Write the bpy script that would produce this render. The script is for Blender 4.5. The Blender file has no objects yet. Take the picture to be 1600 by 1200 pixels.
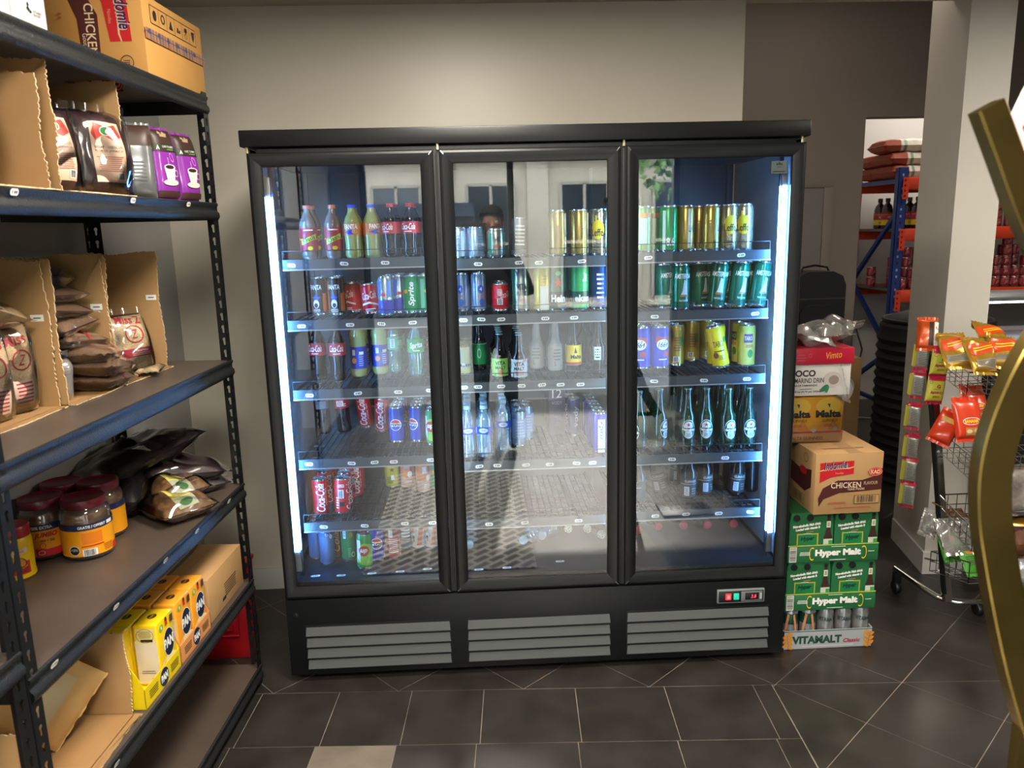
import bpy, bmesh, math, random
from mathutils import Vector, Matrix, Euler
random.seed(7)
SC = bpy.context.scene
COL = SC.collection
PI = math.pi

# ------------------------------------------------------------------ camera
F_PX = 1210.7
CAM = Vector((-0.1951, -2.6857, 1.6632))
_ya, _pi, _ro = 0.0424, 0.1985, -0.0246
_f = Vector((math.sin(_ya)*math.cos(_pi), math.cos(_ya)*math.cos(_pi), -math.sin(_pi)))
_r0 = Vector((math.cos(_ya), -math.sin(_ya), 0)); _u0 = _r0.cross(_f)
_r = math.cos(_ro)*_r0 + math.sin(_ro)*_u0
_u = -math.sin(_ro)*_r0 + math.cos(_ro)*_u0
cam = bpy.data.cameras.new('camera'); camo = bpy.data.objects.new('camera', cam); COL.objects.link(camo)
cam.sensor_fit = 'HORIZONTAL'; cam.sensor_width = 36.0; cam.lens = 36.0*F_PX/1600.0
cam.clip_start = 0.02; cam.clip_end = 200
cam.dof.use_dof = True; cam.dof.focus_distance = 2.85; cam.dof.aperture_fstop = cam.lens/6.0
M = Matrix((_r, _u, -_f)).transposed().to_4x4(); M.translation = CAM
camo.matrix_world = M
SC.camera = camo

# ------------------------------------------------------------------ world, sun, large lights, exposure
world = bpy.data.worlds.new('sky'); SC.world = world; world.use_nodes = True
_bg = world.node_tree.nodes['Background']; _bg.inputs[0].default_value = (0.80, 0.90, 1.0, 1); _bg.inputs[1].default_value = 22.0
def lamp(name, kind, loc, energy, color=(1, 1, 1), size=None, rot=None, target=None, **kw):
    l = bpy.data.lights.new(name, kind); l.energy = energy; l.color = color
    o = bpy.data.objects.new(name, l); COL.objects.link(o); o.location = loc
    if target is not None:
        o.rotation_euler = (Vector(target)-Vector(loc)).to_track_quat('-Z', 'Y').to_euler()
    elif rot: o.rotation_euler = rot
    if kind == 'AREA' and size:
        l.shape = 'RECTANGLE'; l.size, l.size_y = size
    for k, v in kw.items(): setattr(l, k, v)
    return o
SUN_DIR = Vector((-0.10, 0.84, -0.53))
sun = lamp('sun', 'SUN', (0, -8, 8), 6.0, (1.0, 0.93, 0.82), angle=math.radians(0.8))
sun.rotation_euler = SUN_DIR.to_track_quat('-Z', 'Y').to_euler()
# daylight through the open shopfront (a portal onto the sky) lamps on the shop ceiling, and an added fill in the passage
p_ = lamp('shopfront_daylight', 'AREA', (0.25, -4.68, 1.22), 60, (0.86, 0.93, 1.0), size=(2.95, 2.4), rot=(math.radians(90), 0, 0)); p_.data.cycles.is_portal = True
lamp('ceiling_glow_lamp', 'AREA', (-0.25, -0.75, 2.56), 46, (1.0, 0.92, 0.79), size=(0.5, 0.5), rot=(0, 0, 0))
lamp('ceiling_glow_lamp', 'AREA', (-0.3, -2.6, 2.56), 95, (1.0, 0.91, 0.78), size=(0.8, 0.8), rot=(0, 0, 0))
lamp('stock_room_lamp', 'AREA', (3.9, 3.3, 3.1), 42, (1.0, 0.93, 0.85), size=(1.2, 1.2), rot=(0, 0, 0))
lamp('passage_fill', 'AREA', (1.9, 1.5, 3.15), 9, (1.0, 0.88, 0.76), size=(0.5, 0.5), rot=(0, 0, 0))  # added fill with no fixture, lifts the dark passage wall
lamp('counter_side_lamp', 'AREA', (2.7, -0.9, 2.55), 60, (1.0, 0.90, 0.74), size=(0.6, 0.6), rot=(0, 0, 0))
SC.view_settings.view_transform = 'Standard'
SC.view_settings.look = 'None'
SC.view_settings.exposure = 0.15
SC.view_settings.gamma = 1.0
SC.view_settings.use_curve_mapping = False
cy = SC.cycles
cy.max_bounces = 7; cy.diffuse_bounces = 3; cy.glossy_bounces = 4; cy.transmission_bounces = 4
cy.transparent_max_bounces = 24; cy.caustics_reflective = False; cy.caustics_refractive = False
cy.sample_clamp_indirect = 6.0; cy.use_denoising = True

# ------------------------------------------------------------------ measuring helper: a ray of the photograph meets a plane of the room
def ray(px, py):
    return _f + _r*((px-800)/F_PX) - _u*((py-600)/F_PX)
def at(px, py, axis, val):
    d = ray(px, py); return CAM + d*((val-CAM[axis])/d[axis])

# ------------------------------------------------------------------ materials
MATS = {}
def mat(name, color, rough=0.5, metal=0.0, emit=None, spec=0.5, coat=0.0, noise=None, bump=None):
    if name in MATS: return MATS[name]
    m = bpy.data.materials.new(name); m.use_nodes = True; nt = m.node_tree
    b = nt.nodes['Principled BSDF']
    c = (*color, 1) if len(color) == 3 else color
    b.inputs['Base Color'].default_value = c
    b.inputs['Roughness'].default_value = rough
    b.inputs['Metallic'].default_value = metal
    b.inputs['Specular IOR Level'].default_value = spec
    b.inputs['Coat Weight'].default_value = coat
    if emit:
        b.inputs['Emission Color'].default_value = (*emit[0], 1); b.inputs['Emission Strength'].default_value = emit[1]
    if noise or bump:
        tc = nt.nodes.new('ShaderNodeTexCoord')
    if noise:      # (scale, amount, detail)
        n = nt.nodes.new('ShaderNodeTexNoise'); n.inputs['Scale'].default_value = noise[0]; n.inputs['Detail'].default_value = noise[2] if len(noise) > 2 else 4
        nt.links.new(tc.outputs['Object'], n.inputs['Vector'])
        mx = nt.nodes.new('ShaderNodeMix'); mx.data_type = 'RGBA'
        a = noise[1]
        mx.inputs[6].default_value = tuple(max(0, x*(1-a)) for x in c[:3])+(1,)
        mx.inputs[7].default_value = tuple(min(1, x*(1+a)) for x in c[:3])+(1,)
        rp = nt.nodes.new('ShaderNodeMapRange'); rp.inputs[1].default_value = 0.3; rp.inputs[2].default_value = 0.7
        nt.links.new(n.outputs['Fac'], rp.inputs[0]); nt.links.new(rp.outputs[0], mx.inputs[0])
        nt.links.new(mx.outputs[2], b.inputs['Base Color'])
    if bump:       # (scale, strength, distance)
        n2 = nt.nodes.new('ShaderNodeTexNoise'); n2.inputs['Scale'].default_value = bump[0]; n2.inputs['Detail'].default_value = 3
        nt.links.new(tc.outputs['Object'], n2.inputs['Vector'])
        bp = nt.nodes.new('ShaderNodeBump'); bp.inputs['Strength'].default_value = bump[1]; bp.inputs['Distance'].default_value = bump[2]
        nt.links.new(n2.outputs['Fac'], bp.inputs['Height']); nt.links.new(bp.outputs[0], b.inputs['Normal'])
    MATS[name] = m; return m
def clear(name, tint, gloss=0.12, rough=0.02, body=0.0, bodycol=(1, 1, 1), fres=2.0):
    """see-through film or glass: transparent mixed with a mirror and a little diffuse body"""
    if name in MATS: return MATS[name]
    m = bpy.data.materials.new(name); m.use_nodes = True; nt = m.node_tree; nt.nodes.clear()
    out = nt.nodes.new('ShaderNodeOutputMaterial'); tr = nt.nodes.new('ShaderNodeBsdfTransparent'); gl = nt.nodes.new('ShaderNodeBsdfGlossy')
    tr.inputs[0].default_value = (*tint, 1); gl.inputs['Roughness'].default_value = rough; gl.inputs[0].default_value = (1, 1, 1, 1)
    fr = nt.nodes.new('ShaderNodeFresnel'); fr.inputs[0].default_value = 1.5
    ma = nt.nodes.new('ShaderNodeMath'); ma.operation = 'MULTIPLY_ADD'; ma.inputs[1].default_value = fres; ma.inputs[2].default_value = gloss-0.04*fres; ma.use_clamp = True
    nt.links.new(fr.outputs[0], ma.inputs[0])
    base = tr
    if body > 0:
        df = nt.nodes.new('ShaderNodeBsdfDiffuse'); df.inputs[0].default_value = (*bodycol, 1)
        m0 = nt.nodes.new('ShaderNodeMixShader'); m0.inputs[0].default_value = body
        nt.links.new(tr.outputs[0], m0.inputs[1]); nt.links.new(df.outputs[0], m0.inputs[2]); base = m0
    mx = nt.nodes.new('ShaderNodeMixShader'); nt.links.new(ma.outputs[0], mx.inputs[0])
    nt.links.new(base.outputs[0], mx.inputs[1]); nt.links.new(gl.outputs[0], mx.inputs[2]); nt.links.new(mx.outputs[0], out.inputs[0])
    MATS[name] = m; return m
def C(h):      # sRGB hex to linear
    h = h.lstrip('#'); v = [int(h[i:i+2], 16)/255 for i in (0, 2, 4)]
    return tuple(x/12.92 if x <= 0.04045 else ((x+0.055)/1.055)**2.4 for x in v)
def ink(h, rough=0.45): return mat('ink_'+h+('' if rough == 0.45 else '_g%d' % int(rough*100)), C(h), rough)
def paint(h, rough=0.28, metal=0.0): return mat('paint_%s_%d_%d' % (h, int(rough*100), int(metal*100)), C(h), rough, metal)

# ------------------------------------------------------------------ mesh helper
class MB:
    def __init__(s): s.v = []; s.f = []; s.m = []; s.mats = []
    def mi(s, m):
        if m not in s.mats: s.mats.append(m)
        return s.mats.index(m)
    def add(s, vs, fs, m, T=None):
        o = len(s.v); k = s.mi(m)
        s.v += [tuple(T @ Vector(v)) for v in vs] if T is not None else [tuple(v) for v in vs]
        s.f += [tuple(i+o for i in f) for f in fs]; s.m += [k]*len(fs)
        return s
    def box(s, x0, x1, y0, y1, z0, z1, m, T=None, skip=''):
        vs = [(x, y, z) for x in (x0, x1) for y in (y0, y1) for z in (z0, z1)]
        fs = {'l': (0, 1, 3, 2), 'r': (4, 6, 7, 5), 'f': (0, 4, 5, 1), 'b': (2, 3, 7, 6), 'd': (0, 2, 6, 4), 't': (1, 5, 7, 3)}
        return s.add(vs, [f for k, f in fs.items() if k not in skip], m, T)
    def rbox(s, x0, x1, y0, y1, z0, z1, m, b=0.003, T=None, seg=2):
        bm = bmesh.new(); bmesh.ops.create_cube(bm, size=1)
        for v in bm.verts: v.co = Vector(((x0+x1)/2+v.co.x*(x1-x0), (y0+y1)/2+v.co.y*(y1-y0), (z0+z1)/2+v.co.z*(z1-z0)))
        bmesh.ops.bevel(bm, geom=list(bm.edges), offset=b, segments=seg, profile=0.5, affect='EDGES')
        bm.verts.index_update()
        vs = [tuple(v.co) for v in bm.verts]; fs = [tuple(v.index for v in f.verts) for f in bm.faces]; bm.free()
        return s.add(vs, fs, m, T)
    def lathe(s, prof, m, seg=20, T=None):
        """prof: list of (r, z) or (r, z, material); the material of a ring is that of its lower point"""
        n = len(prof); vs = []
        for p in prof:
            for k in range(seg):
                a = 2*PI*k/seg; vs.append((p[0]*math.cos(a), p[0]*math.sin(a), p[1]))
        cur = m
        for i in range(n-1):
            if len(prof[i]) > 2: cur = prof[i][2]
            fs = [(i*seg+k, i*seg+(k+1) % seg, (i+1)*seg+(k+1) % seg, (i+1)*seg+k) for k in range(seg)]
            if i == 0: s.add(vs, fs, cur, T); base = len(s.v)-len(vs)
            else:
                kk = s.mi(cur); s.f += [tuple(a+base for a in f) for f in fs]; s.m += [kk]*len(fs)
        return s
    def tube(s, pts, r, m, seg=8, T=None, closed=False):
        pts = [Vector(p) for p in pts]; n = len(pts); vs = []; up = None
        for i, p in enumerate(pts):
            a = pts[(i-1) % n] if (closed or i > 0) else p; b = pts[(i+1) % n] if (closed or i < n-1) else p
            t = (b-a); t = t.normalized() if t.length > 1e-9 else Vector((0, 0, 1))
            if up is None or abs(up.dot(t)) > 0.99: up = Vector((0, 0, 1)) if abs(t.z) < 0.9 else Vector((1, 0, 0))
            x = up.cross(t).normalized(); y = t.cross(x); up = y
            rr = r[i] if isinstance(r, (list, tuple)) else r
            for k in range(seg):
                an = 2*PI*k/seg; vs.append(tuple(p+x*rr*math.cos(an)+y*rr*math.sin(an)))
        fs = []
        for i in range(n if closed else n-1):
            j = (i+1) % n
            fs += [(i*seg+k, i*seg+(k+1) % seg, j*seg+(k+1) % seg, j*seg+k) for k in range(seg)]
        if not closed: fs += [tuple(range(seg))[::-1], tuple((n-1)*seg+k for k in range(seg))]
        return s.add(vs, fs, m, T)
    def bar(s, a, b, w, m, h=None):      # a straight square wire
        a, b = Vector(a), Vector(b); t = (b-a).normalized(); h = h or w
        up = Vector((0, 0, 1)) if abs(t.z) < 0.9 else Vector((0, 1, 0))
        x = up.cross(t).normalized()*w/2; y = t.cross(x).normalized()*h/2
        vs = [p+i*x+j*y for p in (a, b) for i, j in ((-1, -1), (1, -1), (1, 1), (-1, 1))]
        return s.add(vs, [(0, 1, 5, 4), (1, 2, 6, 5), (2, 3, 7, 6), (3, 0, 4, 7), (3, 2, 1, 0), (4, 5, 6, 7)], m)
    def prism(s, poly, d0, d1, m, T=None):     # polygon in XZ pushed from y=d0 to y=d1
        n = len(poly); vs = [(x, d0, z) for x, z in poly]+[(x, d1, z) for x, z in poly]
        fs = [tuple(range(n)), tuple(range(2*n-1, n-1, -1))]+[(i, i+n, (i+1) % n+n, (i+1) % n) for i in range(n)]
        return s.add(vs, fs, m, T)
    def mesh(s, name, smooth=True, angle=35):
        me = bpy.data.meshes.new(name); me.from_pydata(s.v, [], s.f)
        for m in s.mats: me.materials.append(m)
        me.polygons.foreach_set('material_index', s.m)
        if smooth:
            me.polygons.foreach_set('use_smooth', [True]*len(s.f)); me.set_sharp_from_angle(angle=math.radians(angle))
        me.update(); return me
    def build(s, name, parent=None, label=None, **kw):
        o = bpy.data.objects.new(name, s.mesh(name, **kw)); COL.objects.link(o)
        if parent is not None: o.parent = parent
        if label: o['label'] = label
        return o
def thing(name, label, cat, loc=(0, 0, 0), rz=0.0, group=None, rot=None):
    o = bpy.data.objects.new(name, None); COL.objects.link(o); o.location = loc
    o.rotation_euler = rot if rot else (0, 0, rz); o.empty_display_size = 0.05
    o['label'] = label; o['category'] = cat
    if group: o['group'] = group
    return o
def tag(o, label, cat, group=None, loc=None, rz=None, rot=None):
    o['label'] = label; o['category'] = cat
    if group: o['group'] = group
    if loc is not None: o.location = loc
    if rz is not None: o.rotation_euler = (0, 0, rz)
    if rot is not None: o.rotation_euler = rot
    return o
def struct(o): o['kind'] = 'structure'; return o

# ------------------------------------------------------------------ printed matter (text and flat shapes laid on any surface)
_TX = {}
def curve_geo(make):
    cu = make(); ob = bpy.data.objects.new('t', cu); COL.objects.link(ob)
    dg = bpy.context.evaluated_depsgraph_get(); me = bpy.data.meshes.new_from_object(ob.evaluated_get(dg))
    vs = [tuple(v.co) for v in me.vertices]; fs = [tuple(p.vertices) for p in me.polygons]
    bpy.data.objects.remove(ob); bpy.data.curves.remove(cu); bpy.data.meshes.remove(me)
    return vs, fs
def text_geo(s, shear=0.0, bold=0.0):
    k = (s, shear, bold)
    if k not in _TX:
        def mk():
            c = bpy.data.curves.new('t', 'FONT'); c.body = s; c.shear = shear; c.offset = bold; c.resolution_u = 3; c.size = 1
            return c
        vs, fs = curve_geo(mk)
        if not vs: vs, fs = [(0, 0, 0), (1, 0, 0), (0, 1, 0)], [(0, 1, 2)]
        x0 = min(v[0] for v in vs); x1 = max(v[0] for v in vs); y0 = min(v[1] for v in vs); y1 = max(v[1] for v in vs)
        _TX[k] = ([((v[0]-(x0+x1)/2)/(x1-x0), (v[1]-(y0+y1)/2)/(y1-y0)) for v in vs], fs)
    return _TX[k]
def refine(vs, fs, L):
    bm = bmesh.new(); bv = [bm.verts.new((v[0], v[1], 0)) for v in vs]
    for f in fs:
        try: bm.faces.new([bv[i] for i in f])
        except ValueError: pass
    for _ in range(7):
        e = [x for x in bm.edges if x.calc_length() > L]
        if not e: break
        bmesh.ops.subdivide_edges(bm, edges=e, cuts=1)
        bmesh.ops.triangulate(bm, faces=[f for f in bm.faces if len(f.verts) > 4])
    bm.verts.index_update()
    r = [(v.co.x, v.co.y) for v in bm.verts], [tuple(v.index for v in f.verts) for f in bm.faces]
    bm.free(); return r
def decor(mb, specs, mapf, L=None, T=None, e0=0.0004, de=0.00022):
    """each spec is laid on the surface given by mapf(x, y, lift)"""
    for n, sp in enumerate(specs):
        k = sp[0]; e = e0+de*n; o = {}
        if isinstance(sp[-1], dict): o = sp[-1]
        if k == 'rect':
            _, x, y, w, h, m = sp[:6]; vs = [(-w/2, -h/2), (w/2, -h/2), (w/2, h/2), (-w/2, h/2)]; fs = [(0, 1, 2, 3)]
        elif k == 'ell':
            _, x, y, rx, ry, m = sp[:6]; N = 20; vs = [(rx*math.cos(2*PI*i/N), ry*math.sin(2*PI*i/N)) for i in range(N)]+[(0, 0)]
            fs = [(i, (i+1) % N, N) for i in range(N)]
            if 'from' in o: fs = fs[int(o['from']*N):int(o['to']*N)]
        elif k == 'star':
            _, x, y, r, _r2, m = sp[:6]; vs = [((r if i % 2 == 0 else r*0.4)*math.sin(PI*i/5), (r if i % 2 == 0 else r*0.4)*math.cos(PI*i/5)) for i in range(10)]+[(0, 0)]
            fs = [(10, (i+1) % 10, i) for i in range(10)]
        elif k == 'poly':
            _, pts, m = sp[:3]; x = y = 0; vs = pts; fs = [tuple(range(len(pts)))]
        elif k == 'text':
            _, s, x, y, w, h, m = sp[:7]
            g, fs = text_geo(s, o.get('shear', 0), o.get('bold', 0.0)); vs = [(a*w, b*h) for a, b in g]
        elif k == 'lines':
            _, x, y, w, h, cnt, m = sp[:7]; vs = []; fs = []; rr = random.Random(cnt*7+int(w*9999))
            for i in range(cnt):
                yy = h/2-h*(i+0.5)/cnt; a = w*rr.uniform(0.38, 0.5); t = h/cnt*0.22; b = len(vs)
                vs += [(-a, yy-t), (a, yy-t), (a, yy+t), (-a, yy+t)]; fs += [(b, b+1, b+2, b+3)]
        elif k == 'bars':
            _, x, y, w, h, m = sp[:6]; vs = []; fs = []; rr = random.Random(3); c = -w/2
            while c < w/2-w*0.03:
                t = w*rr.choice((0.012, 0.02, 0.034)); b = len(vs); vs += [(c, -h/2), (c+t, -h/2), (c+t, h/2), (c, h/2)]; fs += [(b, b+1, b+2, b+3)]
                c += t+w*rr.choice((0.014, 0.024, 0.03))
        elif k == 'ring':
            _, x, y, rx, ry, m = sp[:6]; N = 22; t = o.get('t', 0.2); vs = []
            for q in (1, 1-t): vs += [(rx*q*math.cos(2*PI*i/N), ry*q*math.sin(2*PI*i/N)) for i in range(N)]
            fs = [(i, (i+1) % N, N+(i+1) % N, N+i) for i in range(N)]
        a = o.get('rot', 0.0)
        if a: ca, sa = math.cos(a), math.sin(a); vs = [(p[0]*ca-p[1]*sa, p[0]*sa+p[1]*ca) for p in vs]
        if 'skew' in o: vs = [(p[0], p[1]+p[0]*o['skew']) for p in vs]
        vs = [(p[0]+x, p[1]+y) for p in vs]
        if L: vs, fs = refine(vs, fs, L)
        mb.add([mapf(p[0], p[1], e) for p in vs], fs, m, T)
def cylmap(r, zoff=0.0, ang=-PI/2):
    def f(x, y, e):
        a = ang+x/r; return ((r+e)*math.cos(a), (r+e)*math.sin(a), y+zoff)
    return f
def planemap(o, ex, ey):
    o, ex, ey = Vector(o), Vector(ex).normalized(), Vector(ey).normalized(); n = ex.cross(ey)
    return lambda x, y, e: tuple(o+ex*x+ey*y+n*e)
def plate(outer, holes, t):
    """flat plate in XY with holes, thickness t about z=0"""
    def mk():
        c = bpy.data.curves.new('t', 'CURVE'); c.dimensions = '2D'; c.fill_mode = 'BOTH'; c.extrude = t/2
        for pl in [outer]+holes:
            sp = c.splines.new('POLY'); sp.points.add(len(pl)-1)
            for i, p in enumerate(pl): sp.points[i].co = (p[0], p[1], 0, 1)
            sp.use_cyclic_u = True
        return c
    return curve_geo(mk)
# ------------------------------------------------------------------ room materials
def wall_mat(name, col, rough=0.42, sc=60, st=0.05):
    return mat(name, col, rough, noise=(1.3, 0.035, 3), bump=(sc, st, 0.002), spec=0.45)
WALL = wall_mat('wall_cream_paint', C('cfc9bb'), 0.36)
WALL_L = wall_mat('wall_grey_satin_panel', C('a3a29f'), 0.30)
WALL_D = wall_mat('wall_shade_in_colour', C('766d65'), 0.6)  # base colour darkened so it carries the passage's shade
WALL_B = wall_mat('wall_stock_room', C('b9b6b0'), 0.6)
CEIL = mat('ceiling_paint', C('bdb2a4'), 0.7)
TRIM = mat('baseboard_white', C('c4c4c2'), 0.4)
PILL = wall_mat('pillar_paint', C('c5c2bb'), 0.5)
TILE = mat('floor_tile_anthracite', C('2d2926'), 0.32, noise=(5.0, 0.45, 12), spec=0.5, bump=(40, 0.08, 0.001))
TILE2 = mat('floor_tile_pale', C('756b60'), 0.45, noise=(9.0, 0.18, 8))
GROUT = mat('floor_grout', C('857b70'), 0.9, noise=(2.6, 0.75, 6))
BLACK = mat('black_satin_metal', C('121416'), 0.36, 0.0, spec=0.32)
BLACK2 = mat('black_plastic', C('101214'), 0.42)
INNER = mat('cabinet_inner_black', C('1b1f24'), 0.35)
CHROME = mat('chrome', (0.75, 0.75, 0.75), 0.12, 1.0)
ALU = mat('brushed_aluminium', C('9fa3a6'), 0.35, 0.85)
LOUV = mat('grille_grey_metal', C('55585a'), 0.55, 0.1)
WHITE = mat('white_print', C('e9e9e6'), 0.5)
GLASS = clear('door_glass', (0.96, 0.975, 0.98), gloss=0.068, rough=0.0, fres=1.7)

# ------------------------------------------------------------------ the room shell
YB, XL, XE, ZC = 0.816, -1.515, 0.99, 2.59
m = MB(); m.box(XL-0.12, XE, YB, 2.6, 0, 3.2, WALL); struct(m.build('wall_back', smooth=False))
m = MB(); m.box(XL-0.12, XL, -4.7, YB, 0, ZC, WALL_L); struct(m.build('wall_left', smooth=False))
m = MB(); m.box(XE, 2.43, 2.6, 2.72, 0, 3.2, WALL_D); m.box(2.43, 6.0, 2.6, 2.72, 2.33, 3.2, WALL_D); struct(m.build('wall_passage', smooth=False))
m = MB(); m.box(2.2, 6.2, 4.3, 4.4, 0, 3.2, WALL_B); m.box(2.3, 2.43, 2.72, 4.3, 0, 3.2, WALL_B); struct(m.build('wall_stock_room', smooth=False))
m = MB(); m.box(6.0, 6.1, -4.7, 4.4, 0, 3.2, WALL_B); struct(m.build('wall_right', smooth=False))
m = MB(); m.box(XL-0.12, 6.0, -4.7, YB, ZC, ZC+0.1, CEIL); m.box(XE, 6.0, YB, 4.4, 3.2, 3.3, CEIL); m.box(XE, 6.0, YB, YB+0.05, ZC, 3.2, CEIL); struct(m.build('ceiling', smooth=False))
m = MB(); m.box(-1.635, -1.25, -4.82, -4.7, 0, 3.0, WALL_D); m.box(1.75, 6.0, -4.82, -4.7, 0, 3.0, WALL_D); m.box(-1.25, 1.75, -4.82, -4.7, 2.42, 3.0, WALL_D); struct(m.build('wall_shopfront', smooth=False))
m = MB()
for x in (-1.25, 0.12, 1.69): m.rbox(x, x+0.06, -4.80, -4.72, 0, 2.42, BLACK2, 0.004)
m.rbox(-1.19, 1.69, -4.80, -4.72, 2.36, 2.42, BLACK2, 0.004); struct(m.build('door_1'))
m = MB(); m.rbox(XL, -0.95, YB-0.014, YB, 0, 0.105, TRIM, 0.003); m.rbox(XL, XL+0.014, 0.02, YB-0.014, 0, 0.105, TRIM, 0.003); struct(m.build('baseboard_back'))
# the square pillar and its plinth
pc = [(1.878, 0.662), (2.068, 0.650), (2.150, 1.085), (1.962, 1.098)]
m = MB(); vs = [(x+0.012, y+0.012, 0) for x, y in pc]+[(x+0.012, y+0.012, 3.2) for x, y in pc]
m.add(vs, [(0, 1, 5, 4), (1, 2, 6, 5), (2, 3, 7, 6), (3, 0, 4, 7)], PILL); struct(m.build('wall_pillar', smooth=False))
m = MB(); vs = [(x, y, 0) for x, y in pc]+[(x, y, 0.11) for x, y in pc]; m.add(vs, [(0, 1, 5, 4), (1, 2, 6, 5), (2, 3, 7, 6), (3, 0, 4, 7), (4, 5, 6, 7)], TRIM)
struct(m.build('baseboard_pillar', smooth=False))
# grey inner door in the passage wall
m = MB(); m.rbox(1.30, 2.16, 2.575, 2.60, 0.0, 1.88, mat('passage_door_grey', C('6f6d6b'), 0.5), 0.004)
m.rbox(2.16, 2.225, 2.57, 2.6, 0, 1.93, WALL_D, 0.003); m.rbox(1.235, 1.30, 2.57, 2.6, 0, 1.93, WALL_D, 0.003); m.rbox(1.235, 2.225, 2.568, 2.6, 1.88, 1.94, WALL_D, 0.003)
m.tube([(2.09, 2.575, 0.98), (2.09, 2.53, 0.98), (1.98, 2.53, 0.98)], 0.009, CHROME); struct(m.build('door_2'))

# floor: squared border laid toward the street, diagonal tiles beyond it
def clip(poly, nx, ny, d):       # keep nx*x + ny*y >= d
    out = []
    for i in range(len(poly)):
        a, b = poly[i], poly[(i+1) % len(poly)]
        da, db = nx*a[0]+ny*a[1]-d, nx*b[0]+ny*b[1]-d
        if da >= 0: out.append(a)
        if (da >= 0) != (db >= 0): t = da/(da-db); out.append((a[0]+t*(b[0]-a[0]), a[1]+t*(b[1]-a[1])))
    return out
fl = MB(); fl.add([(XL-0.1, -4.8, -0.0016), (6.1, -4.8, -0.0016), (6.1, 4.4, -0.0016), (XL-0.1, 4.4, -0.0016)], [(0, 1, 2, 3)], GROUT)
TA = -0.0545; ct, st_ = math.cos(TA), math.sin(TA); O = (-0.533, -0.09)     # frame of the border
def w2(a, b): return (O[0]+a*ct-b*st_, O[1]+a*st_+b*ct)
xs = [-1.2, -0.945, -0.60, -0.215+0.0, 0.055, 0.317, 0.652, 0.977, 1.30]
xs = [-1.17, -0.86, -0.55, -0.225, 0.052, 0.317, 0.652, 0.978, 1.302]
g = 0.0014
def quad_tile(a0, a1, b0, b1, m):
    p = [w2(a0+g, b0+g), w2(a1-g, b0+g), w2(a1-g, b1-g), w2(a0+g, b1-g)]
    fl.add([(x, y, 0) for x, y in p], [(0, 1, 2, 3)], m)
rows = [0.0, -0.305, -0.61, -0.915, -1.22, -1.525, -1.83, -2.135, -2.44, -2.745, -3.05, -3.355, -3.66, -3.965, -4.27, -4.6]
xs = [-1.10, -0.78, -0.50, -0.215, 0.052, 0.317, 0.652, 0.978, 1.302]
for i in range(len(rows)-1):
    for j in range(len(xs)-1):
        shift = 0
        a0, a1 = xs[j]+shift, xs[j+1]+shift
        pale = (i == 1 and j == 3)
        if i >= 1: a0, a1 = a0-0.012, a1-0.012
        if i >= 2 and 5 <= j <= 7 and i <= 5: pale = True
        quad_tile(a0, a1, rows[i+1], rows[i], TILE2 if pale else TILE)
    quad_tile(1.302-(0.012 if i else 0), 1.372, rows[i+1], rows[i], TILE)
D = 0.3265; c45 = math.cos(PI/4+TA), math.sin(PI/4+TA)
P0 = w2(0.462, 0)
for i in range(-16, 34):
    for j in range(-16, 34):
        def dp(a, b): return (P0[0]+(a*c45[0]-b*c45[1])*D, P0[1]+(a*c45[1]+b*c45[0])*D)
        q = [dp(i+0.004, j+0.004), dp(i+0.996, j+0.004), dp(i+0.996, j+0.996), dp(i+0.004, j+0.996)]
        if max(p[0] for p in q) < XL or min(p[0] for p in q) > 6 or max(p[1] for p in q) < -4.7 or min(p[1] for p in q) > 4.4: continue
        up = clip(q, -st_, ct, -st_*O[0]+ct*O[1]+g)
        if len(up) > 2: fl.add([(x, y, 0) for x, y in up], [tuple(range(len(up)))], TILE)
        lo = clip(q, st_, -ct, -(-st_*O[0]+ct*O[1])+g)
        if len(lo) > 2:
            w = w2(1.374, 0); lo = clip(lo, ct, st_, ct*w[0]+st_*w[1]+g)
            if len(lo) > 2: fl.add([(x, y, 0) for x, y in lo], [tuple(range(len(lo)))], TILE)
struct(fl.build('floor', smooth=False))

# ------------------------------------------------------------------ the fridge
G = thing('display_fridge', 'large black three-door glass display fridge full of drinks against the cream wall', 'fridge', (0, 0, 0))
m = MB(); FX = 0.94
m.rbox(-FX, -FX+0.010, 0.02, 0.72, 0.05, 1.94, BLACK, 0.002); m.rbox(FX-0.010, FX, 0.02, 0.72, 0.05, 1.94, BLACK, 0.002)
m.box(-FX+0.03, FX-0.03, 0.665, 0.70, 0.36, 1.93, INNER); m.box(-FX+0.03, FX-0.03, 0.02, 0.70, 1.905, 1.94, INNER)
m.box(-FX+0.03, FX-0.03, 0.02, 0.70, 0.33, 0.395, INNER); m.box(-FX+0.03, FX-0.03, 0.1, 0.70, 0.05, 0.33, BLACK2)
INS = mat('cabinet_side_liner', C('a9adb2'), 0.5); m.box(-FX+0.011, -FX+0.014, 0.02, 0.665, 0.395, 1.905, INS); m.box(FX-0.014, FX-0.011, 0.02, 0.665, 0.395, 1.905, INS)
m.build('cabinet', G)
m = MB(); m.rbox(-0.955, 0.948, -0.012, 0.70, 1.944, 1.997, BLACK, 0.004); m.build('header', G)
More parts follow.
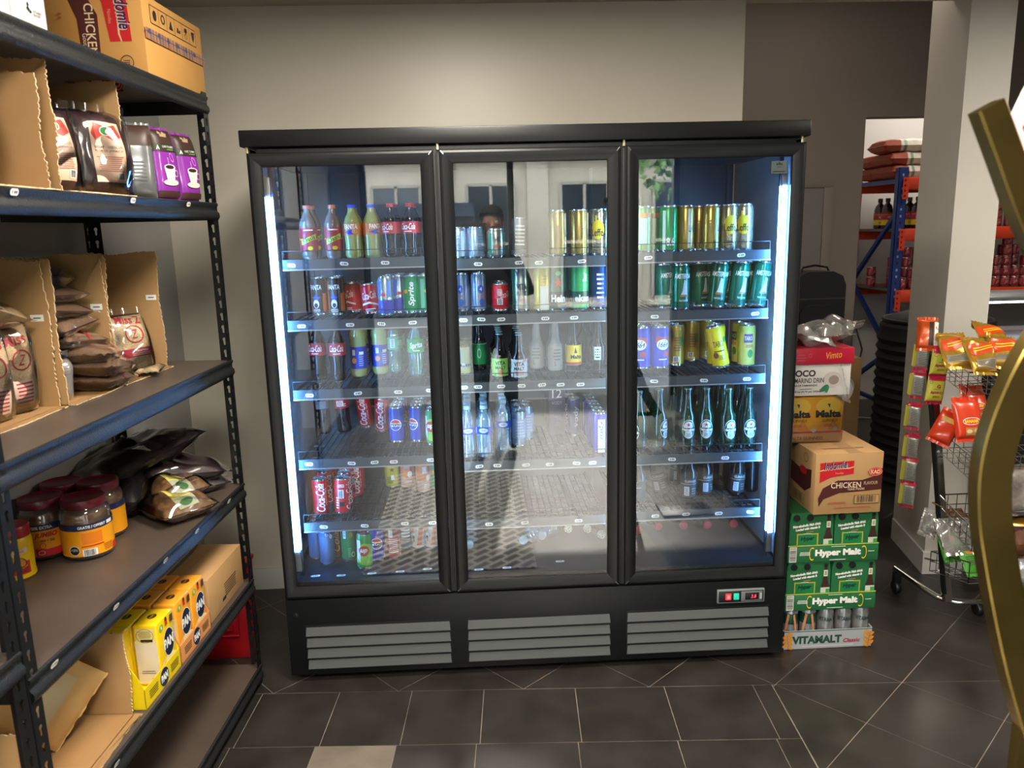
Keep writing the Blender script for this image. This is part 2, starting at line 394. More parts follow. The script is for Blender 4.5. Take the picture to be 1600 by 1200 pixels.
# the base panel with its three grilles
BP = MB(); BP.rbox(-FX, FX, 0.0, 0.10, 0.028, 0.333, BLACK, 0.004); bp = BP.build('base_panel', G)
for x0, x1 in ((-0.872, -0.335), (-0.27, 0.269), (0.333, 0.878)):
    m = MB(); m.box(x0-0.002, x1+0.002, -0.001, 0.0, 0.050, 0.232, BLACK2)
    for k in range(4):
        z = 0.058+k*0.0445
        m.add([(x0, -0.010, z), (x1, -0.010, z), (x1-0.003, -0.003, z+0.033), (x0+0.003, -0.003, z+0.033), (x0, -0.001, z-0.004), (x1, -0.001, z-0.004)],
              [(0, 1, 2, 3), (4, 5, 1, 0)], LOUV)
    m.build('louver_grille', bp)
for x in (-0.90, -0.42, 0.42, 0.90):
    for y in (0.09, 0.62): m = MB(); m.lathe([(0.0, 0), (0.024, 0), (0.024, 0.012), (0.01, 0.014), (0.01, 0.05)], BLACK2, 12, Matrix.Translation((x, y, 0))); m.build('foot', G)
m = MB(); m.lathe([(0, 0), (0.009, 0), (0.009, 0.003), (0, 0.004)], BLACK2, 12, Matrix.Translation((-0.905, -0.0, 0.275)) @ Matrix.Rotation(PI/2, 4, 'X')); m.build('screw_cap', G)
# control unit
m = MB(); m.rbox(0.676, 0.858, -0.009, 0.002, 0.248, 0.303, mat('control_bezel', C('8d9295'), 0.4, 0.3), 0.003); m.rbox(0.681, 0.853, -0.011, -0.006, 0.253, 0.298, BLACK2, 0.002)
ctl = m.build('control_panel', G)
m = MB(); m.rbox(0.706, 0.728, -0.016, -0.010, 0.264, 0.290, mat('button_red_lit', C('c41e2a'), 0.3, emit=((1, 0.05, 0.06), 0.8)), 0.003)
decor(m, [('lines', 0, 0, 0.014, 0.016, 3, WHITE)], planemap((0.717, -0.0162, 0.277), (1, 0, 0), (0, 0, 1))); m.build('red_switch', ctl)
m = MB(); m.rbox(0.737, 0.758, -0.016, -0.010, 0.264, 0.290, mat('button_green_lit', C('139c7c'), 0.3, emit=((0.05, 0.8, 0.5), 0.5)), 0.003); m.build('green_switch', ctl)
m = MB(); m.rbox(0.766, 0.848, -0.014, -0.010, 0.256, 0.296, mat('display_bezel', C('6e7376'), 0.4), 0.002); m.rbox(0.781, 0.833, -0.0155, -0.013, 0.263, 0.291, BLACK2, 0.001)
decor(m, [('text', '3.8', 0.006, 0, 0.020, 0.014, mat('led_digits', (1, 0.05, 0.08), 0.5, emit=((1, 0.04, 0.10), 2.0)), {'shear': 0.2})], planemap((0.807, -0.0157, 0.277), (1, 0, 0), (0, 0, 1)))
decor(m, [('lines', 0, 0, 0.008, 0.024, 4, WHITE)], planemap((0.841, -0.0145, 0.277), (1, 0, 0), (0, 0, 1))); m.build('temperature_display', ctl)

def mitre(mb, x0, x1, z0, z1, prof, mt):
    n = len(prof); vs = []
    for ins, y in prof: vs += [(x0+ins, y, z0+ins), (x1-ins, y, z0+ins), (x1-ins, y, z1-ins), (x0+ins, y, z1-ins)]
    fs = [(i*4+k, i*4+(k+1) % 4, (i+1)*4+(k+1) % 4, (i+1)*4+k) for i in range(n-1) for k in range(4)]
    mb.add(vs, fs, mt)
for k, (x0, x1) in enumerate(((-0.938, -0.326), (-0.305, 0.304), (0.324, 0.940))):
    dm = MB(); mitre(dm, x0, x1, 0.338, 1.925, [(0.004, 0.018), (0.0, 0.014), (0.0, 0.003), (0.003, 0.0), (0.010, -0.002), (0.018, -0.001), (0.042, 0.009), (0.0445, 0.013), (0.0445, 0.022)], BLACK)
    d = dm.build('glass_door', G, angle=20)
    m = MB(); m.box(x0+0.04, x1-0.04, 0.012, 0.017, 0.338+0.04, 1.925-0.04, GLASS); m.build('glass_pane', d, smooth=False)
    m = MB(); mitre(m, x0+0.006, x1-0.006, 0.344, 1.919, [(0.0, 0.0185), (0.0, 0.030), (0.02, 0.030), (0.02, 0.0185)], BLACK2); m.build('door_gasket', d)
    cz = (0.338, 1.925)
    for zz in cz:       # pale corner keys at the mitres
        for xx in (x0, x1):
            if (k == 0 and xx == x0) or (k == 2 and xx == x1): continue
            sx = 1 if xx == x0 else -1; sz = 1 if zz == 0.338 else -1
            m = MB(); m.tube([(xx+sx*0.004, -0.0005, zz+sz*0.004), (xx+sx*0.014, -0.0035, zz+sz*0.016)], 0.0018, ALU, 6); m.build('corner_key', d)
m = MB()
for x in (-0.3155, 0.314):
    m.box(x-0.010, x+0.010, 0.012, 0.05, 0.338, 1.93, BLACK2); m.tube([(x+0.0, 0.004, 0.345), (x+0.0, 0.004, 1.918)], 0.003, mat('hinge_line', C('4a4d50'), 0.3, 0.6), 6)
m.build('mullion', G)
for x in (-0.935, -0.31, 0.315, 0.925):
    m = MB(); m.lathe([(0.0, 0), (0.005, 0), (0.005, 0.02), (0.0, 0.02)], mat('brass_pin', C('c9c6a0'), 0.3, 0.7), 10, Matrix.Translation((x, 0.004, 1.925))); m.build('hinge_pin', G)
# LED tubes: one at each outer side, one on each mullion facing the middle bay
LED = mat('led_blue_white', (1, 1, 1), 0.4, emit=((0.13, 0.43, 1.0), 105.0))
LEDM = mat('led_mullion', (1, 1, 1), 0.4, emit=((0.45, 0.72, 1.0), 45.0))
for x, s, mt, w in ((-0.888, 1, LED, 0.0112), (0.884, -1, LED, 0.0112), (-0.300, 1, LEDM, 0.006), (0.300, -1, LEDM, 0.006)):
    m = MB(); m.rbox(x-0.010, x+0.010, 0.036, 0.046, 0.43, 1.85, mat('led_holder', C('aeb6bd'), 0.35, 0.4), 0.002)
    l = m.build('led_light', G); m = MB()
    m.rbox(x-w, x+w, 0.045, 0.058, 0.51, 1.785, mt, 0.003)
    if mt is LED: m.rbox(x-w*0.8, x+w*0.8, 0.031, 0.037, 0.51, 1.785, mt, 0.002)
    m.build('light_tube', l)
# pilasters that carry the shelves
for x in (-0.885, -0.300, 0.300, 0.885):
    for y in (0.075, 0.655):
        m = MB(); m.box(x-0.006, x+0.006, y-0.004, y+0.004, 0.40, 1.90, mat('pilaster_grey', C('3c4146'), 0.4, 0.5)); m.build('shelf_pilaster', G)
TAGM = mat('price_tag_white', C('f2f2ee'), 0.5)
def price_tag(parent, mapf, T=None, w=0.030, h=0.013, loc=None, rot=None):
    m = MB(); c = 0.004
    pts = [(-w/2+c, -h/2), (w/2-c, -h/2), (w/2, -h/2+c), (w/2, h/2-c), (w/2-c, h/2), (-w/2+c, h/2), (-w/2, h/2-c), (-w/2, -h/2+c)]
    decor(m, [('poly', pts, TAGM), ('rect', -0.006, 0, 0.003, 0.005, ink('4a4a4a')), ('rect', 0.001, 0, 0.004, 0.0055, ink('4a4a4a')), ('rect', 0.0065, 0, 0.004, 0.0055, ink('4a4a4a'))], mapf, e0=0.0008)
    o = m.build('price_tag', parent, smooth=False)
    return o
BAYS = {'L': (-0.872, -0.318, [1.572, 1.358, 1.105, 0.843, 0.597]), 'M': (-0.272, 0.268, [1.559, 1.360, 1.113, 0.811, 0.583]), 'R': (0.330, 0.866, [1.565, 1.354, 1.112, 0.811, 0.588])}
SZ = {}
TAGS = {'L': [[455, 538, 602], [471, 547, 596, 645], [483, 559, 622, 672], [482, 549, 585, 615, 673], [506, 570, 633, 676]],
        'M': [[747, 811, 842, 909], [724, 752, 783, 852, 897], [722, 747, 783, 815, 847, 876, 907], [749, 777, 822, 859, 901, 926], [764, 820, 904]],
        'R': [[1013, 1158], [1023, 1180], [1022, 1100, 1167], [1050, 1133], [1024, 1072, 1123, 1172]]}
WIRE = mat('shelf_wire_black', C('24282c'), 0.35, 0.4)
RAILM = mat('shelf_rail_grey', C('4d5459'), 0.36, 0.55)
for b, (x0, x1, zs) in BAYS.items():
    for i, zt in enumerate(zs):
        zf = zt-0.006; SZ[b, i] = zf+0.002
        m = MB(); n = 23
        for k in range(n): x = x0+0.012+(x1-x0-0.024)*k/(n-1); m.bar((x, 0.10, zf-0.0005), (x, 0.62, zf-0.0005), 0.0032, WIRE)
        for y in (0.16, 0.32, 0.48, 0.615): m.bar((x0, y, zf-0.004), (x1, y, zf-0.004), 0.005, WIRE)
        m.bar((x0+0.003, 0.1, zf-0.004), (x0+0.003, 0.65, zf-0.004), 0.006, WIRE); m.bar((x1-0.003, 0.1, zf-0.004), (x1-0.003, 0.65, zf-0.004), 0.006, WIRE)
        if i == 4 or (b == 'M' and i == 3):
            for y in [0.13+0.04*q for q in range(12)]: m.bar((x0, y, zf-0.003), (x1, y, zf-0.003), 0.003, WIRE)
        sh = m.build('wire_shelf', G, smooth=False)
        m = MB(); m.prism([(x0, zt-0.036), (x1, zt-0.036), (x1, zt), (x0, zt)], 0.096, 0.102, RAILM)
        m.box(x0, x1, 0.093, 0.096, zt-0.0375, zt-0.033, ALU); m.box(x0, x1, 0.094, 0.097, zt-0.003, zt+0.0005, RAILM)
        m.build('shelf_rail', sh, smooth=False)
        m = MB(); m.bar((x0, 0.103, zt+0.030), (x1, 0.103, zt+0.030), 0.0028, WIRE)
        for k in range(9): x = x0+(x1-x0)*k/8; m.bar((x, 0.103, zt-0.004), (x, 0.103, zt+0.030), 0.0022, WIRE)
        m.build('guard_wire', sh, smooth=False)
        for px in TAGS[b][i]:
            X = at(px, 500 if b == 'L' else 600, 1, 0.095)[0]
            py = {'L': [414, 507, 609, 716, 823], 'M': [409, 497, 601, 726, 813], 'R': [401, 488, 592, 714, 800]}[b][i]
            P = at(px, py, 1, 0.0955); P.x = min(max(P.x, x0+0.018), x1-0.018)
            price_tag(sh, planemap((P.x, 0.0955, zt-0.018+random.uniform(-0.002, 0.002)), (1, 0, random.uniform(-0.1, 0.1)), (0, 0, 1)))
SZ.update({('L', 5): 0.3955, ('M', 5): 0.3955, ('R', 5): 0.3955})
for px, py in ((493, 900), (533, 899), (581, 896), (625, 893), (668, 889), (748, 890), (792, 887), (875, 877)):
    P = at(px, py, 2, 0.396); price_tag(G, planemap((P.x, P.y, 0.3953), (1, 0.05, 0), (0, 1, 0)), w=0.034, h=0.016)
# maker's frost sticker on the glass near the top of the door by the box stack
m = MB(); decor(m, [('rect', 0, 0, 0.055, 0.042, mat('sticker_grey', C('4c5658'), 0.5)), ('text', '*', 0, 0.006, 0.022, 0.022, BLACK2, {'bold': 0.03}), ('lines', 0, -0.014, 0.045, 0.006, 1, BLACK2)], planemap((0.852, 0.0118, 1.845), (1, 0, 0), (0, 0, 1))); m.build('door_sticker', G, smooth=False)
# ------------------------------------------------------------------ drinks: every kind is built once, every can or bottle is an object of its own
STEEL = mat('can_end_steel', C('c9cdd0'), 0.22, 0.9)
W_ = ink('f4f4f0'); K_ = ink('141414'); R_ = ink('c8141e'); Y_ = ink('f2c81e'); G_ = ink('0a7a3c'); B_ = ink('1440a8')
KIND = {}
def V(*a): return a
def can_kind(key, r, h, body, specs, desc, cat='can', L=0.012, lid=STEEL, name='drink_can', neck=None):
    m = MB(); nk = neck or body
    m.lathe([(r*0.70, 0.003), (r*0.80, 0.0, STEEL), (r*0.96, 0.004, STEEL), (r, 0.011, body), (r, h-0.014, nk), (r*0.90, h-0.005)], body, 24)
    decor(m, specs, cylmap(r), L)
    n = MB(); n.lathe([(r*0.90, h-0.005), (r*0.885, h-0.002), (r*0.905, h), (r*0.86, h+0.0002), (r*0.83, h-0.006), (0.0, h-0.006)], lid, 24)
    n.rbox(-0.008, 0.008, -0.012, 0.012, h-0.0055, h-0.004, lid, 0.0007, seg=1)
    KIND[key] = dict(parts=[('can_body', m.mesh('can_body'), None), ('can_lid', n.mesh('can_lid'), None)], r=r, h=h, desc=desc, cat=cat, name=name)
def bottle_kind(key, prof, body, cap, capz, specs, desc, r_lab, cap_r=0.0145, liquid=None, name='drink_bottle', L=0.010, lab=None, cap_h=0.016, ribs=None, neckpart=None):
    R = max(p[0] for p in prof); H = capz+cap_h
    m = MB(); m.lathe(prof, body, 24)
    parts = [('bottle_body', m.mesh('bottle_body', angle=60), None)]
    if liquid:
        q = MB(); lv = liquid[1]; pr = [(max(p[0]-0.0016, 0.0), p[1]+0.001) for p in prof if p[1] < lv]
        pr.append((pr[-1][0], lv)); pr.append((0.0, lv)); q.lathe(pr, liquid[0], 20); parts.append(('liquid', q.mesh('liquid', angle=60), None))
    c = MB(); c.lathe([(0.0, capz), (cap_r, capz), (cap_r, capz+cap_h*0.25), (cap_r*0.98, capz+cap_h*0.9), (cap_r*0.85, capz+cap_h), (0, capz+cap_h)], cap, 18)
    parts.append(('bottle_cap', c.mesh('bottle_cap'), None))
    if lab:
        z0, z1, lm = lab; lb = MB(); lb.lathe([(r_lab+0.0004, z0), (r_lab+0.0008, z0), (r_lab+0.0008, z1), (r_lab+0.0004, z1)], lm, 24)
        decor(lb, specs, cylmap(r_lab+0.0008), L); parts.append(('label', lb.mesh('label'), None))
    elif specs:
        lb = MB(); decor(lb, specs, cylmap(r_lab), L); parts.append(('label', lb.mesh('label'), None))
    if neckpart:
        z0, z1, rr, nm, sp = neckpart; lb = MB(); lb.lathe([(rr[0], z0), (rr[1], z1)], nm, 20); decor(lb, sp, cylmap(rr[0]), L); parts.append(('neck_label', lb.mesh('neck_label'), None))
    KIND[key] = dict(parts=parts, r=R, h=H, desc=desc, cat='bottle', name=name)

SL, ST, TL = (0.029, 0.145), (0.033, 0.116), (0.033, 0.168)
v = PI/2
coke = paint('c8101c'); blackp = paint('17181b'); goldp = paint('b59a4c', 0.25, 0.6); silver = paint('b9bfc4', 0.25, 0.7)
can_kind('fanta_dark', *SL, blackp, [('rect', -0.030, 0.07, 0.022, 0.12, ink('d4541c')), ('rect', 0.034, 0.05, 0.016, 0.07, ink('d4641c')), ('text', 'FANTA', 0.0, 0.108, 0.046, 0.018, W_, {'bold': 0.03, 'shear': 0.1}), ('star', 0.0, 0.066, 0.020, 0, ink('2340b4')), ('ell', 0.0, 0.045, 0.011, 0.016, W_), ('ell', 0.0, 0.040, 0.007, 0.009, K_), ('lines', 0.0, 0.020, 0.03, 0.014, 3, W_)], 'black and orange soda can')
can_kind('coke_std', *ST, coke, [('text', 'Coca-Cola', 0.0, 0.072, 0.058, 0.028, W_, {'shear': 0.35, 'bold': 0.01, 'rot': 0.12}), ('poly', [(-0.035, 0.034), (0.0, 0.042), (0.035, 0.030), (0.035, 0.037), (0.0, 0.049), (-0.035, 0.041)], W_), ('lines', 0.0, 0.018, 0.04, 0.012, 2, W_)], 'short red cola can')
can_kind('coke_back', *ST, coke, [('text', 'Coca-Cola', 0.026, 0.072, 0.05, 0.026, W_, {'shear': 0.35, 'rot': 0.12}), ('rect', 0.0, 0.042, 0.022, 0.026, W_), ('bars', 0.0, 0.042, 0.018, 0.022, K_), ('lines', 0, 0.08, 0.02, 0.03, 5, W_)], 'short red cola can showing its barcode')
can_kind('coke_slim', *SL, coke, [('text', 'Coca-Cola', 0.0, 0.074, 0.112, 0.034, W_, {'shear': 0.35, 'bold': 0.015, 'rot': v}), ('text', 'ORIGINAL TASTE', 0.023, 0.075, 0.07, 0.006, W_, {'rot': v})], 'slim red cola can with upright script')
can_kind('coke_slim_back', *SL, coke, [('rect', -0.004, 0.085, 0.022, 0.034, W_), ('bars', -0.004, 0.085, 0.018, 0.028, K_), ('lines', -0.002, 0.118, 0.026, 0.014, 3, W_), ('rect', 0.0, 0.045, 0.018, 0.018, K_), ('text', 'Coca-Cola', 0.032, 0.074, 0.11, 0.03, W_, {'shear': 0.35, 'rot': v}), ('lines', -0.018, 0.05, 0.01, 0.05, 5, W_)], 'slim red cola can turned to its barcode')
can_kind('silver_blue', *SL, silver, [('poly', [(-0.045, 0.010), (0.045, 0.010), (0.045, 0.055), (0.0, 0.062), (-0.045, 0.050)], ink('3b35a0')), ('poly', [(-0.030, 0.07), (-0.010, 0.07), (-0.006, 0.13), (-0.026, 0.13)], ink('4a6fd0')), ('poly', [(0.012, 0.07), (0.03, 0.07), (0.03, 0.13), (0.014, 0.13)], ink('6f8fd8')), ('ell', 0.0, 0.078, 0.010, 0.006, ink('d22a2e'))], 'slim silver and blue energy drink can')
can_kind('sprite', *SL, paint('1c9a52'), [('text', 'Sprite', 0.012, 0.075, 0.09, 0.028, W_, {'shear': 0.2, 'bold': 0.03, 'rot': v}), ('ell', -0.012, 0.085, 0.008, 0.008, Y_), ('rect', -0.028, 0.075, 0.014, 0.11, ink('7fcf9f'))], 'slim green lemon soda can')
PEP = [('ell', 0.0, 0.088, 0.0235, 0.0235, W_), ('ell', 0.0, 0.0885, 0.0205, 0.0205, ink('c81a2c'), {'from': 0.0, 'to': 0.5}), ('ell', 0.0, 0.0875, 0.0205, 0.0205, ink('1b4ab8'), {'from': 0.5, 'to': 1.0}), ('rect', 0.0, 0.088, 0.046, 0.015, W_), ('text', 'PEPSI', 0.0, 0.088, 0.040, 0.010, K_, {'bold': 0.04})]
can_kind('pepsi', *SL, paint('1230a0'), [('ell', 0.0, 0.075, 0.0235, 0.0235, W_)]+[tuple([s[0], s[1], s[2]-0.013]+list(s[3:])) if s[0] != 'text' else ('text', 'PEPSI', 0.0, 0.075, 0.040, 0.010, K_, {'bold': 0.04}) for s in PEP[1:]], 'slim blue cola can with round emblem')
can_kind('sevenup', *SL, paint('1e9248'), [('poly', [(-0.045, 0.03), (0.045, 0.012), (0.045, 0.095), (0.0, 0.110), (-0.020, 0.10)], ink('86c53c')), ('poly', [(-0.032, 0.05), (-0.014, 0.03), (-0.014, 0.12), (-0.032, 0.12)], W_), ('ell', 0.0, 0.078, 0.021, 0.021, ink('c01824')), ('text', 'up', 0.0, 0.077, 0.024, 0.019, W_, {'bold': 0.04, 'shear': 0.15})], 'slim green and lime soda can')
can_kind('sprite_bottom', *SL, paint('0f7a40'), [('rect', -0.005, 0.115, 0.012, 0.036, W_), ('text', 'Z', -0.005, 0.115, 0.007, 0.016, G_), ('ell', 0.020, 0.11, 0.008, 0.012, ink('a8902c')), ('lines', 0.012, 0.04, 0.012, 0.04, 6, ink('7fbf9a')), ('ring', 0.026, 0.03, 0.007, 0.010, W_)], 'dark green soda can')
can_kind('yellow_mix', *SL, paint('c9b81c'), [('poly', [(-0.045, 0.10), (-0.01, 0.10), (0.005, 0.14), (-0.045, 0.14)], ink('e0701c')), ('lines', 0, 0.04, 0.03, 0.03, 5, ink('4c4a10')), ('star', 0.010, 0.085, 0.012, 0, ink('3c4a14')), ('rect', 0.012, 0.05, 0.012, 0.02, W_)], 'slim yellow citrus can')
can_kind('orange_can', *SL, paint('e0702c'), [('rect', 0, 0.03, 0.09, 0.045, ink('e8a080')), ('rect', -0.010, 0.10, 0.016, 0.026, ink('a8c4d8')), ('text', 'FANTA', 0.012, 0.10, 0.05, 0.014, ink('2340b4'), {'rot': v, 'bold': 0.03}), ('ell', 0.006, 0.065, 0.010, 0.014, W_), ('lines', 0, 0.03, 0.03, 0.02, 3, W_)], 'slim orange soda can')
can_kind('fanta_white', *SL, paint('c9cdd2'), [('text', 'FANTA', -0.002, 0.115, 0.044, 0.016, ink('2340b4'), {'bold': 0.04}), ('poly', [(0.0, 0.02), (0.02, 0.02), (0.03, 0.11), (0.012, 0.10)], ink('e0601c')), ('ell', -0.012, 0.05, 0.010, 0.022, W_), ('ell', -0.012, 0.048, 0.006, 0.012, K_), ('poly', [(-0.03, 0.07), (-0.01, 0.08), (-0.004, 0.10), (-0.028, 0.09)], ink('e0801c'))], 'pale soda can with orange figure')
can_kind('red_clear', *SL, paint('a84652'), [('rect', -0.010, 0.11, 0.016, 0.03, W_), ('lines', 0, 0.06, 0.04, 0.06, 8, W_)], 'faded red drink can')
can_kind('grey_can', *SL, paint('7c848c', 0.3, 0.4), [('lines', 0, 0.08, 0.04, 0.08, 6, W_)], 'plain grey drink can')
can_kind('blue_grey', *SL, paint('6482b0', 0.3, 0.4), [('rect', 0.0, 0.128, 0.08, 0.014, ink('3c5a98')), ('text', 'bi', 0.0, 0.128, 0.02, 0.012, W_), ('ell', 0.012, 0.118, 0.007, 0.009, W_)], 'speckled blue drink can')
can_kind('brown_can', *SL, paint('4a3028'), [('text', 'Cola', 0.0, 0.07, 0.08, 0.026, ink('c8a070'), {'rot': v, 'shear': 0.3})], 'brown drink can')
can_kind('k_silver', *ST, paint('9fb4c8', 0.25, 0.6), [('lines', 0, 0.06, 0.04, 0.06, 6, ink('6a86a8')), ('rect', 0.018, 0.057, 0.012, 0.09, ink('c8d8e4'))], 'short silver blue beer can')
can_kind('k_round', *SL, paint('9aa6c0', 0.25, 0.5), [('ell', 0.0, 0.085, 0.012, 0.016, ink('2a4a9c')), ('text', '4', 0, 0.085, 0.008, 0.014, W_), ('ell', 0.004, 0.035, 0.010, 0.014, ink('24549c')), ('lines', 0, 0.06, 0.03, 0.01, 2, ink('a84a5a'))], 'silver can with round blue emblem')
can_kind('green_silver', 0.033, 0.108, paint('a9b4ac', 0.22, 0.7), [('rect', -0.030, 0.053, 0.014, 0.08, ink('0f7a48')), ('rect', 0.034, 0.053, 0.018, 0.08, ink('0f7a48')), ('text', 'HK', 0.0, 0.068, 0.024, 0.02, K_, {'bold': 0.03}), ('lines', 0.0, 0.045, 0.03, 0.012, 2, R_)], 'silver beer can with green sides')
can_kind('vita_can', *TL, paint('a9b0b0', 0.22, 0.7), [('rect', -0.034, 0.085, 0.018, 0.15, ink('0f5a3c')), ('rect', 0.036, 0.085, 0.016, 0.15, ink('0f5a3c')), ('text', 'VITA', 0.0, 0.092, 0.040, 0.022, K_, {'bold': 0.03}), ('text', 'MALT', 0.0, 0.068, 0.040, 0.018, K_, {'bold': 0.03}), ('text', 'Classic', 0.0, 0.045, 0.034, 0.012, R_, {'shear': 0.3})], 'silver and green malt drink can')
can_kind('yellow_tall', *TL, paint('c4a81c', 0.25, 0.3), [('rect', 0.0, 0.05, 0.034, 0.09, ink('d8d8cc')), ('lines', 0, 0.12, 0.02, 0.03, 3, ink('7a6410'))], 'tall yellow beer can')
can_kind('heineken_dark', *TL, paint('12502e'), [('star', 0.0, 0.105, 0.020, 0, ink('c83228')), ('rect', 0, 0.05, 0.11, 0.045, ink('101a14')), ('text', 'Hein', 0.0, 0.048, 0.056, 0.028, W_, {'bold': 0.04}), ('ell', 0.0, 0.14, 0.010, 0.008, ink('3cae5c'))], 'tall dark green beer can with red star')
can_kind('heineken_light', *TL, paint('2faa5c'), [('rect', 0, 0.05, 0.11, 0.045, ink('0c4a2a')), ('text', 'eken', 0.0, 0.048, 0.060, 0.026, W_, {'bold': 0.04}), ('text', 'Beer', 0.008, 0.125, 0.03, 0.018, W_, {'rot': v})], 'tall bright green beer can')
can_kind('blue_tall', *TL, paint('1c3c78', 0.25, 0.4), [('rect', 0.010, 0.09, 0.010, 0.14, ink('4c86d8')), ('lines', 0, 0.09, 0.03, 0.1, 6, W_)], 'tall dark blue can')
LEF = [('ell', 0.006, 0.095, 0.024, 0.034, ink('e0c020')), ('text', 'Leffe', 0.004, 0.085, 0.044, 0.026, K_, {'bold': 0.02}), ('rect', 0.0, 0.135, 0.006, 0.018, ink('e0c020')), ('lines', 0, 0.03, 0.03, 0.02, 3, ink('6a6450'))]
can_kind('leffe', *TL, paint('b3aa88', 0.22, 0.75), LEF, 'tall gold beer can with yellow window')
can_kind('leffe_side', *TL, goldp, [('rect', 0.02, 0.085, 0.010, 0.14, ink('e8e0c0')), ('lines', -0.006, 0.09, 0.02, 0.05, 5, ink('6a5420')), ('text', 'Leffe', 0.034, 0.085, 0.03, 0.024, K_)], 'tall gold beer can turned aside')
can_kind('pale_green', *TL, paint('7fae5c', 0.25, 0.3), [('rect', 0.0, 0.135, 0.11, 0.016, ink('d88a3c')), ('rect', 0.0, 0.08, 0.03, 0.09, ink('c4d8b8'))], 'tall pale green can with orange band')
can_kind('green_white', *TL, paint('2f9a48', 0.25, 0.3), [('rect', -0.018, 0.08, 0.012, 0.14, ink('d8e8d8')), ('text', '8.6', 0.006, 0.04, 0.03, 0.03, W_, {'bold': 0.03})], 'tall green beer can with pale stripe')
can_kind('amsterdam', *TL, paint('0c6a4e', 0.2, 0.3), [('text', 'AMSTERDAM', 0.0, 0.125, 0.072, 0.018, W_, {'bold': 0.02}), ('poly', [(-0.012, 0.055), (0.016, 0.055), (0.013, 0.064), (0.010, 0.108), (0.0, 0.112), (-0.006, 0.07)], ink('c8d4cc')), ('poly', [(-0.014, 0.05), (0.018, 0.05), (0.014, 0.058), (-0.012, 0.058)], ink('a86a3c')), ('text', 'NAVIGATOR', 0.0, 0.036, 0.034, 0.007, W_), ('rect', 0.042, 0.085, 0.01, 0.14, ink('1c9a70'))], 'tall dark green beer can with white ship')
can_kind('k1664', *TL, paint('1a34c0'), [('poly', [(-0.03, 0.105), (0.03, 0.095), (0.03, 0.125), (-0.03, 0.13)], ink('c83a3c')), ('ell', 0.0, 0.098, 0.0265, 0.021, W_), ('text', '1664', 0.0, 0.098, 0.042, 0.020, ink('16246c'), {'shear': 0.35, 'bold': 0.01}), ('poly', [(0.0, 0.055), (0.024, 0.05), (0.022, 0.074), (0.004, 0.07)], ink('c83a3c')), ('lines', 0, 0.04, 0.04, 0.01, 1, W_)], 'tall blue beer can with white oval')
can_kind('gold_label', *TL, paint('c0a440', 0.25, 0.3), [('rect', -0.006, 0.03, 0.022, 0.022, W_), ('bars', -0.006, 0.03, 0.018, 0.018, K_), ('lines', 0, 0.09, 0.03, 0.06, 6, ink('7a3a28')), ('ell', 0.018, 0.10, 0.012, 0.02, ink('5a7a2c'))], 'tall gold juice can')
can_kind('fruit_yellow', *TL, paint('e8c41c'), [('text', 'TARO', -0.004, 0.098, 0.040, 0.024, ink('5a4a1c'), {'bold': 0.02}), ('ell', 0.026, 0.11, 0.009, 0.012, ink('4a8a2c')), ('rect', -0.004, 0.07, 0.04, 0.004, K_), ('lines', 0.0, 0.045, 0.03, 0.02, 4, ink('8a6a10')), ('ell', -0.02, 0.055, 0.010, 0.012, ink('7a3a1c'))], 'bright yellow fruit drink can')
can_kind('fruit_pale', *TL, paint('d8c860'), [('rect', -0.004, 0.115, 0.034, 0.034, ink('7a4a70')), ('text', 'TARO', -0.004, 0.115, 0.03, 0.016, W_, {'bold': 0.02}), ('ell', 0.004, 0.055, 0.010, 0.016, ink('4a8a3c')), ('lines', 0, 0.085, 0.03, 0.012, 2, R_)], 'pale yellow fruit drink can')
can_kind('water_can', *SL, paint('8fb2d8', 0.22, 0.6), [('rect', 0, 0.075, 0.09, 0.08, ink('7aa0d0')), ('lines', 0, 0.075, 0.04, 0.07, 6, ink('a8c8e8'))], 'slim pale blue can')
can_kind('purple_can', 0.028, 0.160, paint('2c2a6e', 0.22, 0.3), [('text', 'vody', 0.0, 0.085, 0.09, 0.024, ink('c8c4d8'), {'rot': v, 'bold': 0.02})], 'slim dark purple can')
can_kind('purple_front', 0.028, 0.160, paint('3a3ca8', 0.22, 0.3), [('rect', 0.010, 0.07, 0.030, 0.13, ink('c8d4f0')), ('text', 'vody', 0.008, 0.09, 0.08, 0.022, ink('2c2a6e'), {'rot': v})], 'slim purple and white can')
can_kind('jar_can', 0.026, 0.115, paint('c8cba0'), [('rect', 0, 0.040, 0.09, 0.010, ink('20305c')), ('ell', 0, 0.044, 0.006, 0.006, W_), ('rect', 0, 0.018, 0.09, 0.016, ink('d8d080'))], 'small cream jar with gold lid', lid=mat('gold_lid', C('a8925c'), 0.3, 0.7), cat='jar', name='drink_jar')
# PET and glass bottles
def pet(r, h, waist=1.0):
    return [(0.0, 0.004), (r*0.55, 0.0), (r*0.86, 0.004), (r*0.97, 0.018), (r*0.93, 0.035), (r*0.90*waist, h*0.28), (r*0.97, h*0.42), (r, h*0.46), (r, h*0.66), (r*0.96, h*0.70), (r*0.80, h*0.79), (r*0.50, h*0.88), (0.0135, h*0.93), (0.0130, h)]
def longneck(r, h, sh=0.60, nr=0.0135):
    return [(0.0, 0.003), (r*0.8, 0.0), (r*0.97, 0.004), (r, 0.012), (r, h*sh), (r*0.93, h*(sh+0.05)), (r*0.66, h*(sh+0.12)), (nr*1.25, h*(sh+0.20)), (nr, h*0.94), (nr*1.1, h*0.95), (nr*1.1, h)]
COLA = mat('cola_dark', C('140a08'), 0.10, coat=0.2, spec=0.35); PETC = clear('pet_clear', (0.93, 0.95, 0.95), gloss=0.10, rough=0.05, body=0.10, bodycol=(0.8, 0.85, 0.85))
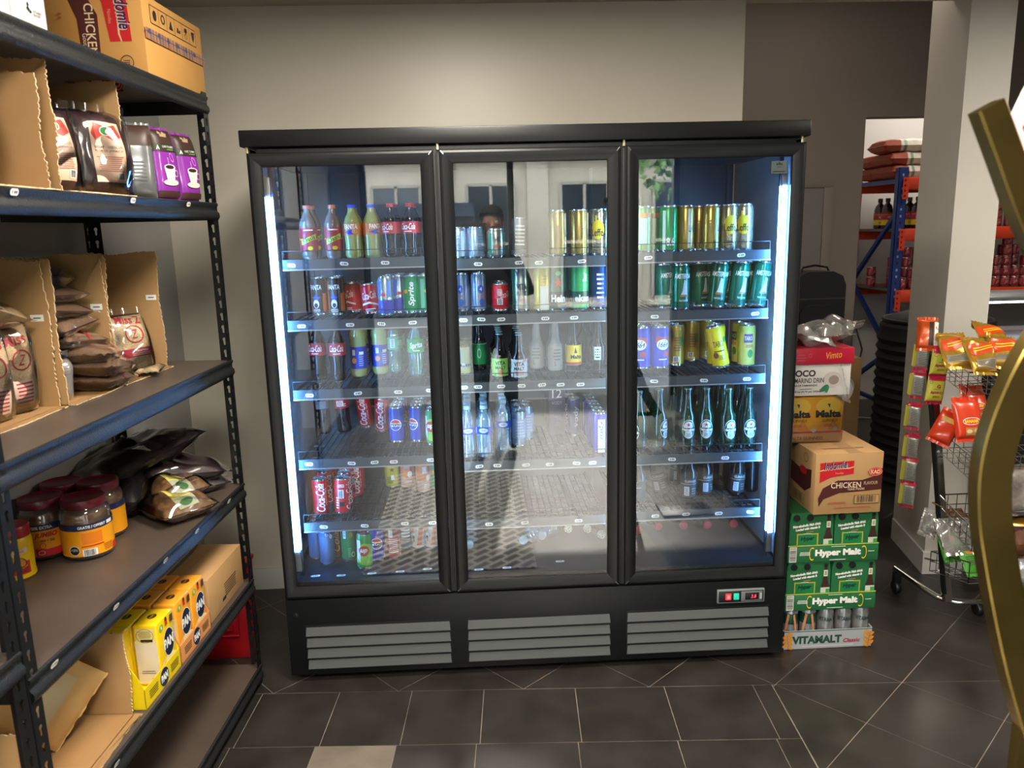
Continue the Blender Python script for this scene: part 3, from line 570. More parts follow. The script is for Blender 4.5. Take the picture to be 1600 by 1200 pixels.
WATER = clear('water_bottle_blue', (0.80, 0.93, 0.99), gloss=0.13, rough=0.06, body=0.30, bodycol=(0.55, 0.82, 1.0))
GRN = clear('green_glass', (0.04, 0.22, 0.10), gloss=0.07, rough=0.04, body=0.55, bodycol=(0.005, 0.05, 0.02), fres=1.5); GRNP = clear('green_pet', (0.62, 0.88, 0.76), gloss=0.11, rough=0.05, body=0.16, bodycol=(0.5, 0.85, 0.7))
BRN = mat('brown_glass', C('110d0c'), 0.08, coat=0.2, spec=0.4); JUICE = mat('pale_yellow_juice', C('a3a25e'), 0.12, coat=0.4); MILK = mat('milky_drink', C('b9b6ad'), 0.15, coat=0.5); OASIS = mat('red_fruit_liquid', C('7c6a60'), 0.12, coat=0.4)
bottle_kind('oasis', pet(0.0325, 0.212), OASIS, mat('cap_salmon', C('e07a60'), 0.4), 0.208, [('rect', 0.0, 0.085, 0.14, 0.006, ink('e89018')), ('poly', [(-0.03, 0.060), (0.03, 0.088), (0.03, 0.108), (-0.03, 0.080)], ink('c8d040')), ('text', 'Oasis', 0.0, 0.086, 0.048, 0.018, ink('14401c'), {'rot': 0.42, 'bold': 0.02}), ('ell', 0.004, 0.048, 0.010, 0.008, ink('e8d018')), ('lines', 0, 0.122, 0.04, 0.01, 1, W_)], 'fruit drink bottle with red label and salmon cap', 0.0325, lab=(0.035, 0.132, ink('a8242c')), cap_h=0.015)
bottle_kind('fanta_pet', pet(0.0325, 0.212), JUICE, mat('cap_blue', C('2446c8'), 0.4), 0.208, [('text', 'FANTA', 0.0, 0.132, 0.052, 0.020, W_, {'bold': 0.04}), ('poly', [(-0.03, 0.110), (-0.004, 0.100), (0.012, 0.102), (0.028, 0.116), (0.0, 0.120)], ink('2038a8')), ('ell', 0.014, 0.112, 0.010, 0.008, ink('f0a020'))], 'fizzy orange drink bottle with blue cap', 0.0325, lab=(0.097, 0.145, ink('d8782c')), cap_h=0.015)
bottle_kind('coke_pet', pet(0.0325, 0.212, 0.94), COLA, mat('cap_red', C('c8181e'), 0.4), 0.208, [('text', 'Coca-Cola', 0.0, 0.128, 0.056, 0.026, W_, {'shear': 0.35, 'bold': 0.01}), ('lines', 0.0, 0.108, 0.036, 0.006, 1, W_)], 'dark cola bottle with red label and cap', 0.0325, lab=(0.100, 0.148, ink('b8141e')), cap_h=0.015)
bottle_kind('schweppes', [(0, 0.003), (0.02, 0.0), (0.031, 0.006), (0.033, 0.02), (0.033, 0.13), (0.030, 0.145), (0.0325, 0.158), (0.031, 0.175), (0.020, 0.195), (0.0135, 0.203), (0.013, 0.212)], JUICE, mat('cap_blue', C('2446c8'), 0.4), 0.208, [('ell', -0.014, 0.068, 0.010, 0.011, ink('d88a50')), ('rect', -0.014, 0.10, 0.012, 0.022, ink('c8d4e0')), ('lines', 0.014, 0.07, 0.02, 0.05, 6, ink('a8b4e8')), ('rect', 0.016, 0.098, 0.018, 0.010, W_)], 'pale lemon drink bottle with wide blue label', 0.033, lab=(0.035, 0.122, ink('26349c')), cap_h=0.015)
bottle_kind('sprite_pet', pet(0.0325, 0.212), GRNP, mat('cap_green', C('1c9a50'), 0.4), 0.208, [('text', 'Sprite', 0.0, 0.125, 0.052, 0.030, W_, {'bold': 0.04, 'shear': 0.15, 'rot': 0.1}), ('lines', 0, 0.106, 0.03, 0.006, 1, W_)], 'clear lemon soda bottle with green label', 0.0325, lab=(0.098, 0.150, ink('10a040')), cap_h=0.015)
bottle_kind('sprite_back', pet(0.0325, 0.212), GRNP, mat('cap_green', C('1c9a50'), 0.4), 0.208, [('rect', -0.010, 0.125, 0.018, 0.034, W_), ('lines', -0.010, 0.125, 0.014, 0.03, 5, K_), ('text', 'ES', 0.022, 0.126, 0.02, 0.02, W_)], 'clear soda bottle with pale green label', 0.0325, lab=(0.100, 0.148, ink('5cb886')), cap_h=0.015)
bottle_kind('coke_glass_red', longneck(0.029, 0.215, 0.52, 0.0125), COLA, mat('cap_steel', C('b8b8b8'), 0.3, 0.6), 0.213, [('rect', 0.0, 0.125, 0.03, 0.024, W_), ('lines', 0.0, 0.125, 0.024, 0.02, 4, R_), ('lines', 0.020, 0.118, 0.012, 0.016, 2, W_)], 'tall dark glass cola bottle with red label', 0.029, lab=(0.103, 0.143, ink('b81c28')), cap_h=0.006)
bottle_kind('coke_glass_grey', longneck(0.029, 0.215, 0.52, 0.0125), COLA, mat('cap_steel', C('b8b8b8'), 0.3, 0.6), 0.213, [('lines', 0.0, 0.124, 0.05, 0.03, 5, ink('9aa2a8'))], 'tall dark glass cola bottle with grey label', 0.029, lab=(0.105, 0.142, ink('4a4e54')), cap_h=0.006)
bottle_kind('water', [(0, 0.004), (0.018, 0), (0.029, 0.003), (0.0315, 0.012), (0.030, 0.022), (0.0315, 0.032), (0.030, 0.042), (0.0315, 0.052), (0.030, 0.062), (0.0315, 0.072), (0.030, 0.082), (0.0315, 0.092), (0.0315, 0.122), (0.030, 0.130), (0.031, 0.140), (0.026, 0.158), (0.015, 0.173), (0.0135, 0.180), (0.0135, 0.192)], WATER, mat('cap_pale_blue', C('a9cfe0'), 0.4), 0.188, [('ell', 0.004, 0.109, 0.018, 0.009, ink('c8d4ec')), ('lines', 0.004, 0.109, 0.02, 0.008, 2, B_), ('rect', -0.03, 0.108, 0.008, 0.022, ink('8fb8e8'))], 'small clear water bottle with blue band', 0.0315, lab=(0.094, 0.122, ink('2a50c0')), cap_h=0.014)
bottle_kind('malt_green', longneck(0.0305, 0.192, 0.50), BRN, mat('cap_silver_teal', C('88aaa6'), 0.35, 0.5), 0.190, [('text', 'VITA', 0.0, 0.070, 0.042, 0.018, K_, {'bold': 0.03}), ('text', 'MALT', 0.0, 0.050, 0.042, 0.014, K_, {'bold': 0.03}), ('ell', 0.0, 0.026, 0.010, 0.010, ink('c8642c')), ('lines', 0.0, 0.038, 0.03, 0.008, 1, R_)], 'dark malt bottle with lime green label', 0.0305, lab=(0.012, 0.090, ink('8cc858')), cap_h=0.006, cap_r=0.0142)
bottle_kind('malt_white', longneck(0.0305, 0.192, 0.50), BRN, mat('cap_silver_teal', C('88aaa6'), 0.35, 0.5), 0.190, [('text', 'VITA', -0.004, 0.070, 0.042, 0.018, K_, {'bold': 0.03}), ('text', 'MALT', -0.004, 0.050, 0.042, 0.014, K_, {'bold': 0.03}), ('lines', -0.002, 0.030, 0.036, 0.016, 3, ink('c8502c')), ('poly', [(0.008, 0.075), (0.026, 0.082), (0.026, 0.090), (0.012, 0.090)], ink('d8845c'))], 'dark malt bottle with pale grey label', 0.0305, lab=(0.012, 0.090, ink('c0c6c8')), cap_h=0.006, cap_r=0.0142)
bottle_kind('green_label', longneck(0.027, 0.215, 0.52), BRN, mat('cap_green_dark', C('2a7a5c'), 0.4, 0.4), 0.213, [('ring', 0.002, 0.07, 0.008, 0.020, ink('9ad8b0'), {'t': 0.3}), ('rect', 0, 0.107, 0.12, 0.003, ink('9ad8b0'))], 'dark bottle with green label', 0.027, lab=(0.025, 0.108, ink('0c8a4c')), cap_h=0.006, neckpart=(0.160, 0.185, (0.0155, 0.0145), ink('c4ccc8'), []))
bottle_kind('milky', longneck(0.031, 0.215, 0.42, 0.014), MILK, mat('cap_clear_grey', C('a8adb0'), 0.3, 0.3), 0.213, [('lines', 0.0, 0.065, 0.034, 0.05, 4, ink('8a8882')), ('text', 'L', -0.008, 0.03, 0.006, 0.016, ink('55534e'))], 'milky white glass bottle', 0.031, cap_h=0.006)
bottle_kind('malta', longneck(0.030, 0.212, 0.50, 0.0135), BRN, mat('cap_red', C('c8181e'), 0.4), 0.210, [('poly', [(-0.008, 0.082), (0.004, 0.082), (-0.004, 0.105)], K_), ('text', 'Malta', 0.0, 0.068, 0.044, 0.016, K_, {'bold': 0.04}), ('rect', 0, 0.042, 0.14, 0.010, ink('b8382c'))], 'dark malt bottle with yellow label and red cap', 0.030, lab=(0.036, 0.112, ink('e4c81c')), cap_h=0.006)
bottle_kind('red_cap', longneck(0.030, 0.212, 0.50, 0.0135), BRN, mat('cap_red', C('c8181e'), 0.4), 0.210, [('rect', 0.0, 0.085, 0.026, 0.05, ink('c8e0d0')), ('lines', 0, 0.085, 0.02, 0.04, 4, K_)], 'dark bottle with red cap and pale label', 0.030, cap_h=0.006)
HEI = [('ring', 0.0, 0.075, 0.026, 0.038, ink('b8c4bc'), {'t': 0.09}), ('ell', 0.0, 0.086, 0.017, 0.020, ink('d8dcd6')), ('ell', 0.0, 0.056, 0.014, 0.018, ink('c4ccc4')), ('star', 0.0, 0.092, 0.009, 0, ink('c83a34')), ('rect', 0.0, 0.0735, 0.056, 0.013, ink('16281c')), ('text', 'Heineken', 0.0, 0.0735, 0.050, 0.012, W_, {'bold': 0.03}), ('lines', 0, 0.052, 0.018, 0.014, 3, ink('5a6a5c'))]
bottle_kind('heineken_bottle', longneck(0.0305, 0.228, 0.53), GRN, mat('cap_green_silver', C('7c9a86'), 0.3, 0.5), 0.226, HEI, 'green beer bottle with red star label', 0.0306, cap_h=0.006, liquid=(mat('beer_in_green', C('0a1f14'), 0.2), 0.15), neckpart=None)
bottle_kind('green_back', longneck(0.0305, 0.235, 0.53), GRN, mat('cap_green_silver', C('7c9a86'), 0.3, 0.5), 0.233, [], 'unlabelled green beer bottle', 0.0306, cap_h=0.006)
bottle_kind('guinness', longneck(0.0305, 0.225, 0.50), BRN, mat('cap_black', C('24262a'), 0.3, 0.4), 0.223, [('text', 'GUINNESS', 0.0, 0.085, 0.050, 0.010, ink('b8b4a4'), {'bold': 0.02}), ('rect', -0.016, 0.045, 0.020, 0.036, ink('c8ccd0')), ('lines', -0.016, 0.045, 0.016, 0.03, 5, ink('6a6e74')), ('lines', 0.012, 0.045, 0.02, 0.03, 3, ink('8a8676')), ('rect', 0, 0.074, 0.09, 0.002, ink('a8a080'))], 'black stout bottle', 0.0306, lab=(0.020, 0.098, ink('22242a')), cap_h=0.006)
bottle_kind('stout_bare', longneck(0.0305, 0.225, 0.50), BRN, mat('cap_black', C('24262a'), 0.3, 0.4), 0.223, [], 'unlabelled black bottle', 0.0306, cap_h=0.006)
bottle_kind('wine', longneck(0.037, 0.29, 0.58, 0.0145), BRN, mat('cap_red_flat', C('cf2436'), 0.45), 0.286, [], 'dark bottle lying down', 0.037, cap_h=0.010, cap_r=0.0175)
bottle_kind('wine_white', longneck(0.037, 0.29, 0.58, 0.0145), BRN, mat('cap_cream', C('d8d4b8'), 0.5, noise=(180, 0.4, 2)), 0.286, [], 'dark bottle lying down with cream cap', 0.037, cap_h=0.010, cap_r=0.0175)
bottle_kind('water_big', [(0, 0.004), (0.03, 0), (0.042, 0.006), (0.044, 0.02), (0.041, 0.05), (0.044, 0.08), (0.041, 0.11), (0.044, 0.14), (0.044, 0.20), (0.040, 0.225), (0.024, 0.255), (0.0145, 0.268), (0.014, 0.29)], WATER, mat('cap_pale_blue', C('a9cfe0'), 0.4), 0.283, [('lines', 0, 0.17, 0.05, 0.02, 2, W_)], 'large clear water bottle lying down', 0.044, lab=(0.145, 0.198, ink('3a3f9c')), cap_h=0.016, cap_r=0.017)

NTH = ['first', 'second', 'third', 'fourth', 'fifth', 'sixth', 'seventh', 'eighth', 'ninth', 'tenth', 'eleventh', 'twelfth']
DOOR = {'L': 'rack-side door', 'M': 'middle door', 'R': 'door by box stack'}
SHELFN = ['top shelf', 'second shelf', 'third shelf', 'fourth shelf', 'fifth shelf', 'fridge floor']
def spawn(kind, loc, rot, label, group=None):
    K = KIND[kind]; t = thing(K['name'], label, K['cat'], loc, group=group, rot=rot)
    for pn, me, pl in K['parts']:
        o = bpy.data.objects.new(pn, me); COL.objects.link(o); o.parent = t
        if pl: o['label'] = pl
    return t
def xz_at(px, y, z):
    py = 600
    for _ in range(5):
        P = at(px, py, 1, y); py += (P.z-z)*F_PX/(y-CAM.y)
    return at(px, py, 1, y).x
def column(b, row, i, kind, px, y, n=1, dy=None, rz=0.0, tx=0.0, ty=0.0, jit=0.25, back=None, sc=None):
    K = KIND[kind]; r = K['r']; z = SZ[b, row]
    x = xz_at(px, y, z+K['h']*0.4)
    dy = dy or (2*r+0.004)
    for k in range(n):
        kk = kind if k == 0 or back is None else back
        KK = KIND[kk]
        word = ('only one in' if n == 1 else 'front of') if k == 0 else NTH[k]+' back in'
        lab = '%s, %s %s column, %s, %s' % (KK['desc'], word, NTH[i], SHELFN[row], DOOR[b])
        if len(lab.replace('-', ' ').split()) > 16: lab = '%s, %s %s column, %s, %s' % (KK['desc'].replace(' with', ',').replace(' showing', ',').replace(' turned', ',').split(',')[0], word, NTH[i], SHELFN[row], DOOR[b])
        yy = y+k*dy
        tilt = abs(tx)+abs(ty) if k == 0 else 0
        lift = r*math.sin(tilt)*0.95+0.0005
        rr = rz+(random.uniform(-jit, jit) if k == 0 else random.uniform(-1.2, 1.2))
        rot = (Matrix.Rotation(tx if k == 0 else 0, 4, 'X') @ Matrix.Rotation(ty if k == 0 else 0, 4, 'Y') @ Matrix.Rotation(rr, 4, 'Z')).to_euler()
        t_ = spawn(kk, (x+(random.uniform(-0.002, 0.002) if k else 0), yy, z+lift), rot, lab, 'drinks on the %s behind the %s' % (SHELFN[row], DOOR[b]))
        if sc: t_.scale = sc
LS = (0.96, 0.96, 0.86)
ROWS = {
 ('L', 0): [('oasis', 482, 0.18, 2, {'sc': LS}), ('oasis', 521, 0.18, 1, {'sc': LS}), ('fanta_pet', 551, 0.18, 2, {'sc': LS}), ('fanta_pet', 581, 0.19, 2, {'rz': 0.6, 'sc': LS}), ('coke_pet', 611, 0.18, 3, {'rz': -0.4, 'sc': LS}), ('coke_pet', 641, 0.18, 3, {'sc': LS})],
 ('L', 1): [('fanta_dark', 499, 0.30, 2, {'rz': -0.3}), ('fanta_dark', 525, 0.29, 2), ('coke_std', 556, 0.36, 2, {'rz': -1.0, 'ty': -0.10}), ('coke_std', 581, 0.28, 1, {'ty': -0.08}), ('silver_blue', 603, 0.23, 3), ('silver_blue', 622, 0.30, 3, {'rz': 0.5}), ('sprite', 642, 0.28, 3, {'rz': -0.2}), ('sprite', 662, 0.29, 2, {'rz': 0.8})],
 ('L', 2): [('coke_pet', 497, 0.31, 1), ('coke_pet', 527, 0.29, 1), ('schweppes', 560, 0.36, 2), ('schweppes', 593, 0.40, 1, {'rz': 0.4}), ('sprite_back', 617, 0.41, 2), ('sprite_pet', 650, 0.32, 2), ('coke_pet', 678, 0.38, 1)],
 ('L', 3): [('coke_glass_grey', 506, 0.50, 1, {'ty': -0.04}), ('coke_glass_red', 537, 0.51, 1, {'ty': -0.06}), ('coke_slim', 572, 0.56, 1, {'ty': -0.08}), ('coke_slim', 596, 0.49, 2, {'ty': 0.03}), ('pepsi', 620, 0.32, 4, {'rz': -0.15}), ('pepsi', 652, 0.32, 4, {'rz': -0.5}), ('sevenup', 677, 0.26, 3, {'rz': -0.3})],
 ('L', 4): [('coke_slim', 501, 0.20, 3, {'rz': 0.0, 'dy': 0.10}), ('coke_slim_back', 534, 0.20, 4, {'dy': 0.075, 'ty': 0.03}), ('coke_slim', 556, 0.40, 2), ('yellow_mix', 612, 0.49, 1), ('orange_can', 637, 0.48, 1), ('orange_can', 661, 0.42, 1, {'rz': 0.5}), ('sprite', 682, 0.44, 1)],
 ('L', 5): [('blue_grey', 494, 0.24, 2), ('blue_grey', 511, 0.18, 1, {'rz': 0.5}), ('brown_can', 527, 0.25, 1), ('sprite_bottom', 545, 0.21, 2), ('sevenup', 569, 0.125, 1, {'ty': 0.03}), ('pepsi', 590, 0.20, 2), ('red_clear', 614, 0.21, 1), ('grey_can', 633, 0.30, 1), ('fanta_white', 653, 0.30, 1), ('fanta_white', 674, 0.30, 1)],
 ('M', 0): [('k_silver', 717, 0.20, 2), ('k_silver', 743, 0.20, 2, {'rz': 1.0}), ('green_silver', 775, 0.19, 2), ('grey_can', 810, 0.26, 1, {'ty': 0.05}), ('leffe_side', 872, 0.18, 2), ('leffe_side', 905, 0.17, 2, {'rz': 0.5}), ('leffe', 937, 0.17, 2, {'rz': -0.3})],
 ('M', 1): [('k_round', 722, 0.28, 2), ('k_round', 748, 0.27, 2, {'rz': 0.3}), ('coke_back', 782, 0.25, 3, {'sc': (0.95, 0.95, 0.9)}), ('vita_can', 814, 0.23, 2), ('yellow_tall', 848, 0.21, 1), ('heineken_dark', 871, 0.20, 2), ('heineken_light', 906, 0.19, 2), ('blue_tall', 936, 0.20, 2)],
 ('M', 2): [('jar_can', 725, 0.28, 4), ('green_label', 749, 0.38, 1), ('malt_green', 781, 0.195, 5, {'sc': (0.98, 0.98, 0.86)}), ('malt_white', 811, 0.16, 5, {'sc': (0.98, 0.98, 0.86)}), ('milky', 838, 0.37, 1), ('milky', 867, 0.32, 2), ('malta', 896, 0.24, 1), ('stout_bare', 914, 0.42, 1), ('red_cap', 934, 0.20, 1)],
 ('M', 3): [('water', 731, 0.18, 5), ('water', 757, 0.18, 5), ('water', 786, 0.26, 4), ('water_can', 811, 0.31, 3, {'dy': 0.09}), ('water_can', 823, 0.40, 2), ('purple_can', 884, 0.50, 2), ('purple_can', 897, 0.44, 2), ('purple_front', 937, 0.18, 6)],
 ('R', 0): [('pale_green', 1004, 0.17, 2), ('pale_green', 1019, 0.24, 1), ('green_white', 1044, 0.17, 2), ('leffe_side', 1071, 0.18, 2, {'rz': -0.6}), ('leffe_side', 1092, 0.25, 1), ('leffe_side', 1110, 0.17, 2), ('leffe', 1138, 0.17, 2), ('leffe', 1162, 0.17, 2, {'rz': -0.4})],
 ('R', 1): [('amsterdam', 1040, 0.22, 1, {'rz': 0.7, 'ty': -0.05}), ('amsterdam', 1063, 0.17, 2), ('amsterdam', 1092, 0.25, 1, {'rz': 0.4, 'ty': -0.03}), ('amsterdam', 1118, 0.19, 2, {'ty': 0.10}), ('amsterdam', 1150, 0.19, 2, {'ty': 0.11}), ('amsterdam', 1183, 0.17, 2, {'ty': 0.13})],
 ('R', 2): [('k1664', 1003, 0.29, 5, {'rz': -0.4}), ('k1664', 1031, 0.29, 4), ('gold_label', 1056, 0.34, 3), ('gold_label', 1080, 0.43, 2), ('gold_label', 1106, 0.45, 2), ('fruit_yellow', 1128, 0.235, 2, {'ty': -0.22}), ('fruit_pale', 1166, 0.27, 2)],
 ('R', 3): [('heineken_bottle', 998, 0.20, 3, {'rz': -0.8, 'back': 'green_back'}), ('heineken_bottle', 1030, 0.23, 3, {'rz': 0.9, 'back': 'green_back'}), ('green_back', 1052, 0.30, 2), ('heineken_bottle', 1074, 0.22, 3, {'back': 'green_back'}), ('heineken_bottle', 1103, 0.215, 3, {'back': 'green_back'}), ('heineken_bottle', 1137, 0.195, 4, {'back': 'green_back'}), ('heineken_bottle', 1169, 0.20, 3, {'back': 'green_back'})],
 ('R', 4): [('guinness', 996, 0.20, 2, {'rz': -0.9, 'back': 'stout_bare'}), ('guinness', 1035, 0.29, 1, {'ty': -0.22}), ('guinness', 1058, 0.42, 1), ('guinness', 1076, 0.22, 2, {'back': 'stout_bare'}), ('guinness', 1101, 0.26, 2, {'rz': 0.3, 'back': 'stout_bare'}), ('stout_bare', 1126, 0.34, 1), ('guinness', 1150, 0.25, 2, {'ty': 0.06, 'back': 'stout_bare'}), ('stout_bare', 1174, 0.30, 1)],
}
for (b, row), cols in ROWS.items():
    for i, c in enumerate(cols):
        kw = dict(c[4]) if len(c) > 4 else {}; kw.pop('dx', None)
        column(b, row, i, c[0], c[1], c[2], c[3], **kw)
# bottles lying on the fridge floor with their caps to the glass
for n, (b, kind, px, py, rz) in enumerate([('M', 'water_big', 733, 852, 0.05), ('M', 'water_big', 816, 845, -0.55), ('M', 'water_big', 846, 838, -0.35),
        ('M', 'wine_white', 857, 828, 0), ('M', 'wine_white', 888, 827, 0), ('M', 'wine_white', 918, 827, 0), ('M', 'wine_white', 940, 836, 0),
        ('R', 'wine', 998, 829, 0), ('R', 'wine', 1029, 823, 0), ('R', 'wine', 1069, 822, 0), ('R', 'wine', 1106, 821, 0), ('R', 'wine', 1147, 819, 0)]):
    K = KIND[kind]; z = 0.3958+K['r']
    P = at(px, py, 2, z)
    K = KIND[kind]; rot = (Matrix.Rotation(rz, 4, 'Z') @ Matrix.Rotation(PI/2, 4, 'X')).to_euler()
    d = Vector((math.sin(rz), -math.cos(rz), 0))*K['h']
    col = [0, 1, 2, 0, 1, 2, 3, 0, 1, 2, 3, 4][n]
    spawn(kind, (P.x-d.x, min(P.y-d.y, 0.655), z), rot, '%s, %s from the shelving rack, fridge floor, %s' % (K['desc'].replace('dark bottle', 'red-capped dark bottle') if kind == 'wine' else K['desc'], NTH[col], DOOR[b]), 'bottles lying on the fridge floor')
# dark purple multipack box standing in the middle bay
t = thing('drink_multipack', 'dark purple carton marked twelve, standing on the fourth shelf of middle door', 'box', (xz_at(866, 0.52, SZ['M', 3]+0.1), 0.52, SZ['M', 3]+0.001), rz=0.1)
m = MB(); m.rbox(-0.035, 0.035, -0.06, 0.06, 0, 0.225, ink('2a2450'), 0.002)
decor(m, [('text', '12', 0, 0.175, 0.040, 0.036, W_, {'bold': 0.0}), ('text', 'VODY', 0, 0.135, 0.044, 0.014, ink('a8a4c8')), ('lines', 0, 0.06, 0.04, 0.05, 4, ink('6a64a0'))], planemap((0, -0.0602, 0), (1, 0, 0), (0, 0, 1))); m.build('carton_body', t)
# ------------------------------------------------------------------ cardboard, bags
CARD = mat('cardboard', C('b08a5c'), 0.75, noise=(5, 0.12, 6)); CARDK = mat('cardboard_kraft_bright', C('b98948'), 0.7, noise=(4, 0.08, 5))
CARDI = mat('cardboard_inside', C('a0794c'), 0.8, noise=(6, 0.12, 6)); TORN = mat('cardboard_torn_edge', C('cdb591'), 0.9, noise=(60, 0.3, 4))
TAPE = clear('clear_tape', (0.85, 0.80, 0.70), gloss=0.16, rough=0.15, body=0.3, bodycol=C('c8a878'))
FILM = clear('plastic_film', (0.97, 0.97, 0.97), gloss=0.07, rough=0.10, body=0.0, fres=1.6)
FILM2 = clear('plastic_film_cloudy', (0.80, 0.80, 0.80), gloss=0.15, rough=0.16, body=0.25, bodycol=(0.75, 0.74, 0.72), fres=2.5)
def torn_panel(mb, w, h, t, m, T, seed=0, amp=0.006, sides='rt', edge=TORN):
    """panel in XY (x 0..w, y 0..h) thickness t along z with ragged right and/or top edges"""
    rr = random.Random(seed); n = 64; amp *= 0.42; wob = [rr.uniform(0, 6.3) for _ in range(3)]
    pts = [(0, 0)]
    pts += [(w, 0)] if 'r' not in sides else [(w+rr.uniform(-amp, amp)+0.003*math.sin(i*0.13+wob[0]), h*i/n) for i in range(n+1)]
    if 'r' not in sides: pts.append((w, h))
    if 't' in sides: pts = pts[:-1]+[(w*(1-i/n), h+rr.uniform(-amp, amp)+0.004*math.sin(i*0.11+wob[1])) for i in range(n+1)]
    else: pts.append((0, h))
    vs = [(x, y, -t/2) for x, y in pts]+[(x, y, t/2) for x, y in pts]; k = len(pts)
    # fan from a stable inner point keeps the ragged outline valid
    c = (w*0.4, h*0.4)
    vs += [(c[0], c[1], -t/2), (c[0], c[1], t/2)]
    fs = [((i+1) % k, i, 2*k) for i in range(k)]+[(i+k, (i+1) % k+k, 2*k+1) for i in range(k)]
    mb.add(vs, fs, m, T)
    mb.add(vs, [(i, (i+1) % k, (i+1) % k+k, i+k) for i in range(k)], edge, T)
def bag_surface(w, l, h, seed=0, wr=0.006, p=3.0, n=16, flat=0.15, lump=1.0):
    """height of a filled bag above its mid plane at (x, y); w along x, l along y"""
    rr = random.Random(seed); ph = [rr.uniform(0, 6.28) for _ in range(8)]; fr = [rr.uniform(18, 60) for _ in range(8)]
    def z(x, y):
        u, v_ = min(1, abs(2*x/w)), min(1, abs(2*y/l))
        base = (max(0, 1-u**p)**0.55)*(max(0, 1-v_**p)**0.55)
        q = sum(math.sin(fr[i]*(x*math.cos(ph[i])+y*math.sin(ph[i]))*1.3+ph[i]) for i in range(8))*wr/4
        return h/2*base+q*min(1, base*2)*lump
    return z
def bag(mb, w, l, h, m, seed=0, T=None, wr=0.006, n=22, fringe=0.012, fm=None, p=3.0, mtop=None, round_=0.0):
    zt = bag_surface(w, l, h, seed, wr, p); zb = bag_surface(w, l, h, seed+50, wr, p)
    for sgn, zf in ((1, zt), (-1, zb)):
        vs = [(w*(i/n-0.5), l*(j/n-0.5), sgn*zf(w*(i/n-0.5), l*(j/n-0.5))) for j in range(n+1) for i in range(n+1)]
        fs = []
        for j in range(n):
            for i in range(n):
                a = j*(n+1)+i; q = (a, a+1, a+n+2, a+n+1); fs.append(q if sgn > 0 else q[::-1])
        mb.add(vs, fs, m, T)
    if fringe:
        rr = random.Random(seed+9)
        for s in (-1, 1):
            a = [(w*(i/n-0.5), s*l/2, 0) for i in range(n+1)]; b = [(w*(i/n-0.5)*1.02, s*(l/2+fringe+rr.uniform(-0.002, 0.002)), rr.uniform(-0.004, 0.004)) for i in range(n+1)]
            mb.add(a+b, [(i, i+1, n+2+i, n+1+i) for i in range(n)], fm or m, T)
    return zt
def bagmap(z): return lambda x, y, e: (x, y, z(x, y)+e+0.001)
def grain(name, h1, scale, amt, rough=0.45):
    return mat(name, C(h1), rough, noise=(scale, amt, 5), bump=(scale*0.8, 0.35, 0.004), coat=0.35)

# ------------------------------------------------------------------ the shelving rack along the wall by the fridge
RA = 0.0596
RT = Matrix.Translation((-1.0547, 0.0166, 0)) @ Matrix.Rotation(PI-RA, 4, 'Z')
# rack frame: local +Y runs along the front toward the street, +X toward the wall (after the half turn), Z up
U = Vector((-math.sin(RA), -math.cos(RA), 0)); Wd = Vector((-math.cos(RA), math.sin(RA), 0)); R0 = Vector((-1.0547, 0.0166, 0))
RT = Matrix((Wd, U, Vector((0, 0, 1)))).transposed().to_4x4(); RT.translation = R0
# (Wd, U, Z) is a right-handed set: x = toward the wall, y = toward the street
RROT = RT.to_euler()
def rk(t, w, z=0.0): return R0+U*t+Wd*w+Vector((0, 0, z))
HAM = mat('rack_hammered_black', C('26282a'), 0.42, 0.35, bump=(260, 0.6, 0.003)); BOARD = mat('rack_board_brown', C('4f443c'), 0.42, noise=(9, 0.10, 6))
BOARDU = mat('rack_board_underside', C('8a8a86'), 0.7)
def post_mesh(h):
    holes = []; z = 0.035
    while z < h-0.03:
        c = []; N = 12
        for i in range(N+1):
            a = -0.9+(PI+1.8)*i/N; c.append((0.018+0.0065*math.cos(a), z+0.0065*math.sin(a)))
        c += [(0.0145, z-0.018), (0.018, z-0.0205), (0.0215, z-0.018)]
        holes.append(c); z += 0.0425
    return plate([(0, 0), (0.036, 0), (0.036, h), (0, h)], holes, 0.002)
PV, PF = post_mesh(2.118)
TA_ = Matrix(((0, 0, 1, 0), (1, 0, 0, 0), (0, 1, 0, 0), (0, 0, 0, 1)))     # plate x -> rack y, plate y -> z, normal -> x
TB_ = Matrix(((1, 0, 0, 0), (0, 0, 1, 0), (0, 1, 0, 0), (0, 0, 0, 1)))     # plate x -> rack x
def make_post(parent, x, y, sx, sy, h=1.0):
    m = MB(); S = Matrix.Diagonal((sx, sy, h, 1))
    m.add(PV, PF, BLACKP, Matrix.Translation((x, y, 0)) @ S @ TA_); m.add(PV, PF, BLACKP, Matrix.Translation((x, y, 0)) @ S @ TB_)
    return m.build('post', parent, smooth=False)
BLACKP = mat('rack_post_black', C('1e2022'), 0.35, 0.4)
def front_beam(m, y0, y1, z, x=0.0, s=1):
    prof = [(0.0, 0.0), (-0.006, -0.002), (-0.007, -0.008), (-0.003, -0.014), (-0.001, -0.020), (-0.003, -0.028), (-0.009, -0.034), (-0.010, -0.046), (-0.004, -0.056), (0.0, -0.056)]
    vs = [(x+s*(a+0.002), y0, z+b) for a, b in prof]+[(x+s*(a+0.002), y1, z+b) for a, b in prof]; n = len(prof)
    m.add(vs, [(i, i+1, i+1+n, i+n) if s > 0 else (i+n, i+1+n, i+1, i) for i in range(n-1)]+[(n-1, 0, n, 2*n-1)], HAM)
DEP = 0.435
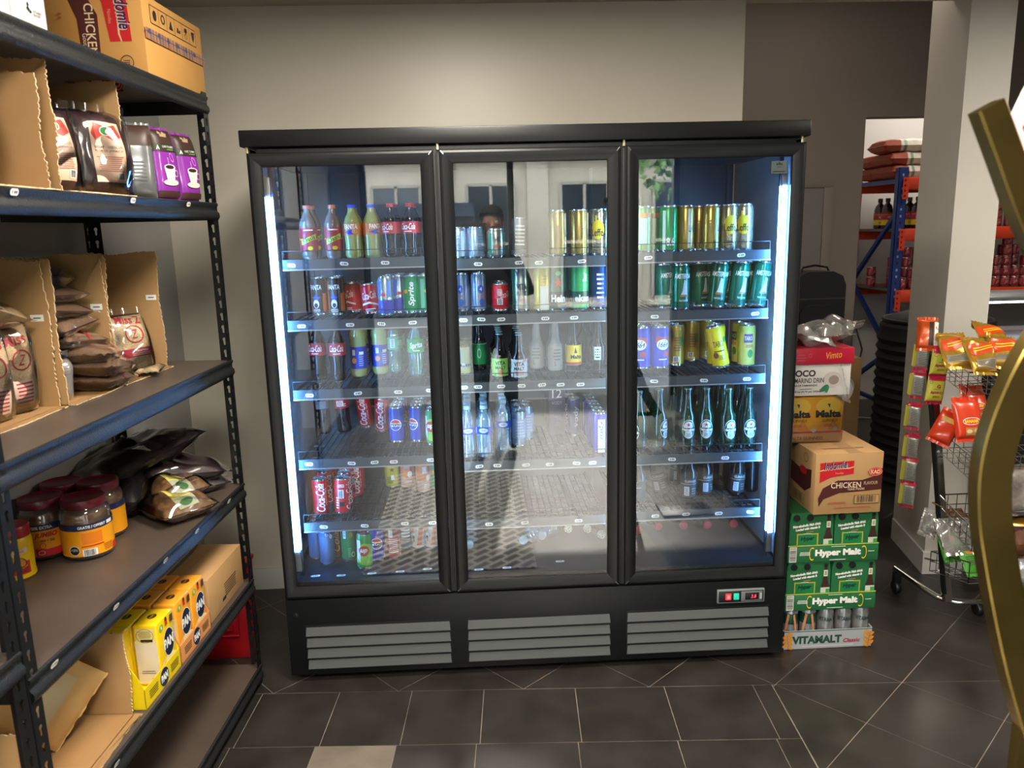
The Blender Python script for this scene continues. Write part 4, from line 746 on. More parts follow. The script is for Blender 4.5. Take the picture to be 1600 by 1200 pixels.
def rack(label, t0, t1, levels):
    t = thing('shelving_rack', label, 'shelving rack', tuple(rk(t0, 0)), rot=RROT); L = t1-t0
    for x, sx in ((0.0, 1), (DEP, -1)):
        for y, sy in ((0.0, 1), (L, -1)): make_post(t, x, y, sx, sy)
    for z in levels:
        m = MB(); m.box(0.003, DEP-0.003, 0.004, L-0.004, z-0.012, z, BOARD, skip='d'); m.box(0.003, DEP-0.003, 0.004, L-0.004, z-0.0125, z-0.012, BOARDU, skip='t')
        bd = m.build('shelf_board', t, smooth=False)
        m = MB(); front_beam(m, 0.002, L-0.002, z+0.0015, -0.001); m.build('front_beam', bd, angle=60)
        m = MB(); front_beam(m, 0.002, L-0.002, z+0.0015, DEP+0.001, -1); m.build('rear_beam', bd, angle=60)
        for y in (0.004, L-0.006):
            m = MB(); m.box(0.003, DEP-0.003, y-0.001, y+0.003, z-0.055, z-0.001, HAM); m.build('end_beam', bd, smooth=False)
    return t
LV = [2.106, 1.768, 1.2385, 0.790, 0.421, 0.075]
rack1 = rack('black boltless shelving rack with brown boards beside the display fridge', 0.0, 1.243, LV)
rack2 = rack('black shelving rack cut by the picture edge, butted against the long rack', 1.249, 1.95, [2.106, 1.74, 1.2, 0.86, 0.50, 0.10])
boards = [c for c in rack1.children if c.name.startswith('shelf_board')]
for lv, pts in ((1, [(20, 289), (207, 310), (294, 318)]), (3, [(357, 779), (307, 825), (257, 866), (176, 912), (78, 996)]), (4, [(180, 1180)])):
    for px, py in pts:
        d = ray(px, py); tt = ((R0-CAM).dot(Wd)-0.007)/d.dot(Wd); P = CAM+d*tt-R0
        m_ = planemap((-0.0075, P.dot(U), LV[lv]-0.004-0.006), (0, -1, 0), (-0.3, 0, 1))
        price_tag(boards[lv], m_, w=0.026, h=0.014)

# ---- top level: cartons
def carton(name, label, lw, ll, lh, t, w, z, m, rz=0.0, specs_front=(), specs_end=(), specs_top=(), cat='box', bev=0.002, group=None, tape=False):
    """lw toward the wall, ll along the rack; (t, w) is the front corner nearest the fridge"""
    o = thing(name, label, cat, tuple(rk(t, w, z+0.0006)), rot=(0, 0, RROT.z+rz), group=group)
    b = MB(); b.rbox(0, lw, 0, ll, 0, lh, m, bev)
    if specs_front: decor(b, specs_front, planemap((0, ll/2, lh/2), (0, -1, 0), (0, 0, 1)))
    if specs_end: decor(b, specs_end, planemap((lw/2, ll, lh/2), (-1, 0, 0), (0, 0, 1)))
    if specs_top: decor(b, specs_top, planemap((lw/2, ll/2, lh), (-1, 0, 0), (0, -1, 0)))
    b.build('carton_body', o)
    if tape:
        b = MB(); b.add([(-0.0006, 0.0, lh*0.60), (-0.0006, ll, lh*0.60), (-0.0006, ll, lh*0.60-0.05), (-0.0006, 0, lh*0.60-0.05)], [(0, 1, 2, 3)], TAPE)
        b.build('tape', o, smooth=False)
    return o
INK = ink('2a2622'); MAR = ink('4a1f1e'); RED = ink('c02028')
sym = [('rect', 0, 0.062, 0.31, 0.05, INK), ('rect', 0, 0.062, 0.304, 0.045, CARDK)]
for k in range(6):
    x = -0.127+0.051*k; sym += [('rect', x+0.0255, 0.062, 0.0015, 0.046, INK)] if k < 5 else []
    sym += [[('ell', x, 0.062, 0.012, 0.014, INK)], [('ring', x, 0.064, 0.013, 0.013, INK, {'t': 0.35})], [('poly', [(x-0.013, 0.048), (x+0.013, 0.048), (x, 0.074)], INK)],
            [('rect', x-0.006, 0.058, 0.008, 0.014, INK), ('rect', x+0.007, 0.056, 0.008, 0.008, INK)], [('rect', x, 0.070, 0.018, 0.012, INK), ('ring', x, 0.053, 0.009, 0.008, INK)], [('rect', x, 0.072, 0.02, 0.008, INK), ('poly', [(x-0.009, 0.066), (x+0.009, 0.066), (x+0.002, 0.046)], INK)]][k]
sym += [('rect', 0, 0.004, 0.40, 0.030, ink('b07a50'))]+[('bars', 0, 0.004, 0.385, 0.030, ink('6b5a58'))]+[('rect', 0, 0.008, 0.41, 0.0022, ink('3c4468'))]
sym += [('poly', [(-0.19+0.03*i, 0.006), (-0.18+0.03*i, 0.018), (-0.17+0.03*i, 0.010), (-0.175+0.03*i, 0.002)], ink('3c4468')) for i in range(0, 12, 2)]
def indomie(s=1.0, rot=0.0, k=0):
    """the noodle carton's printed face, about 0.30 x 0.24, upright when rot is 0"""
    def rt(x, y): ca, sa = math.cos(rot), math.sin(rot); return ((x*ca-y*sa)*s, (x*sa+y*ca)*s)
    def P(pts, m): return ('poly', [rt(*p) for p in pts], m)
    def X(kind, x, y, w, h, m, **o): a = rt(x, y); return (kind, a[0], a[1], w*s, h*s, m, dict(rot=rot, **o))
    def TX(tx, x, y, w, h, m, **o): a = rt(x, y); return ('text', tx, a[0], a[1], w*s, h*s, m, dict(rot=rot+o.pop('r', 0), **o))
    return [P([(-0.135, -0.062), (-0.115, -0.015), (-0.05, 0.018), (0.06, 0.016), (0.145, 0.040), (0.145, 0.066), (0.15, 0.066), (0.15, -0.030), (0.06, -0.036), (-0.04, -0.040), (-0.11, -0.066), (-0.13, -0.10)], MAR),
            P([(-0.132, 0.100), (0.02, 0.106), (0.02, 0.046), (-0.03, 0.040), (-0.08, 0.034), (-0.132, 0.010)], RED), P([(-0.132, 0.062), (-0.09, 0.072), (0.0, 0.070), (0.02, 0.076), (0.02, 0.080), (0.0, 0.075), (-0.09, 0.077), (-0.132, 0.066)], ink('d8c098')),
            TX('Indomie', -0.062, 0.0865, 0.106, 0.038, ink('d8b8b0'), shear=0.3, bold=0.03, r=0.08), TX('Indomie', -0.0635, 0.0885, 0.104, 0.036, ink('1c2250'), shear=0.3, bold=0.02, r=0.08),
            TX('Noodles', -0.045, 0.052, 0.036, 0.010, ink('d89878')), TX('CHICKEN', -0.012, -0.004, 0.135, 0.026, ink('e0cdb0'), bold=0.01), TX('FLAVOUR', 0.100, 0.002, 0.062, 0.015, ink('d0b898')), TX('Gout Poulet', 0.035, -0.022, 0.076, 0.013, ink('e0cdb0')),
            X('ell', 0.118, 0.052, 0.032, 0.020, RED), X('ring', 0.118, 0.052, 0.029, 0.017, ink('e0c8a0'), t=0.07), TX('KAD', 0.118, 0.052, 0.042, 0.018, ink('e0c8a0'), bold=0.03),
            X('rect', 0.085, -0.072, 0.115, 0.040, INK), X('rect', 0.085, -0.072, 0.110, 0.036, CARD), X('bars', 0.085, -0.071, 0.092, 0.030, INK),
            ('lines', *rt(-0.05, -0.085), 0.09*s, 0.012*s, 2, ink('a8483c')) if rot == 0 else ('lines', *rt(-0.05, -0.085), 0.012*s, 0.02*s, 2, ink('a8483c')),
            ('lines', *rt(0.02, -0.108), 0.20*s, 0.008*s, 2, ink('a8483c')) if rot == 0 else ('lines', *rt(0.02, -0.108), 0.012*s, 0.02*s, 2, ink('a8483c'))]
carton('noodle_carton', 'brown noodle carton with symbol strip, on top of rack nearest the fridge', 0.285, 0.40, 0.212, -0.018, 0.006, LV[0], CARDK, specs_front=sym,
       specs_end=indomie(1.0, -PI/2)+[('ring', 0.098-0.01, -0.075, 0.019, 0.019, INK, {'t': 0.12}), ('lines', 0.088, -0.075, 0.02, 0.014, 3, INK)])
carton('noodle_carton', 'second brown noodle carton on rack top, half hidden by the white carton', 0.19, 0.30, 0.212, 0.47, 0.235, LV[0], CARD, specs_end=[('poly', [(-0.06, -0.106), (0.14, -0.106), (0.14, -0.02), (0.03, -0.06)], MAR), ('rect', -0.02, 0.05, 0.12, 0.05, INK), ('rect', -0.02, 0.05, 0.114, 0.045, CARD), ('bars', -0.02, 0.05, 0.10, 0.038, INK)])
WBOX = mat('white_carton', C('c6c6c8'), 0.55)
carton('appliance_carton', 'white carton with three-diamond mark, on top of rack at its street end', 0.30, 0.34, 0.26, 0.848, 0.006, LV[0], WBOX, specs_front=[('rect', 0.045, 0.0, 0.0012, 0.26, ink('6a6a6c')), ('rect', 0.0, -0.035, 0.34, 0.0012, ink('6a6a6c')),
       ('poly', [(0.100, -0.098), (0.106, -0.092), (0.112, -0.098), (0.106, -0.104)], K_), ('poly', [(0.106, -0.084), (0.110, -0.090), (0.106, -0.094), (0.102, -0.090)], K_), ('poly', [(0.112, -0.098), (0.118, -0.103), (0.112, -0.106), (0.108, -0.103)], K_), ('text', 'MITSUBISHI', 0.137, -0.099, 0.028, 0.005, K_), ('text', 'ELECTRIC', 0.135, -0.106, 0.024, 0.004, K_)])

# ---- open-fronted cartons: floor, back, two sides with torn edges
def open_carton(label, t, ll, w, lw, z, h, seed, m=CARD, back_h=None, tag_on=None, flapfloor=True, lean=0.0, group='cut-open cartons on the rack'):
    o = thing('open_carton', label, 'box', tuple(rk(t, w, z+0.0008)), rot=RROT, group=group)
    b = MB(); b.box(0, lw, 0.003, ll-0.003, 0, 0.003, CARDI)
    b.box(lw-0.003, lw, 0, ll, 0.003, (back_h or h), CARDI); b.build('carton_base', o, smooth=False)
    for k, y in enumerate((0.0, ll)):
        b = MB(); torn_panel(b, lw-0.006, h, 0.0035, m if k == 0 else m, Matrix(((-1, 0, 0, lw-0.004), (0, 0, 1, y), (0, 1, 0, 0.003), (0, 0, 0, 1))), seed+k)
        if tag_on == k:
            s = 1 if k == 1 else 1
            decor(b, [('rect', 0, 0, 0.034, 0.017, TAGM), ('lines', 0, 0, 0.022, 0.008, 1, ink('6a6a6a'))], planemap((0.03, y+0.0022, h*0.62), (-1, 0, 0), (0, 0, 1)))
        b.build('carton_side', o, smooth=False)
    if flapfloor:
        b = MB(); torn_panel(b, 0.022, ll, 0.003, CARDI, Matrix(((-1, 0, 0, 0.002), (0, 1, 0, 0), (0, 0, 1, 0.0015), (0, 0, 0, 1))), seed+7, 0.004, sides='r'); b.build('torn_lip', o, smooth=False)
    return o
open_carton('torn open carton of seed bag on second level at the street end', 0.905, 0.285, 0.015, 0.34, LV[1], 0.245, 1)
open_carton('torn open carton around the clear hibiscus bags, second level', 0.545, 0.300, 0.02, 0.34, LV[1], 0.285, 4, back_h=0.26)
open_carton('lower torn carton behind the purple coffee packs, second level', 0.175, 0.30, 0.085, 0.30, LV[1], 0.205, 8, back_h=0.19, flapfloor=False)
open_carton('cut open carton of rice bags on third level at the street end', 0.715, 0.42, 0.175, 0.24, LV[2], 0.372, 12, tag_on=0)
open_carton('middle cut open carton holding the brown bag stack, third level', 0.455, 0.245, 0.165, 0.25, LV[2], 0.375, 17, tag_on=0)
open_carton('tall cut open carton nearest the fridge on third level', 0.125, 0.315, 0.165, 0.25, LV[2], 0.372, 22, tag_on=0)
o_ = open_carton('empty torn carton with kraft pouch inside, fifth level', 0.815, 0.42, 0.035, 0.36, LV[4], 0.235, 27)

# ---- bags
def place_bag(name, label, w, l, h, m, t, wd, z, rz=0.0, rx=0.0, ry=0.0, seed=0, specs=None, film=None, cat='bag', group=None, wr=0.005, fringe=0.012, p=3.0, L=0.012, stand=False):
    o = thing(name, label, cat, group=group)
    if stand:  # standing bag: its face toward the room
        base = Matrix(((0, 0, -1, 0), (-1, 0, 0, 0), (0, 1, 0, 0), (0, 0, 0, 1)))
        Mx = Matrix.Translation(rk(t, wd, z+l/2)) @ RT.to_3x3().to_4x4() @ Matrix.Rotation(-rz, 4, 'Z') @ Matrix.Rotation(ry, 4, 'Y') @ base
    else:
        Mx = Matrix.Translation(rk(t, wd, z+h/2)) @ RT.to_3x3().to_4x4() @ Matrix.Rotation(rz, 4, 'Z') @ Matrix.Rotation(rx, 4, 'X') @ Matrix.Rotation(ry, 4, 'Y')
    o.matrix_world = Mx
    b = MB(); zt = bag(b, w, l, h, m, seed, wr=wr, fringe=0 if film else fringe, p=p); b.build('bag_body', o, angle=180)
    if specs:
        b = MB(); decor(b, specs, bagmap(zt), L); b.build('label', o, angle=180)
    if film:
        b = MB(); bag(b, w*1.10, l*1.06, h*1.08+0.006, film, seed+3, wr=wr*1.3, fringe=fringe*1.6, fm=film, p=p*0.9); b.build('plastic_wrap', o, angle=180)
    return o
RICE = grain('rice_grains', 'b8a07c', 260, 0.30); BRGR = grain('brown_grain', '7c604c', 300, 0.18); SEED = grain('seed_mix', '6a5a40', 120, 0.45); HIB = grain('dried_hibiscus', '2c161c', 60, 0.5); DARK = grain('dark_dried_petals', '1d1219', 70, 0.5); ROOT = grain('dried_bark_chips', '6a4c30', 55, 0.6)
RI = ink('a02838')
RSP = [('text', 'Miss', 0, 0.075, 0.070, 0.026, RI, {'shear': 0.3, 'bold': 0.02, 'rot': 0.1}), ('ring', 0.005, 0.025, 0.024, 0.026, RI, {'t': 0.14}), ('text', 'Z', 0.005, 0.025, 0.018, 0.026, RI, {'shear': 0.3}), ('rect', 0, -0.055, 0.055, 0.062, ink('cdb8a8')), ('lines', 0, -0.055, 0.050, 0.055, 6, RI)]
place_bag('seed_bag', 'clear bag of brown seeds in the street-end torn carton, second level', 0.16, 0.22, 0.10, SEED, 1.06, 0.10, LV[1]+0.01, seed=31, film=FILM, stand=True)
HSP = [('rect', 0, 0.0, 0.085, 0.150, ink('d8b8a0')), ('poly', [(-0.04, 0.045), (-0.03, 0.072), (0.0, 0.062), (0.03, 0.070), (0.042, 0.04), (0.02, 0.028), (-0.01, 0.042), (-0.03, 0.028)], ink('b8281c')), ('ell', 0.0, 0.052, 0.018, 0.012, ink('e8e0c8')), ('ell', 0.0, 0.052, 0.016, 0.010, ink('1c6a2c')), ('text', 'BISSAP - HIBISCUS', 0, 0.012, 0.07, 0.007, INK), ('text', 'FLOR DE JAMAICA', 0, 0.002, 0.07, 0.007, INK), ('lines', 0, -0.03, 0.07, 0.04, 8, ink('a86a58')), ('rect', 0.026, -0.06, 0.022, 0.020, W_), ('bars', 0.026, -0.06, 0.018, 0.016, K_)]
place_bag('hibiscus_bag', 'clear bag of dried hibiscus facing the room with full cream label', 0.155, 0.205, 0.075, HIB, 0.585, 0.062, LV[1]+0.004, rz=0.50, ry=0.10, seed=33, specs=HSP, film=FILM, stand=True, group=None)
place_bag('hibiscus_bag', 'clear bag of dried hibiscus partly behind the front one, label cut off', 0.15, 0.20, 0.07, HIB, 0.735, 0.11, LV[1]+0.004, rz=0.35, ry=0.12, seed=36, specs=HSP, film=FILM, stand=True)
place_bag('hibiscus_bag', 'clear bag of dried hibiscus at the back of its torn carton', 0.15, 0.20, 0.07, HIB, 0.66, 0.20, LV[1]+0.004, rz=0.3, seed=38, film=FILM, stand=True)
PUR = mat('coffee_pack_purple', C('85309a'), 0.28, coat=0.3); BRNK = mat('coffee_pack_brown', C('45302a'), 0.35)
CSP = [('rect', 0, 0.075, 0.098, 0.052, ink('3c2822')), ('poly', [(-0.02, 0.088), (-0.012, 0.098), (-0.004, 0.086), (0.004, 0.098), (0.012, 0.088), (0.02, 0.098), (0.012, 0.078), (-0.014, 0.078)], ink('a88c74')), ('rect', 0, 0.046, 0.098, 0.022, ink('2c2c1c')), ('poly', [(-0.036, 0.040), (-0.031, 0.053), (-0.026, 0.040)], W_), ('text', 'CAFE TOURAC', 0.006, 0.049, 0.045, 0.006, W_), ('lines', 0.012, 0.041, 0.03, 0.004, 1, ink('6fae5c')),
       ('poly', [(-0.020, -0.010), (0.020, -0.010), (0.014, -0.050), (-0.014, -0.050)], ink('e0d8c8')), ('ell', 0, -0.010, 0.020, 0.008, ink('efe8da')), ('ell', 0, -0.010, 0.016, 0.006, ink('2c1812')), ('ell', 0, -0.055, 0.030, 0.009, ink('d8d0c0')), ('ring', 0.022, -0.028, 0.008, 0.010, ink('d8d0c0')), ('ring', 0.010, 0.018, 0.006, 0.014, ink('d88ad8'), {'rot': 0.3}), ('lines', -0.004, 0.008, 0.004, 0.02, 4, ink('d8a8dc')), ('rect', 0, -0.088, 0.09, 0.018, ink('4a302a'))]
for k, (t, w, rz, lab) in enumerate(((0.095, 0.030, 0.30, 'purple and brown coffee pack nearest the fridge on second level'), (0.245, 0.034, 0.32, 'purple and brown coffee pack in the middle of the front three'), (0.37, 0.05, 0.95, 'dark coffee pack turned to its silver side, beside the hibiscus bags'))):
    place_bag('coffee_pack', lab, 0.098, 0.205, 0.060, PUR if k < 2 else paint('8c8f92', 0.25, 0.6), t, w+0.028, LV[1]+0.004, rz=rz, ry=0.08, seed=41+k, specs=CSP if k < 2 else [('rect', 0, 0.07, 0.09, 0.06, ink('3c2822')), ('lines', 0, -0.03, 0.05, 0.06, 6, ink('5a5d60'))], wr=0.003, fringe=0.006, p=4, stand=True, cat='coffee pack')
place_bag('coffee_pack', 'dark brown coffee pack standing behind the purple ones', 0.098, 0.205, 0.06, BRNK, 0.30, 0.16, LV[1]+0.004, rz=0.3, seed=45, wr=0.003, stand=True, cat='coffee pack')
# third level: rice bags
for k, (t, w, lab) in enumerate(((1.02, 0.235, 'rice bag standing nearest the street in its carton'), (0.90, 0.225, 'middle rice bag of the standing three'), (0.79, 0.235, 'rice bag standing against the torn carton side'))):
    place_bag('rice_bag', 'clear red printed '+lab, 0.115, 0.215, 0.075, RICE, t, w+0.01, LV[2]+0.004, rz=0.25, ry=0.03, seed=51+k, specs=RSP, film=FILM, stand=True, group='standing rice bags')
place_bag('rice_bag', 'red printed rice bag lying on top of the standing three', 0.19, 0.15, 0.06, RICE, 0.86, 0.27, LV[2]+0.222, rz=0.2, rx=0.25, seed=55, specs=[('text', 'Miss Z', 0, 0.01, 0.10, 0.03, RI, {'shear': 0.3, 'rot': PI})], film=FILM)
place_bag('rice_bag', 'tall red printed rice bag alone in the carton nearest the fridge', 0.135, 0.185, 0.085, RICE, 0.29, 0.205, LV[2]+0.004, rz=0.45, ry=0.18, seed=57, film=FILM, stand=True,
          specs=[('text', 'Miss Z', 0, 0.078, 0.085, 0.026, RI, {'shear': 0.3, 'bold': 0.02, 'rot': -0.1}), ('ring', 0, 0.032, 0.026, 0.028, RI, {'t': 0.14}), ('text', 'Z', 0, 0.032, 0.018, 0.028, RI, {'shear': 0.3}), ('rect', 0.01, -0.025, 0.115, 0.026, RI), ('text', 'Taureau', 0.01, -0.019, 0.04, 0.008, W_), ('lines', 0.01, -0.030, 0.07, 0.010, 2, ink('d8a8a0'))])
place_bag('rice_bag', 'pale rice bag lying flat under the tall one near the fridge', 0.15, 0.11, 0.035, RICE, 0.275, 0.20, LV[2]+0.001, rz=0.3, seed=59, film=FILM)
# the pile of brown flour bags
zz = LV[2]+0.002
BSP = [('text', 'WM', 0.01, 0.0, 0.05, 0.045, ink('a82434'), {'shear': 0.4, 'bold': 0.03}), ('poly', [(-0.085, -0.012), (-0.03, -0.028), (-0.028, -0.016), (-0.08, 0.0)], ink('a82434')), ('lines', 0.055, -0.01, 0.03, 0.03, 4, ink('c8a8a0'))]
ordn = ['lowest', 'second from bottom', 'third from bottom', 'fourth from bottom', 'fifth from bottom', 'sixth from bottom', 'seventh from bottom', 'topmost']
for k in range(8):
    hh = 0.046 if k < 7 else 0.06
    tt = 0.50+[-0.03, 0.0, 0.02, 0.06, 0.075, 0.085, 0.09, 0.11][k]; ww = 0.215+[0.0, -0.02, -0.01, 0.03, 0.04, 0.05, 0.05, 0.07][k]
    place_bag('flour_bag', '%s of the eight brown bags stacked in middle carton' % ordn[k], 0.155, 0.195 if k < 3 else 0.17, hh+0.008, BRGR if k < 7 else DARK, tt, ww, zz, rz=0.12*((k*7) % 5-2)*0.4+(0.25 if k < 3 else 0), rx=[0.10, 0.13, 0.08, 0.10, -0.08, 0.12, 0.06, 0.1][k], ry=-0.05, seed=61+k, specs=BSP if k in (0, 2, 3) else ([('rect', 0, -0.03, 0.05, 0.06, ink('b8a8b4')), ('lines', 0, -0.03, 0.04, 0.05, 4, ink('7a6a78'))] if k in (1, 7) else None), film=FILM, wr=0.004)
    zz += hh*0.92
place_bag('flour_bag', 'small pinched bag standing beside the brown stack in front', 0.07, 0.11, 0.05, BRGR, 0.655, 0.215, LV[2]+0.002, rz=0.4, seed=72, specs=[('lines', 0, 0.03, 0.05, 0.04, 5, ink('c8b0b4'))], film=FILM2, stand=True)

# ---- fourth level: jars
LID = mat('jar_lid_maroon', C('6c1626'), 0.35, coat=0.2); JGL = clear('jar_glass', (0.94, 0.92, 0.88), gloss=0.13, rough=0.03, body=0.04, fres=2.5)
SAUS = mat('sausages_in_brine', C('9a6a48'), 0.35, noise=(45, 0.35, 3), coat=0.3)
YL = ink('f0a016'); NAV = ink('1c2654')
JSPA = [('rect', 0, 0.052, 0.36, 0.074, YL), ('rect', 0, 0.098, 0.43, 0.018, NAV), ('text', 'GRATIS / OFFERT', 0.006, 0.098, 0.072, 0.008, W_, {'bold': 0.03}), ('rect', 0.030+0.028, 0.098, 0.022, 0.010, W_), ('rect', 0.003, 0.066, 0.052, 0.032, ink('e8801a')), ('lines', 0.003, 0.044, 0.066, 0.008, 1, ink('c83018')), ('rect', -0.006, 0.026, 0.036, 0.020, W_), ('bars', -0.006, 0.026, 0.030, 0.017, K_), ('ell', -0.044, 0.034, 0.014, 0.014, W_), ('ell', -0.044, 0.034, 0.0125, 0.0125, K_), ('text', '+20%', -0.044, 0.036, 0.018, 0.007, W_), ('lines', 0.045, 0.032, 0.03, 0.02, 4, ink('c86a18')), ('poly', [(0.060, 0.018), (0.075, 0.018), (0.075, 0.040), (0.062, 0.034)], RED)]
JSPB = [('rect', 0, 0.052, 0.36, 0.074, YL), ('rect', 0, 0.098, 0.43, 0.018, NAV), ('text', '+20% EXTRA', 0.0, 0.098, 0.056, 0.009, W_, {'bold': 0.03}), ('text', 'JUMBO', 0.010, 0.075, 0.058, 0.018, ink('c82018'), {'shear': 0.3, 'bold': 0.04}), ('text', '1000 + 200', 0.012, 0.060, 0.036, 0.007, K_, {'bold': 0.02}), ('rect', -0.050, 0.072, 0.022, 0.026, ink('e8801a')), ('lines', -0.046, 0.042, 0.026, 0.032, 6, ink('c88a20')), ('ring', 0.0, 0.046, 0.008, 0.009, ink('c83018')), ('poly', [(-0.018, 0.016), (0.06, 0.016), (0.06, 0.038), (0.01, 0.036), (-0.018, 0.040)], RED), ('ring', -0.004, 0.027, 0.008, 0.006, W_, {'t': 0.15}), ('ell', 0.066, 0.050, 0.014, 0.014, W_), ('ell', 0.066, 0.050, 0.0125, 0.0125, K_), ('text', '+20', 0.066, 0.052, 0.016, 0.007, W_)]
JR, JH = 0.0655, 0.170
def jar(label, t, w, rz, specs):
    o = thing('sausage_jar', label, 'jar', tuple(rk(t, w, LV[3]+0.0008)), rot=(0, 0, RROT.z+rz), group='jars of sausages on the fourth level')
    b = MB(); b.lathe([(0, 0.003), (JR*0.72, 0), (JR*0.92, 0.004), (JR, 0.016), (JR, 0.108), (JR*0.985, 0.120), (JR*0.97, 0.130), (JR*0.88, 0.142), (JR*0.80, 0.148), (JR*0.80, 0.156)], JGL, 32); b.build('jar_glass', o, angle=60)
    b = MB(); q = JR-0.004; b.lathe([(0, 0.006), (q*0.8, 0.006), (q, 0.018), (q, 0.118), (q*0.93, 0.132), (0, 0.134)], SAUS, 28); b.build('sausages', o, angle=60)
    b = MB(); l0 = JR*0.86; b.lathe([(l0, 0.146), (l0*1.02, 0.148), (l0*1.02, 0.162), (l0*0.99, 0.169), (l0*0.92, 0.170), (l0*0.84, 0.167), (0, 0.167)], LID, 32); b.build('jar_lid', o)
    b = MB(); decor(b, specs, cylmap(JR+0.0006), 0.015, e0=0.0003); b.build('label', o)
def rzface(px, t, w):   # turn so that the label faces the camera, with an offset
    P = rk(t, w); d = CAM-P; a = math.atan2(d.y, d.x); return a+PI/2-RROT.z
for lab, t, w, off, sp in (('sausage jar in front, barcode side of its label showing', 0.604, 0.222, 0.1, JSPA), ('sausage jar of front pair nearer street, wide JUMBO label showing', 0.600, 0.345, -0.15, JSPB),
        ('sausage jar behind the front one, nearest the fridge', 0.463, 0.258, -0.9, JSPB), ('sausage jar in second row, only its lid showing between the others', 0.468, 0.365-0.002, 0.4, JSPA)):
    jar(lab, t, w, rzface(0, t, w)+off, sp)
YC = mat('yellow_tub', C('e8c010'), 0.35)
o = thing('seasoning_tub', 'yellow shrimp seasoning tub with red lid behind the near rack post', 'tub', tuple(rk(0.745, 0.335, LV[3]+0.0008)), rot=(0, 0, RROT.z+rzface(0, 0.745, 0.335)-0.35))
b = MB(); b.lathe([(0, 0.002), (0.040, 0), (0.043, 0.004), (0.041, 0.018), (0.0415, 0.10), (0.038, 0.112), (0.036, 0.115), (0.0, 0.115)], YC, 28); b.build('tub_body', o)
b = MB(); b.lathe([(0.038, 0.112), (0.0405, 0.112), (0.0405, 0.138), (0.038, 0.142), (0.0, 0.142)], ink('a01828', 0.3), 28); b.build('tub_lid', o)
b = MB(); decor(b, [('poly', [(0.0, 0.015), (0.045, 0.015), (0.045, 0.05), (0.02, 0.045), (0.0, 0.03)], ink('c82a18')), ('poly', [(0.006, 0.062), (0.030, 0.055), (0.038, 0.035), (0.026, 0.028), (0.020, 0.045)], ink('d88a2c')), ('ring', 0.022, 0.048, 0.016, 0.012, K_, {'t': 0.15, 'rot': -0.6}), ('lines', 0.030, 0.026, 0.02, 0.016, 5, K_), ('poly', [(0.006, 0.078), (0.040, 0.088), (0.040, 0.074), (0.006, 0.066)], ink('e8c8c0')), ('lines', 0.024, 0.077, 0.02, 0.006, 2, RED)], cylmap(0.0418), 0.01); b.build('label', o)
# dark bags and bark bags
for k, (nm, lab, w, l, h, m, t, wd, z, rz, sp) in enumerate((
    ('petal_bag', 'large black bag of dried petals on top of the pile at the back', 0.25, 0.36, 0.085, DARK, 0.17, 0.29, 0.120, -0.45, None),
    ('petal_bag', 'dark bag of dried petals lying under the large one toward the street', 0.22, 0.27, 0.135, DARK, 0.265, 0.315, 0.004, 0.1, None),
    ('petal_bag', 'purplish bag of dried petals sloping toward the far rack post', 0.18, 0.26, 0.07, HIB, 0.10, 0.185, 0.055, -0.9, [('rect', -0.03, 0.05, 0.05, 0.05, ink('8a8c64')), ('lines', -0.03, 0.05, 0.04, 0.04, 3, ink('5a5c40'))]),
    ('petal_bag', 'dark bag of petals at the bottom nearest the far rack post', 0.17, 0.24, 0.050, DARK, 0.085, 0.17, 0.002, -0.85, None),
    ('bark_bag', 'clear bag of bark chips with yellow label behind the front one', 0.17, 0.19, 0.07, ROOT, 0.225, 0.155, 0.030, 0.9, 'Y'),
    ('bark_bag', 'clear bag of bark chips with yellow label at the shelf edge', 0.17, 0.21, 0.07, ROOT, 0.315, 0.105, 0.004, 0.9, 'Y'))):
    if sp == 'Y': sp = [('rect', 0.0, 0.01, 0.062, 0.175, ink('d8cc70')), ('rect', 0, 0.075, 0.062, 0.045, ink('a8ac90')), ('ell', 0, 0.078, 0.020, 0.014, ink('3c6a3c')), ('lines', 0, 0.02, 0.05, 0.05, 6, ink('8a7c30')), ('rect', -0.01, -0.055, 0.028, 0.022, W_), ('bars', -0.01, -0.055, 0.024, 0.018, K_)]
    place_bag(nm, lab, w, l, h, m, t, wd, LV[3]+z, rz=rz, rx=(-0.18 if k == 0 else (0.12 if k == 2 else 0.0)), ry=(0.10 if k == 0 else 0), seed=80+k, specs=sp, film=FILM, wr=0.008)

